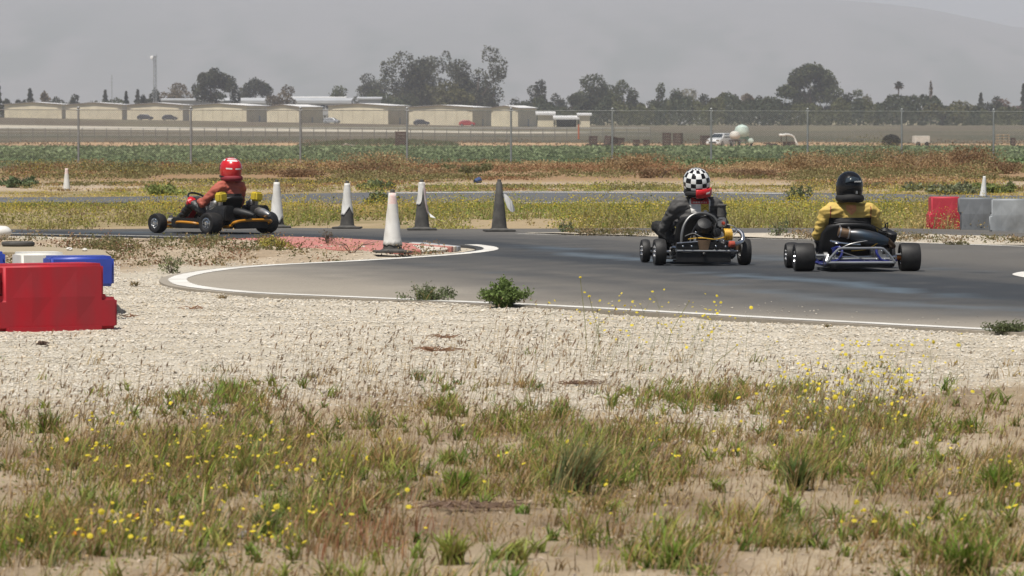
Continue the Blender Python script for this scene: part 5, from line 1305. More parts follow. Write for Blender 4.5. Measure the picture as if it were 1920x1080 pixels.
TREES = [
 (-3, 150, 22, 'conifer', 'dark', 'dark conifer cut by the left edge above the hangars'), (14, 184, 18, 'oval', 'dark', 'small dark tree above the left end of the first hangar'),
 (57, 167, 22, 'conifer', 'dark', 'pointed conifer above the middle of the first hangar'), (80, 171, 22, 'oval', 'brown', 'thin brownish tree right of the pointed conifer'), (42, 186, 20, 'low', 'dark', 'low dark bush at the foot of the pointed conifer'),
 (110, 181, 28, 'low', 'dark', 'low dark tree above the gap after the first hangar'), (140, 177, 22, 'oval', 'dark', 'rounded dark tree above the second hangar, left side'),
 (185, 183, 62, 'low', 'green', 'wide low green bush above the second hangar'), (197, 169, 18, 'conifer', 'dark', 'small conifer rising from the wide low bush'), (237, 172, 14, 'conifer', 'dark', 'slim conifer, left of the two by the light mast'),
 (258, 169, 18, 'conifer', 'dark', 'wider conifer, right of the two by the light mast'), (273, 178, 14, 'oval', 'dark', 'tiny dark tree left of the light mast foot'), (291, 164, 18, 'oval', 'dark', 'dark tree at the foot of the light mast'),
 (330, 155, 54, 'broad', 'brown', 'broad brownish tree right of the light mast'), (408, 127, 80, 'umbrella', 'dark', 'tall umbrella shaped tree with gaps in its crown'), (400, 172, 62, 'low', 'dark', 'low dark growth under the umbrella shaped tree'),
 (478, 146, 60, 'umbrella', 'dark', 'smaller umbrella shaped tree right of the tall one'), (530, 160, 48, 'broad', 'brown', 'brownish round tree above the narrow hangar'), (633, 160, 44, 'broad', 'green', 'lone round tree left of the eucalyptus grove'),
 (705, 138, 74, 'euc', 'euc', 'leftmost lower eucalyptus of the big grove'), (765, 96, 84, 'euc', 'euc', 'tall eucalyptus left of the grove centre'), (825, 94, 62, 'euc', 'euc', 'eucalyptus in the middle of the grove'), (893, 86, 78, 'euc', 'euc', 'tallest eucalyptus at the right end of the grove'),
 (735, 168, 70, 'low', 'green', 'dark undergrowth at the left foot of the grove'), (795, 150, 90, 'broad', 'olive', 'olive tree in front of the grove, left of centre'), (855, 152, 80, 'broad', 'olive', 'olive tree in front of the grove, right of centre'), (902, 150, 52, 'euc', 'dark', 'dark lower eucalyptus filling the right foot of the grove'),
 (928, 190, 22, 'low', 'dark', 'low bush just right of the grove'), (978, 184, 46, 'low', 'dark', 'low dark tree above the short end hangar'), (1006, 149, 32, 'oval', 'dark', 'upright dark tree right of the end hangar'),
 (1044, 175, 26, 'oval', 'dark', 'small dark tree above the white shelter'), (1070, 176, 34, 'oval', 'dark', 'dark round tree above the narrow shed'), (1124, 139, 86, 'broad', 'green', 'big broad green tree right of the sheds'), (1120, 180, 80, 'low', 'dark', 'dark growth under the big broad tree'),
 (1172, 150, 44, 'broad', 'green', 'green tree touching the big broad tree on its right'), (1203, 186, 40, 'low', 'dark', 'low dark bush left of the twin upright trees'), (1233, 154, 30, 'oval', 'green', 'upright green tree, left one of the twin pair'), (1263, 167, 34, 'oval', 'green', 'upright green tree, right one of the twin pair'),
 (1293, 166, 40, 'oval', 'pale', 'pale greyish tree right of the twin pair'), (1326, 176, 32, 'oval', 'dark', 'small very dark tree right of the pale one'), (1362, 184, 46, 'low', 'olive', 'low olive tree above the white car'), (1385, 177, 22, 'oval', 'dark', 'dark narrow tree above the round tank'), (1404, 176, 24, 'oval', 'brown', 'brownish thin tree right of the dark narrow one'), (1430, 178, 30, 'oval', 'dark', 'dark tree left of the tallest round tree'),
 (1466, 162, 72, 'broad', 'green', 'wide green tree at the left foot of the tallest round tree'), (1521, 118, 100, 'umbrella', 'green', 'tallest round topped tree on the right side'), (1538, 158, 76, 'broad', 'dark', 'dark dense tree under the tallest round top'), (1584, 174, 30, 'oval', 'dark', 'dark upright tree right of the tallest round top'),
 (1602, 167, 42, 'broad', 'green', 'green tree left of the palm'), (1618, 178, 26, 'oval', 'olive', 'small olive tree left of the palm'), (1645, 194, 64, 'low', 'olive', 'low olive hedge tree below the palm'), (1681, 148, 17, 'palm', 'dark', 'single tall thin fan palm'),
 (1687, 184, 26, 'oval', 'green', 'small green tree at the foot of the palm'), (1711, 183, 30, 'oval', 'green', 'round green tree right of the palm'), (1745, 152, 26, 'bare', 'brown', 'sparse bare topped conifer right of the palm'), (1766, 189, 70, 'low', 'olive', 'wide olive tree under the sparse conifer'),
 (1808, 190, 34, 'low', 'olive', 'olive tree right of the wide olive one'), (1838, 175, 20, 'conifer', 'dark', 'slim dark conifer near the right edge'), (1861, 181, 34, 'oval', 'dark', 'dark round tree near the right edge'), (1893, 185, 58, 'broad', 'red', 'reddish brown tree at the right edge'), (1920, 158, 20, 'conifer', 'dark', 'dark conifer cut by the right edge')]
for i, t in enumerate(TREES):
    D = 1380 + (i * 37 % 11) * 22 + (60 if t[3] in ('umbrella', 'euc') else 0) - (40 if t[4] == 'olive' else 0)
    tree(t[0], t[1], t[2], t[3], t[4], t[5], D=float(D))
def mass(name, label, pts, size, col, cvar=.35, kind='stuff', m=None, flat=0.0):
    col = np.array(col)[None] * rng.uniform(1 - cvar, 1 + cvar, len(pts))[:, None] if np.ndim(col) == 1 else col
    V, T, C = rand_tris(pts, size, col, flat); o = fast_mesh(name, V, T, m or LEAF, C)
    tag(o, label, None, kind=kind); return o
# hedge line that fills the foot of the tree belt
n = 28000; hx = rng.uniform(1000, 2150, n); hd_ = rng.uniform(1330, 1430, n); hh = 1.8 + 11.0 * fbm(hx * .022, hx * 0 + 1, 7, 4) ** 1.3
x = (hx - 960) / FPX * hd_; zt = rng.random(n) ** .8 * hh; pts = np.stack([x, hd_, ground_z(x, hd_) + zt], 1)
cc = np.array([.055, .066, .034])[None] * rng.uniform(.65, 1.35, n)[:, None]; yl = fbm(hx * .03, hx * 0, 19, 3) > .56; cc[yl] *= np.array([1.6, 1.4, 1.1])
mass('hedge', 'continuous dark hedge growth along the foot of the tree belt', pts, np.full(n, .55), cc)
n = 5000; hx = rng.uniform(-200, 1000, n); hd_ = rng.uniform(1400, 1500, n); x = (hx - 960) / FPX * hd_; zt = rng.random(n) * (1.5 + 3 * fbm(hx * .02, hx * 0, 27, 3)); pts = np.stack([x, hd_, ground_z(x, hd_) + zt], 1)
mass('hedge', 'low hedge growth behind the hangars', pts, np.full(n, .5), (.055, .062, .036))
n = 6000; hx = rng.uniform(560, 860, n); dd = rng.uniform(545, 590, n); x = (hx - 960) / FPX * dd; prof = np.interp(hx, [560, 600, 660, 740, 800, 850, 860], [.05, .3, .6, .75, .5, .3, .05]); pts = np.stack([x, dd, ground_z(x, dd) + rng.random(n) * prof], 1)
mass('weeds', 'bank of green weeds left of centre beyond the crop', pts, np.full(n, .13), (.11, .13, .065))
n = 5200; q = fp(1671); d = rng.normal(size=(n, 3)); d /= np.linalg.norm(d, axis=1)[:, None]; pts = np.array([q.x, FDIST, q.z + .62])[None] + d * np.array([1.05, .7, .72])[None] * (rng.random(n)[:, None] ** .4); pts[:, 2] = np.maximum(pts[:, 2], q.z + .02)
V, T, C = rand_tris(pts, np.full(n, .10), np.array([.045, .038, .032])[None] * rng.uniform(.6, 1.4, n)[:, None]); bp = empty('brush_pile', q); tag(bp, 'dark heap of dead brush right of the fence centre', 'brush pile'); V = V - np.array(q)[None]; fast_mesh('branches', V, T, TWIG, C, bp)
# scrubby dry growth in the far field strips
n = 9000; dd = rng.uniform(480, 640, n); hx = rng.uniform(-150, 2070, n); x = (hx - 960) / FPX * dd; k = fbm(x * .12, dd * .05, 77, 4) > .52; pts = np.stack([x, dd, ground_z(x, dd) + rng.random(n) * .45], 1)[k]
mass('dry_scrub', 'dry brown scrub scattered over the far field strip', pts, np.full(len(pts), .13), (.20, .14, .085), m=TWIG)

# ================================================================== CROP FIELD BEHIND THE FENCE
def crop():
    P_ = []; S_ = []; C_ = []
    for d0, d1, dens, sz, nl in ((146, 165, 6.0, .075, 10), (165, 200, 2.6, .095, 8), (200, 300, 1.1, .135, 6)):
        wid = .30 * d1 + 6; n = int((d1 - d0) * wid * dens); y = rng.uniform(d0, d1, n); x = rng.uniform(-.5, .5, n) * wid
        row = np.round((y + x * .35) / .9) * .9 - x * .35; y = row + rng.normal(0, .1, n); ok = (y > 147) & (y < 299); x = x[ok]; y = y[ok]; n = len(x)
        hgt = .24 * (.7 + .5 * fbm(x * .4, y * .25, 15, 3)); c = np.repeat(np.stack([x, y, ground_z(x, y)], 1), nl, 0) + rng.normal(0, 1, (n * nl, 3)) * np.array([.16, .16, 0]); c[:, 2] += rng.random(n * nl) ** .7 * np.repeat(hgt, nl)
        tone = (.7 + .6 * fbm(x * .5, y * .12, 25, 3)); col = np.array([.165, .215, .10])[None] * np.repeat(tone, nl)[:, None] * rng.uniform(.6, 1.5, n * nl)[:, None]
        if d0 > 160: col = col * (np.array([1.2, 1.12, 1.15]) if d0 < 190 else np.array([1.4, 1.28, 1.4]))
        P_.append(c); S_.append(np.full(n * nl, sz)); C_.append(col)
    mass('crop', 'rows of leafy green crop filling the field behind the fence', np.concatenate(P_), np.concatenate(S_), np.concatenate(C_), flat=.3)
crop()

# ================================================================== WEEDS BETWEEN TRACK AND FENCE
def off_track(x, y): return ~(in_poly(x, y, TRACK_POLY) | in_poly(x, y, SEC_POLY))
def weed_band():
    """mustard weeds: thin stems, small leaves, yellow heads"""
    n = 12500; y = 64.3 + 40 * rng.random(n) ** 1.4; x = rng.uniform(-.145, .145, n) * y; px, py = to_px(x, y)
    d = fbm(x * .55, y * .3, 101, 4); lush = d + .18 * ((px > 300) & (px < 560)) + .12 * (px > 720) - .02 * (px < 260)
    ok = off_track(x, y) & (rng.random(n) < sstep(.43, .57, lush)) & ~((py < 384) & (rng.random(n) < .45)); x = x[ok]; y = y[ok]; px = px[ok]; py = py[ok]; lush = lush[ok]; n = len(x)
    s_ = FPX / y; h = rng.uniform(.16, .42, n) * (.25 + 1.2 * sstep(.38, .68, lush + .25 * (vnoise(x * .35, y * .35, 99) - .5))); h = np.where(py > 362, np.minimum(h, np.maximum(py - 383, 0) / s_ * rng.uniform(.45, 1.2, n) * np.where(rng.random(n) < .2, 1.8, 1.0) * np.where(vnoise(x * .5, y * .25, 173) < .35, .55, 1.0) + .03), h * .35); dry = fbm(x * .3 + 5, y * .2, 121, 3) + rng.normal(0, .08, n)
    nl = 34; c = np.repeat(np.stack([x, y, ground_z(x, y)], 1), nl, 0); t = rng.random(n * nl) ** 1.25; spread = rng.normal(0, 1, (n * nl, 2)) * (.06 + .13 * t)[:, None]; c[:, :2] += spread; c[:, 2] += t * np.repeat(h, nl)
    tw = np.repeat(vnoise(x * .45 + 11, y * .3, 171) + rng.normal(0, .12, n), nl)[:, None]; g = np.where(tw < .42, np.array([.20, .25, .055]), np.where(tw < .78, np.array([.34, .33, .085]), np.array([.28, .19, .10]))); st = np.array([.52, .38, .17]); mixf = np.repeat(sstep(.40, .56, dry), nl)[:, None] * .85; col = (g * (1 - mixf) + st * mixf) * rng.uniform(.6, 1.4, n * nl)[:, None] * np.repeat(.62 + .8 * vnoise(x * .7 + 3, y * .4, 175), nl)[:, None]
    mass('weeds', 'tangled olive weeds between the two legs of track', c, np.full(n * nl, .0175), col, m=LEAF)
    # stems
    ns = 5; b = np.repeat(np.stack([x, y, ground_z(x, y)], 1), ns, 0); tip = b + np.column_stack([rng.normal(.02, .08, n * ns), rng.normal(0, .08, n * ns), np.repeat(h, ns) * rng.uniform(.8, 1.15, n * ns)])
    w = np.array([.004, 0, 0])[None]; V = np.stack([b - w, b + w, tip], 1).reshape(-1, 3); T = np.arange(len(V)).reshape(-1, 3); C = np.repeat(np.array([.34, .29, .13])[None] * rng.uniform(.6, 1.4, n * ns)[:, None], 3, 0)
    tag(fast_mesh('weed_stems', V, T, TWIG, C), 'thin weed stems between the two legs of track', None, kind='stuff')
    fl = rng.random(n) < sstep(.40, .62, lush) * .9; nf = 9; c = np.repeat(tip.reshape(n, ns, 3)[fl][:, 0], nf, 0) + rng.normal(0, 1, (fl.sum() * nf, 3)) * np.array([.12, .12, .06]); c[:, 2] = np.maximum(c[:, 2], .04)
    mass('yellow_flowers', 'specks of yellow mustard flowers between the track legs', c, np.full(len(c), .0125), (.62, .50, .05), .2)
weed_band()
def dry_bank():
    """rust coloured dead weeds in front of the fence"""
    n = 5200; y = rng.uniform(100, 158, n); x = rng.uniform(-.15, .15, n) * y; fl = F0.y + (x - F0.x) * (FD.y / FD.x); ok = y < fl + 2.5; x = x[ok]; y = y[ok]; fl = fl[ok]; n = len(x); px, py = to_px(x, y)
    d = fbm(x * .35, y * .22, 131, 4); close = 1 - np.clip((fl - y) / 34, 0, 1)
    big = ((px > 1480) & (px < 1860)) * .16; ok = off_track(x, y) & (rng.random(n) < sstep(.33, .58, d + close * .28 + big - .14)); x = x[ok]; y = y[ok]; close = close[ok]; d = d[ok]; px = px[ok]; n = len(x)
    h = (.05 + .20 * close) * rng.uniform(.5, 1.25, n) * (.65 + .7 * d) * (1 + 2.2 * ((px > 1500) & (px < 1860)) * (vnoise(x * .5, y * .3, 155) + .2) + .9 * ((px > 660) & (px < 760)) + 1.6 * ((px > 1140) & (px < 1260)) * vnoise(x * .6, y * .3, 157))
    nl = 78; c = np.repeat(np.stack([x, y, ground_z(x, y)], 1), nl, 0); t = rng.random(n * nl) ** .75; c[:, :2] += rng.normal(0, 1, (n * nl, 2)) * (.13 + .16 * t)[:, None]; c[:, 2] += t * np.repeat(h, nl)
    k = fbm(x * .28 + 3, y * .2, 141, 3) + rng.normal(0, .07, n); rust = np.array([.31, .18, .095]); tan = np.array([.42, .30, .16]); grn = np.array([.16, .175, .065])
    a = np.repeat(sstep(.42, .56, k), nl)[:, None]; b = np.repeat((fbm(x * .22 - 7, y * .16, 151, 3) > .53) | ((px < 400) & (rng.random(n) < .5)), nl)[:, None] * .75
    col = ((rust * (1 - a) + tan * a) * (1 - b) + grn * b) * rng.uniform(.55, 1.4, n * nl)[:, None]
    mass('dry_weeds', 'rust brown dead weeds banked along the fence', c, np.full(n * nl, .0275), col, m=TWIG)
    s = (px < 620) & (rng.random(n) < .6); nf = 8; c = np.repeat(np.stack([x, y, h * .95], 1)[s], nf, 0) + rng.normal(0, 1, (s.sum() * nf, 3)) * np.array([.2, .2, .05])
    mass('yellow_flowers', 'sparse yellow flowers in front of the fence', c, np.full(len(c), .017), (.52, .40, .04), .2)
dry_bank()
def shrub(px, py, w, h, col, label, n=900, z=0.0, leaf=.035, name='shrub'):
    p = G(px, py, z); p.z = float(ground_z([p.x], [p.y])[0]); s_ = FPX / p.y; w = w / s_; h = h / s_
    o = empty(name, p); tag(o, label, 'shrub', 'shrubs along the track')
    mb = MB()
    for k in range(14):
        a = random.uniform(0, 6.28); mb.tube([(0, 0, -.02), (math.cos(a) * w * .18, math.sin(a) * w * .18, h * .5), (math.cos(a) * w * .4, math.sin(a) * w * .4, h * random.uniform(.5, .85))], [.004, .003, .0015], 4)
    mb.build('stems', BARK, o)
    bl = np.array([(random.gauss(0, .24) * w, random.gauss(0, .24) * w, random.uniform(.15, .6) * h, w * random.uniform(.12, .26), w * .2, h * random.uniform(.2, .45)) for _ in range(11)]); n = int(n * .8); c, pk = blob_points(bl, n, shell=.2); c[:, 2] = np.clip(c[:, 2], .005, h * 1.15)
    V, T, C = rand_tris(c, np.full(n, leaf), np.array(col)[None] * 1.25 * rng.uniform(.55, 1.5, n)[:, None]); fast_mesh('foliage', V, T, LEAF, C, o); return o
shrub(32, 352, 70, 26, (0.112, 0.143, 0.068), 'rounded dark green shrub by the small far left cone', leaf=.05)
shrub(703, 356, 60, 24, (0.128, 0.158, 0.075), 'green shrub behind the gap between the white cones', leaf=.05)
shrub(715, 392, 76, 38, (0.150, 0.173, 0.068), 'bushy olive shrub behind the nearest cone', leaf=.035)
shrub(303, 366, 70, 28, (0.173, 0.203, 0.060), 'bright green shrub left of the red helmet', leaf=.045)
shrub(1500, 378, 56, 36, (0.143, 0.158, 0.075), 'olive shrub left of the black helmet', leaf=.035)
shrub(1780, 364, 100, 30, (0.158, 0.173, 0.098), 'grey green shrub behind the faded red barrier', leaf=.045, n=1300)
shrub(1875, 362, 60, 26, (0.165, 0.195, 0.068), 'green shrub right of the small far right cone', leaf=.045)
shrub(1640, 354, 46, 14, (0.158, 0.173, 0.090), 'low grey green shrub right of the black helmet', leaf=.04)
RU = (.19, .12, .065); TA = (.27, .19, .10); OL = (.13, .135, .06)
for (a, b, w_, h_, cl_, lb) in ((560, 332, 110, 26, RU, 'rust brown dead bush left of the second cone'), (690, 330, 120, 34, RU, 'tall rust brown dead bush by the middle left fence post'), (800, 330, 100, 20, TA, 'tan dead bush right of the fence post near centre left'), (880, 326, 90, 26, OL, 'dull green bush at the fence near centre'), (1180, 326, 110, 40, TA, 'tan dead bush in front of the post left of the chequered helmet'), (1240, 334, 110, 26, RU, 'rust brown dead bush left of the chequered helmet'), (1420, 332, 120, 22, RU, 'low rust brown dead bush between the two helmets'), (1515, 326, 110, 46, TA, 'tall tan dead bush left of the black helmet'), (1625, 322, 120, 44, OL, 'dull green bush at the fence right of the black helmet'), (1705, 326, 140, 58, TA, 'large tan dead bush at the right fence post'), (1790, 324, 130, 60, RU, 'large rust brown dead bush right of the right fence post'), (1890, 326, 100, 30, RU, 'rust brown dead bush near the right edge'), (60, 322, 120, 20, RU, 'low rust brown dead bush near the left edge'), (250, 324, 90, 22, OL, 'dull green bush at the left fence'), (470, 326, 100, 24, TA, 'tan dead bush behind the red helmet')):
    shrub(a, b, w_, h_, cl_, lb, n=2600 if h_ > 36 else 1500, leaf=.032, name='dead_bush')
shrub(1062, 438, 26, 32, (0.128, 0.150, 0.068), 'single upright weed at the far track edge', leaf=.018, n=300)
shrub(1460, 446, 36, 40, (0.128, 0.150, 0.075), 'upright weed between the two right karts', leaf=.018, n=300)
shrub(240, 466, 120, 34, (0.188, 0.173, 0.075), 'olive weed clump on the tongue left of the red kart', leaf=.018, n=1500, z=.03)
shrub(360, 458, 90, 32, (0.188, 0.180, 0.075), 'olive weed clump before the front wheel of the red kart', leaf=.016, n=1100, z=.03)
shrub(524, 465, 70, 28, (0.315, 0.285, 0.068), 'yellow green weed clump in front of the red kerb', leaf=.015, n=1000, z=.03)
shrub(613, 458, 26, 38, (0.105, 0.102, 0.068), 'dark upright weed before the red kerb', leaf=.013, n=260, z=.03)
shrub(660, 473, 110, 30, (0.390, 0.255, 0.150), 'thin reddish dry weed left of the nearest cone', leaf=.011, n=420, z=.03)
shrub(320, 506, 50, 40, (0.188, 0.203, 0.098), 'small green weed near the tip of the inner road', leaf=.014, n=420, z=.03)
for (a, b, c_, lb) in ((1640, 452, 46, 'small weed on the gravel verge right of the yellow jacket'), (1790, 457, 60, 'small weed on the verge below the faded red barrier'), (1905, 452, 40, 'small weed on the verge below the pale barrier'), (1262, 442, 40, 'small weed on the verge left of the chequered helmet')):
    shrub(a, b, c_, 14, (.15, .135, .06), lb, leaf=.014, n=300, z=.03)

# ================================================================== NEAR VEGETATION AND STONES
def ribbons(base, az, h, lean, width, col, segs=3, tipcol=None, curve=1.6):
    """grass blades: base (n,3), azimuth they lean to, length, lean 0..1, width, colour (n,3)"""
    n = len(base); V = []; C = []
    u = np.stack([np.cos(az), np.sin(az), 0 * az], 1); pa = az + np.pi / 2 + rng.normal(0, .9, n); sd = np.stack([np.cos(pa), np.sin(pa), 0 * az], 1)
    for k in range(segs + 1):
        t = k / segs; f = t ** curve; c = base + u * (h * lean * f)[:, None]; c[:, 2] += h * (t * np.sqrt(np.maximum(1 - (lean * .9) ** 2 * t, .05))); w = width * (1 - t) ** .7 * (.75 + .5 * min(t * 3, 1))
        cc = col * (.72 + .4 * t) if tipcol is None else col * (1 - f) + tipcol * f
        if k < segs: V += [c - sd * w[:, None] / 2, c + sd * w[:, None] / 2]; C += [cc, cc]
        else: V.append(c); C.append(cc)
    m = len(V); V = np.stack(V, 1).reshape(-1, 3); C = np.stack(C, 1).reshape(-1, 3); i = np.arange(n) * m; T = []
    for k in range(segs - 1): a = i + 2 * k; T += [np.stack([a, a + 1, a + 3], 1), np.stack([a, a + 3, a + 2], 1)]
    a = i + 2 * (segs - 1); T.append(np.stack([a, a + 1, a + 2], 1))
    return V, np.concatenate(T), C
def cat(parts):
    V = []; T = []; C = []; o = 0
    for v, t, c in parts: V.append(v); T.append(t + o); C.append(c); o += len(v)
    return np.concatenate(V), np.concatenate(T), np.concatenate(C)
# where the photograph shows thick growth: px, py, half width, half depth (rows), strength
PATCH = [(400, 765, 130, 20, .6), (460, 735, 90, 12, .4), (90, 800, 60, 14, .5), (330, 880, 260, 60, .9), (140, 880, 150, 40, .5), (500, 830, 120, 30, .8), (90, 1010, 170, 60, .9), (380, 1010, 200, 60, .8), (690, 890, 120, 36, .95), (600, 980, 140, 50, .8), (700, 1060, 160, 40, .7), (1090, 880, 170, 62, 1.0), (870, 925, 80, 20, .9), (950, 810, 90, 18, .7), (830, 770, 60, 14, .6), (1020, 775, 60, 12, .55), (1330, 750, 130, 18, .75), (1470, 745, 80, 12, .5), (1600, 800, 170, 34, .85), (1500, 885, 90, 40, .9), (1650, 900, 120, 40, .6), (1880, 905, 110, 36, .8), (1815, 805, 45, 10, .7), (1260, 1050, 110, 34, .9), (1000, 1000, 150, 30, .6), (1120, 1020, 120, 26, .5), (1440, 1000, 150, 50, .6), (1800, 1040, 190, 56, .9), (1620, 1000, 120, 36, .6), (1250, 830, 150, 26, .6), (1180, 760, 60, 10, .4), (990, 730, 90, 8, .4), (700, 790, 70, 12, .5), (870, 870, 60, 14, .5), (20, 880, 70, 16, .6), (240, 950, 120, 30, .6), (1720, 860, 90, 20, .4), (890, 1060, 130, 22, .4)]
def growth(px, py, extra=0.0):
    g = np.zeros(len(px))
    for a, b, rx, ry, s in PATCH: g = np.maximum(g, s * np.exp(-(((px - a) / (rx * 1.05)) ** 2 + ((py - b) / (ry * 1.15)) ** 2) * 1.1))
    return g
def near_pts(n, y0=14.2, y1=31.0):
    u = rng.random(n); y = np.sqrt(y0 ** 2 + u * (y1 ** 2 - y0 ** 2)); x = rng.uniform(-.135, .135, n) * y; px, py = to_px(x, y); return x, y, px, py
def wind(n, s=.6): return rng.normal(0.15, .95, n)          # most stalks lean a little to the right
GREENS = np.array([[.14, .21, .025], [.21, .26, .035], [.28, .28, .055], [.17, .23, .06]]); STRAW = np.array([[.40, .27, .11], [.32, .20, .085], [.48, .36, .17], [.26, .17, .07]])
def near_grass():
    parts = []
    # green and olive blades in tufts
    nt = 9500; x, y, px, py = near_pts(nt); g = growth(px, py); nz = fbm(x * 2.2, y * 1.1, 201, 4)
    ok = rng.random(nt) < np.clip(g * .98 * sstep(.32, .57, nz + g * .12) + .012 + .08 * (py > 960) * sstep(.45, .6, nz), 0, 1); x = x[ok]; y = y[ok]; g = g[ok]; px = px[ok]; py = py[ok]; nt = len(x)
    nb = 17; b = np.repeat(np.stack([x, y, ground_z(x, y) - .004], 1), nb, 0); b[:, :2] += rng.normal(0, .028, (nt * nb, 2)); h = np.repeat(rng.uniform(.07, .17, nt) * (.7 + .55 * g), nb) * rng.uniform(.45, 1.25, nt * nb)
    tc = GREENS[rng.integers(0, 4, nt)] * rng.uniform(.75, 1.25, nt)[:, None]; dryt = (rng.random(nt) < .28 + .12 * (py < 790)); tc[dryt] = (STRAW[rng.integers(0, 4, nt)] * .95)[dryt]
    col = np.repeat(tc, nb, 0) * rng.uniform(.5, 1.55, nt * nb)[:, None]; yl = rng.random(nt * nb) < .28; col[yl] = STRAW[rng.integers(0, 4, yl.sum())] * rng.uniform(.7, 1.5, yl.sum())[:, None]
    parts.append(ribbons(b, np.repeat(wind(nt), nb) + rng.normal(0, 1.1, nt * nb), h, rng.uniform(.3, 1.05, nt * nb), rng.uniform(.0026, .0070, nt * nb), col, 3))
    # low strap leaved rosettes and ground-hugging leaves
    n0 = 5200; x, y, px, py = near_pts(n0); g = growth(px, py); nz = fbm(x * 2.6 + 8, y * 1.3, 203, 4)
    ok = rng.random(n0) < np.clip(g * .72 * sstep(.38, .62, nz + .05) + .02 * (py > 730), 0, 1); x = x[ok]; y = y[ok]; n0 = len(x); k0 = 15
    b = np.repeat(np.stack([x, y, ground_z(x, y) - .002], 1), k0, 0); b[:, :2] += rng.normal(0, .012, (n0 * k0, 2)); tc = np.array([[.12, .19, .03], [.17, .235, .04], [.24, .28, .06]])[rng.integers(0, 3, n0)]
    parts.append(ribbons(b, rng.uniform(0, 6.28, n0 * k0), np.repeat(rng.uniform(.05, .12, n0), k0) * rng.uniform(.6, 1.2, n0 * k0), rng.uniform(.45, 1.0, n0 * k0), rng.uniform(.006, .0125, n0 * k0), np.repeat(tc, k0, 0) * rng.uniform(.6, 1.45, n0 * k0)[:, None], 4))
    n0 = 90000; x, y, px, py = near_pts(n0); g = growth(px, py); nz = fbm(x * 3.4 + 2, y * 1.7, 207, 4); ok = rng.random(n0) < np.clip(g * 1.2 * sstep(.42, .6, nz + g * .1) + .05 * sstep(.55, .66, nz) * (py > 740), 0, 1); x = x[ok]; y = y[ok]; n0 = len(x)
    cc = np.where(rng.random(n0)[:, None] < .45, np.array([.18, .21, .05]), np.array([.40, .28, .14])) * rng.uniform(.55, 1.4, n0)[:, None]; parts.append(rand_tris(np.stack([x, y, ground_z(x, y) + rng.random(n0) ** 1.6 * .035], 1), np.full(n0, .0095), cc, .5))
    V, T, C = cat(parts); tag(fast_mesh('grass', V, T, LEAF, C), 'green and olive grass tufts on the near dirt', None, kind='stuff')
    # dry bent stems and litter
    n = 62000; x, y, px, py = near_pts(n); g = growth(px, py); nz = fbm(x * 1.6, y * .8, 211, 4)
    ok = rng.random(n) < np.clip(.30 * g + .34 * sstep(.42, .62, nz) * sstep(715, 790, py + (nz - .5) * 120) + .02 * (py > 690), 0, 1); x = x[ok]; y = y[ok]; n = len(x)
    b = np.stack([x, y, ground_z(x, y)], 1); lie = rng.random(n) < .72; h = np.where(lie, rng.uniform(.03, .11, n), rng.uniform(.07, .2, n)); ln = np.where(lie, rng.uniform(.9, 1.05, n), rng.uniform(.1, .7, n))
    p1 = ribbons(b, np.where(lie, rng.uniform(0, 6.28, n), wind(n)), h, ln, np.where(lie, .0034, .0022), STRAW[rng.integers(0, 4, n)] * rng.uniform(.6, 1.15, n)[:, None], 3)
    V, T, C = p1; tag(fast_mesh('dry_grass', V, T, TWIG, C), 'dry straw stems and litter on the near dirt', None, kind='stuff')
    # stalks with brown seed heads
    n = 15000; x, y, px, py = near_pts(n, 14.2, 33); g = growth(px, py + 10); nz = fbm(x * 1.2 + 3, y * .6, 221, 4)
    lim = 655 + 60 * np.sin(px * .004 + 1.0) - 20 * np.sin(px * .013); ok = rng.random(n) < np.clip((.10 + .36 * sstep(.42, .6, nz) + .25 * g) * sstep(-15, 85, py - lim) * (1 - .45 * sstep(900, 1060, py)), 0, 1) * .95; x = x[ok]; y = y[ok]; n = len(x)
    b = np.stack([x, y, ground_z(x, y)], 1); az = wind(n); h = rng.uniform(.09, .27, n) * (.75 + .5 * vnoise(x * .8, y * .4, 231)); ln = rng.uniform(.08, .6, n); sc_ = STRAW[rng.integers(0, 4, n)] * .95 * rng.uniform(.6, 1.2, n)[:, None]
    st = ribbons(b, az, h, ln, np.full(n, .0024), sc_, 3, curve=1.7)
    tip = st[0].reshape(n, 7, 3)[:, 6]; pre = st[0].reshape(n, 7, 3)[:, 4]; d = tip - pre; d /= np.linalg.norm(d, axis=1)[:, None]; hl = rng.uniform(.014, .040, n)[:, None]; r_ = rng.uniform(.0028, .0050, n)[:, None]
    s1 = np.cross(d, np.array([0, 1.0, 0])[None]); s1 /= np.linalg.norm(s1, axis=1)[:, None] + 1e-9; s2 = np.cross(d, s1); m = tip + d * hl * .35
    V = np.stack([tip - d * hl * .15, m + s1 * r_, m + s2 * r_, m - s1 * r_, m - s2 * r_, tip + d * hl], 1).reshape(-1, 3); i = np.arange(n) * 6; T = np.concatenate([np.stack([i, i + 1 + (k + 1) % 4, i + 1 + k], 1) for k in range(4)] + [np.stack([i + 5, i + 1 + k, i + 1 + (k + 1) % 4], 1) for k in range(4)])
    hc = np.array([[.30, .20, .12], [.22, .145, .09], [.36, .26, .16]])[rng.integers(0, 3, n)] * rng.uniform(.65, 1.2, n)[:, None]
    V, T, C = cat([st, (V, T, np.repeat(hc, 6, 0))]); tag(fast_mesh('seed_stalks', V, T, TWIG, C), 'thin stalks with brown seed heads over the gravel edge', None, kind='stuff')
near_grass()
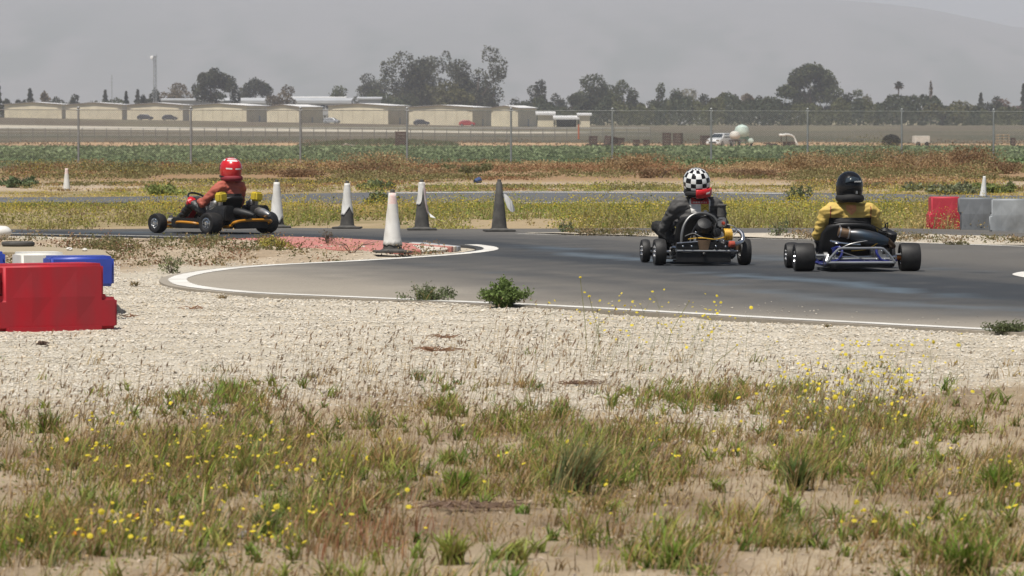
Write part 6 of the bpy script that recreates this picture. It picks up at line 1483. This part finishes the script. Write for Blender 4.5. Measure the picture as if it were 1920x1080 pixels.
def star_heads(c, r):
    """small many-petalled flower heads: crossed five-pointed rosettes"""
    n = len(c); V = []; T = []; k = 6
    up = rng.normal(0, .5, (n, 3)) + np.array([0, -.5, 1.0]); up /= np.linalg.norm(up, axis=1)[:, None]; s1 = np.cross(up, rng.normal(size=(n, 3))); s1 /= np.linalg.norm(s1, axis=1)[:, None]; s2 = np.cross(up, s1); rr = (r * rng.uniform(.7, 1.25, n))[:, None]
    V = [c - up * rr * .25] + [c + (s1 * math.cos(2 * math.pi * j / k) + s2 * math.sin(2 * math.pi * j / k)) * rr + up * rr * .25 for j in range(k)] + [c + up * rr * .55]
    V = np.stack(V, 1).reshape(-1, 3); i = np.arange(n) * (k + 2); T = np.concatenate([np.stack([i, i + 1 + (j + 1) % k, i + 1 + j], 1) for j in range(k)] + [np.stack([i + k + 1, i + 1 + j, i + 1 + (j + 1) % k], 1) for j in range(k)]); return V, T, k + 2
def near_flowers():
    cl = [(1600, 800, 170, 46, 150, .20), (1640, 740, 130, 20, 34, .22), (330, 890, 260, 70, 95, .10), (620, 960, 180, 60, 34, .10), (160, 800, 150, 20, 10, .08), (1850, 900, 120, 60, 24, .12), (1440, 850, 160, 60, 30, .11), (1180, 690, 130, 30, 40, .30), (1300, 700, 90, 30, 26, .26), (1700, 1000, 200, 50, 22, .10), (1000, 880, 240, 60, 14, .10), (200, 1030, 200, 40, 42, .09), (1050, 1000, 400, 60, 14, .08), (60, 900, 90, 60, 12, .09), (420, 1030, 160, 40, 36, .09)]
    B = []; H = []
    for a, b, rx, ry, n, h in cl:
        for k in range(int(n * (1.0 if h > .15 else .7))):
            p = G(a + random.gauss(0, .6) * rx, min(1110, b + random.gauss(0, .55) * ry), 0); B.append((p.x, p.y, 0)); H.append(h * random.uniform(.8, 1.6))
    B = np.array(B); H = np.array(H); B[:, 2] = ground_z(B[:, 0], B[:, 1]); n = len(B); az = rng.normal(.1, .9, n)
    st = ribbons(B, az, H, rng.uniform(.1, .55, n), np.full(n, .0024), np.array([.22, .23, .09])[None] * rng.uniform(.7, 1.2, n)[:, None], 3); tip = st[0].reshape(n, 7, 3)[:, 6]
    side = np.repeat(np.arange(n), 2); sb = st[0].reshape(n, 7, 3)[side, 4]; s2 = ribbons(sb, rng.uniform(0, 6.28, len(side)), H[side] * rng.uniform(.25, .5, len(side)), rng.uniform(.4, .9, len(side)), np.full(len(side), .0018), np.full((len(side), 3), .2) * np.array([1, 1.05, .45]), 3); tip2 = s2[0].reshape(-1, 7, 3)[:, 6]
    V, T, C = cat([st, s2]); tag(fast_mesh('flower_stems', V, T, TWIG, C), 'branching green stems of the near yellow flowers', None, kind='stuff')
    keep = rng.random(len(tip2)) < .40; c = np.concatenate([tip, tip2[keep]]); r = np.where(np.arange(len(c)) < n, .0096, .0070) * rng.uniform(.6, 1.2, len(c)); V, T, m = star_heads(c, r)
    col = np.repeat(np.array([.76, .63, .05])[None] * rng.uniform(.75, 1.15, len(c))[:, None], m, 0); tag(fast_mesh('yellow_flowers', V, T, LEAF, col), 'yellow flower heads scattered over the near weeds', None, kind='stuff')
near_flowers()
# two tall single flowers in front of the track, and orange poppies
def single_flower(px, py, tx, ty, label, col=(.66, .52, .03), r=.0125, z=0.0, nm='yellow_flower'):
    b = G(px, py, 0); b.z = float(ground_z([b.x], [b.y])[0]); t = P(tx, ty, b.y); o = empty(nm, b); tag(o, label, 'flower', 'single flowers standing up'); tt = t - b
    mb = MB(); mb.tube(smooth_line([(0, 0, 0), (tt.x * .25, .01, tt.z * .4), (tt.x * .75, .01, tt.z * .8), (tt.x, 0, tt.z)], 4), .0022, 5); mb.build('stem', mat('flower_stem', (.22, .22, .09), .7), o)
    V, T, m = star_heads(np.array([[tt.x, 0, tt.z], [tt.x, -.004, tt.z + .004]]), np.array([r, r * .8])); fast_mesh('flower_head', V, T, LEAF, np.repeat(np.array([col]), len(V), 0), o)
single_flower(1100, 660, 1088, 521, 'taller yellow flower standing before the track'); single_flower(1126, 665, 1105, 556, 'shorter yellow flower standing before the track')
single_flower(1248, 660, 1292, 565, 'yellow tipped stem leaning right before the white line', r=.007); single_flower(1330, 700, 1382, 648, 'leaning yellow flower over the gravel', r=.008)
single_flower(258, 985, 257, 968, 'orange poppy, left one of two in the weeds', (.70, .22, .01), .012, nm='orange_flower'); single_flower(139, 1022, 140, 1003, 'orange poppy near the lower left corner', (.70, .22, .01), .011, nm='orange_flower')

def leafy_tuft(px, py, wpx, hpx, n, col, wid, label, name='weed_tuft', lean=(.2, .9), azc=None, azs=3.2, curve=1.5, dry=.12):
    """a tuft one can point at: strap leaves fanned from one crown"""
    b = G(px, py, 0); b.z = float(ground_z([b.x], [b.y])[0]); s_ = FPX / b.y; h = hpx / s_; w = wpx / s_
    o = empty(name, b); tag(o, label, 'plant', 'weed tufts on the near ground')
    bb = rng.normal(0, 1, (n, 3)) * np.array([w * .10, w * .10, 0]); az = rng.uniform(0, 6.28, n) if azc is None else rng.normal(azc, azs, n); le = rng.uniform(*lean, n); L0 = np.minimum(h * rng.uniform(.55, 1.1, n) * (1 + .3 * le), np.maximum(h, w * .55) * rng.uniform(.7, 1.15, n))
    c = np.array(col)[None] * rng.uniform(.65, 1.4, n)[:, None]; dr = rng.random(n) < dry; c[dr] = STRAW[rng.integers(0, 4, dr.sum())]
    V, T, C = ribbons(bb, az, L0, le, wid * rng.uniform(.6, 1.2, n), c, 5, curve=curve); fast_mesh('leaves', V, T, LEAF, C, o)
    k = max(3, n // 14); sb = rng.normal(0, 1, (k, 3)) * np.array([w * .1, w * .1, 0]); V, T, C = ribbons(sb, rng.normal(.2, 1, k), h * rng.uniform(.9, 1.4, k), rng.uniform(.1, .5, k), np.full(k, .0022), STRAW[rng.integers(0, 4, k)] * .7, 3); fast_mesh('stalks', V, T, TWIG, C, o); return o
DG = (.11, .17, .022); MG = (.15, .235, .03); YG = (.30, .34, .07); GG = (.17, .22, .075)
leafy_tuft(88, 806, 85, 55, 85, DG, .011, 'dark green broad leaved tuft near the left edge on gravel', lean=(.15, .85))
leafy_tuft(800, 568, 100, 36, 60, GG, .006, 'spreading grey green weed on the white line, left one', lean=(.5, .95))
leafy_tuft(585, 707, 55, 14, 60, (.12, .12, .05), .004, 'small flat grass tuft alone on the gravel', lean=(.6, 1.0), dry=.4)
leafy_tuft(1812, 812, 66, 36, 80, MG, .008, 'compact green tuft on the gravel edge at the right')
leafy_tuft(1075, 925, 200, 125, 320, (.17, .21, .085), .0055, 'large arching grass clump right of centre', azc=.25, azs=.9, lean=(.15, .85), dry=.22)
leafy_tuft(865, 930, 110, 60, 130, MG, .012, 'broad leaved green plant left of the large arching clump')
leafy_tuft(850, 1058, 110, 75, 130, YG, .009, 'yellow green grass clump at the bottom centre', lean=(.3, .95), dry=.2)
leafy_tuft(950, 1050, 130, 56, 110, YG, .006, 'grass sprayed flat to the right at bottom centre', azc=.1, azs=.35, lean=(.75, .98), dry=.25)
leafy_tuft(830, 776, 66, 40, 70, MG, .008, 'bright green tuft below the gravel centre')
leafy_tuft(945, 812, 90, 44, 90, MG, .008, 'green strap leaved tuft above the bare dirt patch')
leafy_tuft(1050, 785, 80, 36, 70, DG, .009, 'dark curling tuft on the pale gravel tongue')
leafy_tuft(785, 712, 56, 32, 60, GG, .006, 'grey green tuft on the gravel below the dead weeds')
leafy_tuft(1350, 757, 100, 34, 110, DG, .007, 'low dark green mat under the dry stalks')
leafy_tuft(1495, 918, 80, 78, 120, (.13, .18, .05), .013, 'upright leafy green plant among yellow flowers')
leafy_tuft(1870, 915, 110, 60, 120, MG, .009, 'green tuft with pale stems at the right edge')
leafy_tuft(1270, 1062, 100, 62, 120, MG, .009, 'green tuft on bare dirt along the bottom edge')
leafy_tuft(150, 868, 60, 46, 70, MG, .007, 'small green tuft under two yellow flowers at the left')
leafy_tuft(430, 742, 110, 36, 130, MG, .007, 'green mat under brown stalks left of the gravel')
leafy_tuft(840, 870, 70, 40, 70, YG, .008, 'low bright plant left of the bare patch')
leafy_tuft(1810, 1075, 180, 90, 200, MG, .009, 'thick green growth in the lower right corner')
leafy_tuft(500, 995, 90, 60, 110, (.14, .19, .06), .010, 'leafy green plant by the grey stone, lower left')
leafy_tuft(700, 800, 90, 36, 70, GG, .006, 'thin green tuft left of the bright centre tuft')
leafy_tuft(460, 902, 90, 70, 120, (.20, .24, .05), .006, 'bright lime grass among yellow flowers at left', dry=.15)
leafy_tuft(252, 536, 50, 12, 70, (.12, .11, .05), .006, 'low dry tuft on gravel right of the blue barrier', lean=(.6, 1), dry=.5)
leafy_tuft(418, 557, 46, 12, 60, (.16, .13, .06), .006, 'low dry tuft at the inner road edge', lean=(.6, 1), dry=.6)
leafy_tuft(1552, 614, 44, 9, 60, (.15, .14, .07), .005, 'flat grey tuft at the white line, right of centre', lean=(.7, 1), dry=.3)
# feathery branched plants on the white line
def branched(px, py, wpx, hpx, nb, col, label, leaf=.012, azc=None):
    b = G(px, py, 0.0); b.z = float(ground_z([b.x], [b.y])[0]); s_ = FPX / b.y; h = hpx / s_; w = wpx / s_; o = empty('leafy_weed', b); tag(o, label, 'plant', 'branched weeds on the white line'); mb = MB(); pts = []
    for k in range(nb):
        a = random.uniform(0, 6.28); sp = random.uniform(.1, 1) ** .7; ex = math.cos(a) * w * .5 * sp; ey = math.sin(a) * w * .3 * sp; ez = h * random.uniform(.55, 1.0) * (1 - .45 * sp); L = smooth_line([(0, 0, 0), (ex * .4, ey * .4, ez * .5), (ex * .8, ey * .8, ez * .85), (ex, ey, ez)], 4); mb.tube(L, .003, 4)
        for p_ in L[2:]:
            for q in range(9): pts.append((p_.x + random.gauss(0, .020), p_.y + random.gauss(0, .020), max(.004, p_.z + random.gauss(0, .016))))
    mb.build('stems', BARK, o); pts = np.array(pts); V, T, C = rand_tris(pts, np.full(len(pts), leaf), np.array(col)[None] * rng.uniform(.6, 1.4, len(pts))[:, None]); fast_mesh('leaves', V, T, LEAF, C, o)
branched(805, 568, 112, 40, 15, (.15, .18, .085), 'feathery grey green weed, left of the two on the line', .011)
branched(946, 577, 108, 62, 34, (.15, .21, .06), 'bushy bright green weed, right of the two on the line', .015)
branched(1892, 627, 100, 34, 13, (.13, .155, .07), 'dark feathery weed on the line at the right edge', .011)
# dead weed skeletons on the gravel
def dead_weed(px, py, wpx, label, col=(.25, .13, .07), n=26):
    b = G(px, py, 0); b.z = float(ground_z([b.x], [b.y])[0]); w = wpx / (FPX / b.y); o = empty('dead_weed', b); tag(o, label, 'plant', 'dead weeds on the gravel'); mb = MB()
    for k in range(n):
        a = random.uniform(0, 6.28); L0 = w * random.uniform(.25, .6); x0 = random.gauss(0, w * .12); mb.tube([(x0, 0, .012), (x0 + math.cos(a) * L0 * .5, math.sin(a) * L0 * .5, random.uniform(.015, .04)), (x0 + math.cos(a + .5) * L0, math.sin(a + .5) * L0, random.uniform(.004, .03))], [.004, .003, .0015], 4)
    mb.build('stems', mat('dead_stem', col, .85, var=.3), o)
dead_weed(820, 656, 110, 'tangled reddish dead weed below the white line'); dead_weed(362, 581, 50, 'small reddish twig on gravel right of the red barrier', n=10); dead_weed(245, 593, 44, 'reddish dead stem beside the red barrier corner', n=9); dead_weed(1080, 722, 100, 'brown dead weed right of the gravel centre', (.20, .12, .08)); dead_weed(838, 636, 60, 'brown dry weed top above the tangled dead weed', (.22, .12, .07), 14); dead_weed(880, 960, 200, 'mat of brown dead stems at the lower centre', (.24, .16, .11), 60); dead_weed(80, 651, 28, 'dark brown clod of roots below the red barrier', (.10, .06, .04), 40)
# reddish sorrel at the lower left of centre
n = 1300; a = rng.normal(640, 80, n); b_ = rng.normal(1000, 34, n); G0 = np.array([G(u, min(v, 1100), 0) for u, v in zip(a, b_)]); G0[:, 2] = ground_z(G0[:, 0], G0[:, 1]); keep = fbm(G0[:, 0] * 5, G0[:, 1] * 3, 301, 3) > .48; G0 = G0[keep]; n = len(G0)
sc_ = np.array([[.32, .13, .07], [.28, .17, .08], [.24, .20, .09], [.38, .22, .11]])[rng.integers(0, 4, n)]; V, T, C = ribbons(G0, rng.normal(.2, 1.2, n), rng.uniform(.05, .13, n), rng.uniform(.1, .6, n), np.full(n, .0045), sc_, 3); tag(fast_mesh('red_sorrel', V, T, TWIG, C), 'rusty red sorrel stems at the lower left', None, kind='stuff')

# ---------------------------------------------------------------- stones
def stones(n, x, y, r, col, zoff=0.0, name='gravel', label='', base=None):
    d = np.array([[1, 0, 0], [0, 1, 0], [-1, 0, 0], [0, -1, 0], [0, 0, 1], [0, 0, -1]], float)
    V = d[None] * rng.uniform(.7, 1.25, (n, 6, 1)) + rng.normal(0, .16, (n, 6, 3)); V[:, :, 2] *= rng.uniform(.30, .60, n)[:, None]; a = rng.uniform(0, 6.28, n); ca, sa = np.cos(a)[:, None], np.sin(a)[:, None]
    X = V[:, :, 0] * ca - V[:, :, 1] * sa; Y = V[:, :, 0] * sa + V[:, :, 1] * ca; tl = rng.normal(0, .35, n)[:, None]; Z = V[:, :, 2] + X * tl
    z0 = (ground_z(x, y) if base is None else np.full(n, base)) + r * .18 + zoff; W = np.stack([X * r[:, None] + x[:, None], Y * r[:, None] + y[:, None], Z * r[:, None] + z0[:, None]], 2).reshape(-1, 3)
    i = np.arange(n) * 6; T = np.concatenate([np.stack([i + 4, i + k, i + (k + 1) % 4], 1) for k in range(4)] + [np.stack([i + 5, i + (k + 1) % 4, i + k], 1) for k in range(4)])
    tag(fast_mesh(name, W, T, STONE, np.repeat(col, 6, 0)), label, None, kind='stuff')
def gravel():
    n = 170000; y = 21.5 + (50.5 - 21.5) * rng.random(n) ** .75; x = rng.uniform(-.13, .13, n) * y; px, py = to_px(x, y); n1 = fbm(x * .7, y * .35, 5, 4); n2 = fbm(x * 3.1, y * 1.6, 9, 4)
    edge = 735 + (n1 - .5) * 190 + (n2 - .5) * 60 + 25 * np.sin(px * 0.006); g = 1 - sstep(edge - 50, edge + 60, py); isl = (py < 520) & (px > 225); ok = (rng.random(n) < g) & ~in_poly(x, y, TRACK_POLY) & ~(isl & (rng.random(n) < .9)); x = x[ok]; y = y[ok]; n = len(x)
    r = rng.uniform(.006, .0165, n) * np.where(rng.random(n) < .08, 1.5, 1.0) * (.8 + .008 * (y - 20)); tone = rng.normal(1, .115, n); c = np.array([.54, .495, .42])[None] * tone[:, None]; dk = rng.random(n) < .055; c[dk] *= rng.uniform(.3, .6, dk.sum())[:, None]; wm = rng.random(n) < .2; c[wm] *= np.array([1.0, .93, .82])
    stones(n, x, y, r, c, label='pale crushed gravel between dirt and track')
    n = 5000; x, y, px, py = near_pts(n); ok = (py > 700); x = x[ok]; y = y[ok]; n = len(x); stones(n, x, y, rng.uniform(.003, .011, n), np.array([.42, .34, .27])[None] * rng.normal(1, .22, n)[:, None], name='loose_stones', label='loose small stones on the near dirt')
    a = rng.uniform(950, 1920, 180); b = np.interp(a, [950, 1900], [566, 613]) - np.abs(rng.normal(0, 9, 180)); wgt = rng.random(180) < np.where((a > 1260) & (a < 1560), .75, .3); a = a[wgt]; b = b[wgt]; q = np.array([G(u, v) for u, v in zip(a, b)]); n = len(q)
    stones(n, q[:, 0], q[:, 1], rng.uniform(.004, .011, n), np.array([.42, .38, .32])[None] * rng.normal(1, .2, n)[:, None], base=TRACK_Z + .002, name='loose_stones', label='pale pebbles thrown onto the track along the white line')
    n = 2600; y = rng.uniform(50, 60, n); x = rng.uniform(-.12, .0, n) * y; ok = ~in_poly(x, y, TRACK_POLY); x = x[ok]; y = y[ok]; n = len(x); stones(n, x, y, rng.uniform(.006, .024, n), np.array([.50, .42, .32])[None] * rng.normal(1, .2, n)[:, None], name='loose_stones', label='stones on the dirt tongue left of the cones')
gravel()
def verge_weeds():
    """sparse dry weeds on the dirt tongue and on the far gravel verge"""
    n = 1700; y = rng.uniform(45, 61.5, n); x = rng.uniform(-.13, -.015, n) * y; d = fbm(x * 1.1, y * .5, 311, 4); ok = ~in_poly(x, y, TRACK_POLY) & (rng.random(n) < sstep(.40, .66, d)); x = x[ok]; y = y[ok]
    px, py = to_px(x, y); ok = (py < 500) & ~((px > 390) & (py > 447) & (py < 476) & (px < 800) & (py < 448 + (px - 390) * .075)); x = x[ok]; y = y[ok]; n = len(x); nl = 22; h = rng.uniform(.03, .16, n)
    c = np.repeat(np.stack([x, y, ground_z(x, y)], 1), nl, 0); t = rng.random(n * nl); c[:, :2] += rng.normal(0, 1, (n * nl, 2)) * (.04 + .06 * t)[:, None]; c[:, 2] += t * np.repeat(h, nl)
    k = rng.random(n)[:, None]; base = np.where(k < .45, np.array([.15, .145, .06])[None], np.where(k < .8, np.array([.30, .22, .12])[None], np.array([.27, .15, .09])[None])); col = np.repeat(base, nl, 0) * rng.uniform(.6, 1.4, n * nl)[:, None]
    mass('weeds', 'scattered dry weeds on the dirt tongue', c, np.full(n * nl, .017), col)
    n = 500; a = rng.uniform(990, 2000, n); f = rng.random(n); b = np.interp(a, [985, 1300, 1750, 1920, 2000], [437, 438, 441, 446, 448]) * (1 - f) + np.interp(a, [985, 1300, 1750, 1920, 2000], [439, 444, 455, 461, 463]) * f; q = np.array([G(u, v, .03) for u, v in zip(a, b)]); ok = fbm(q[:, 0] * .8, q[:, 1] * .6, 321, 3) > .5; q = q[ok]; n = len(q); nl = 16
    c = np.repeat(q, nl, 0); t = rng.random(n * nl); c[:, :2] += rng.normal(0, 1, (n * nl, 2)) * .05; c[:, 2] += t * .07; col = np.repeat(np.where(rng.random(n)[:, None] < .5, np.array([.16, .145, .06])[None], np.array([.29, .21, .12])[None]), nl, 0) * rng.uniform(.6, 1.4, n * nl)[:, None]
    mass('weeds', 'low dry weeds on the far gravel verge', c, np.full(n * nl, .016), col)
verge_weeds()
for (a, b, r_, lb) in ((460, 1002, .026, 'grey stone lying in the weeds, lower left'), (680, 470, .03, 'white stone on the dirt left of the nearest cone')):
    p = G(a, b, 0); p.z = float(ground_z([p.x], [p.y])[0]); mb = MB(); mb.sphere((0, 0, r_ * .4), r_, 9, 7, sc=(1.3, 1, .7))
    for i, v in enumerate(mb.V): mb.V[i] = tuple(Vector(v) * (1 + .22 * mnoise.noise(Vector(v) * 40)))
    o = mb.build('stone', mat('grey_stone', (.30, .27, .25) if b > 900 else (.6, .56, .5), .9, bump=.004, bscale=60), None, smooth=False); o.location = p; tag(o, lb, 'stone')
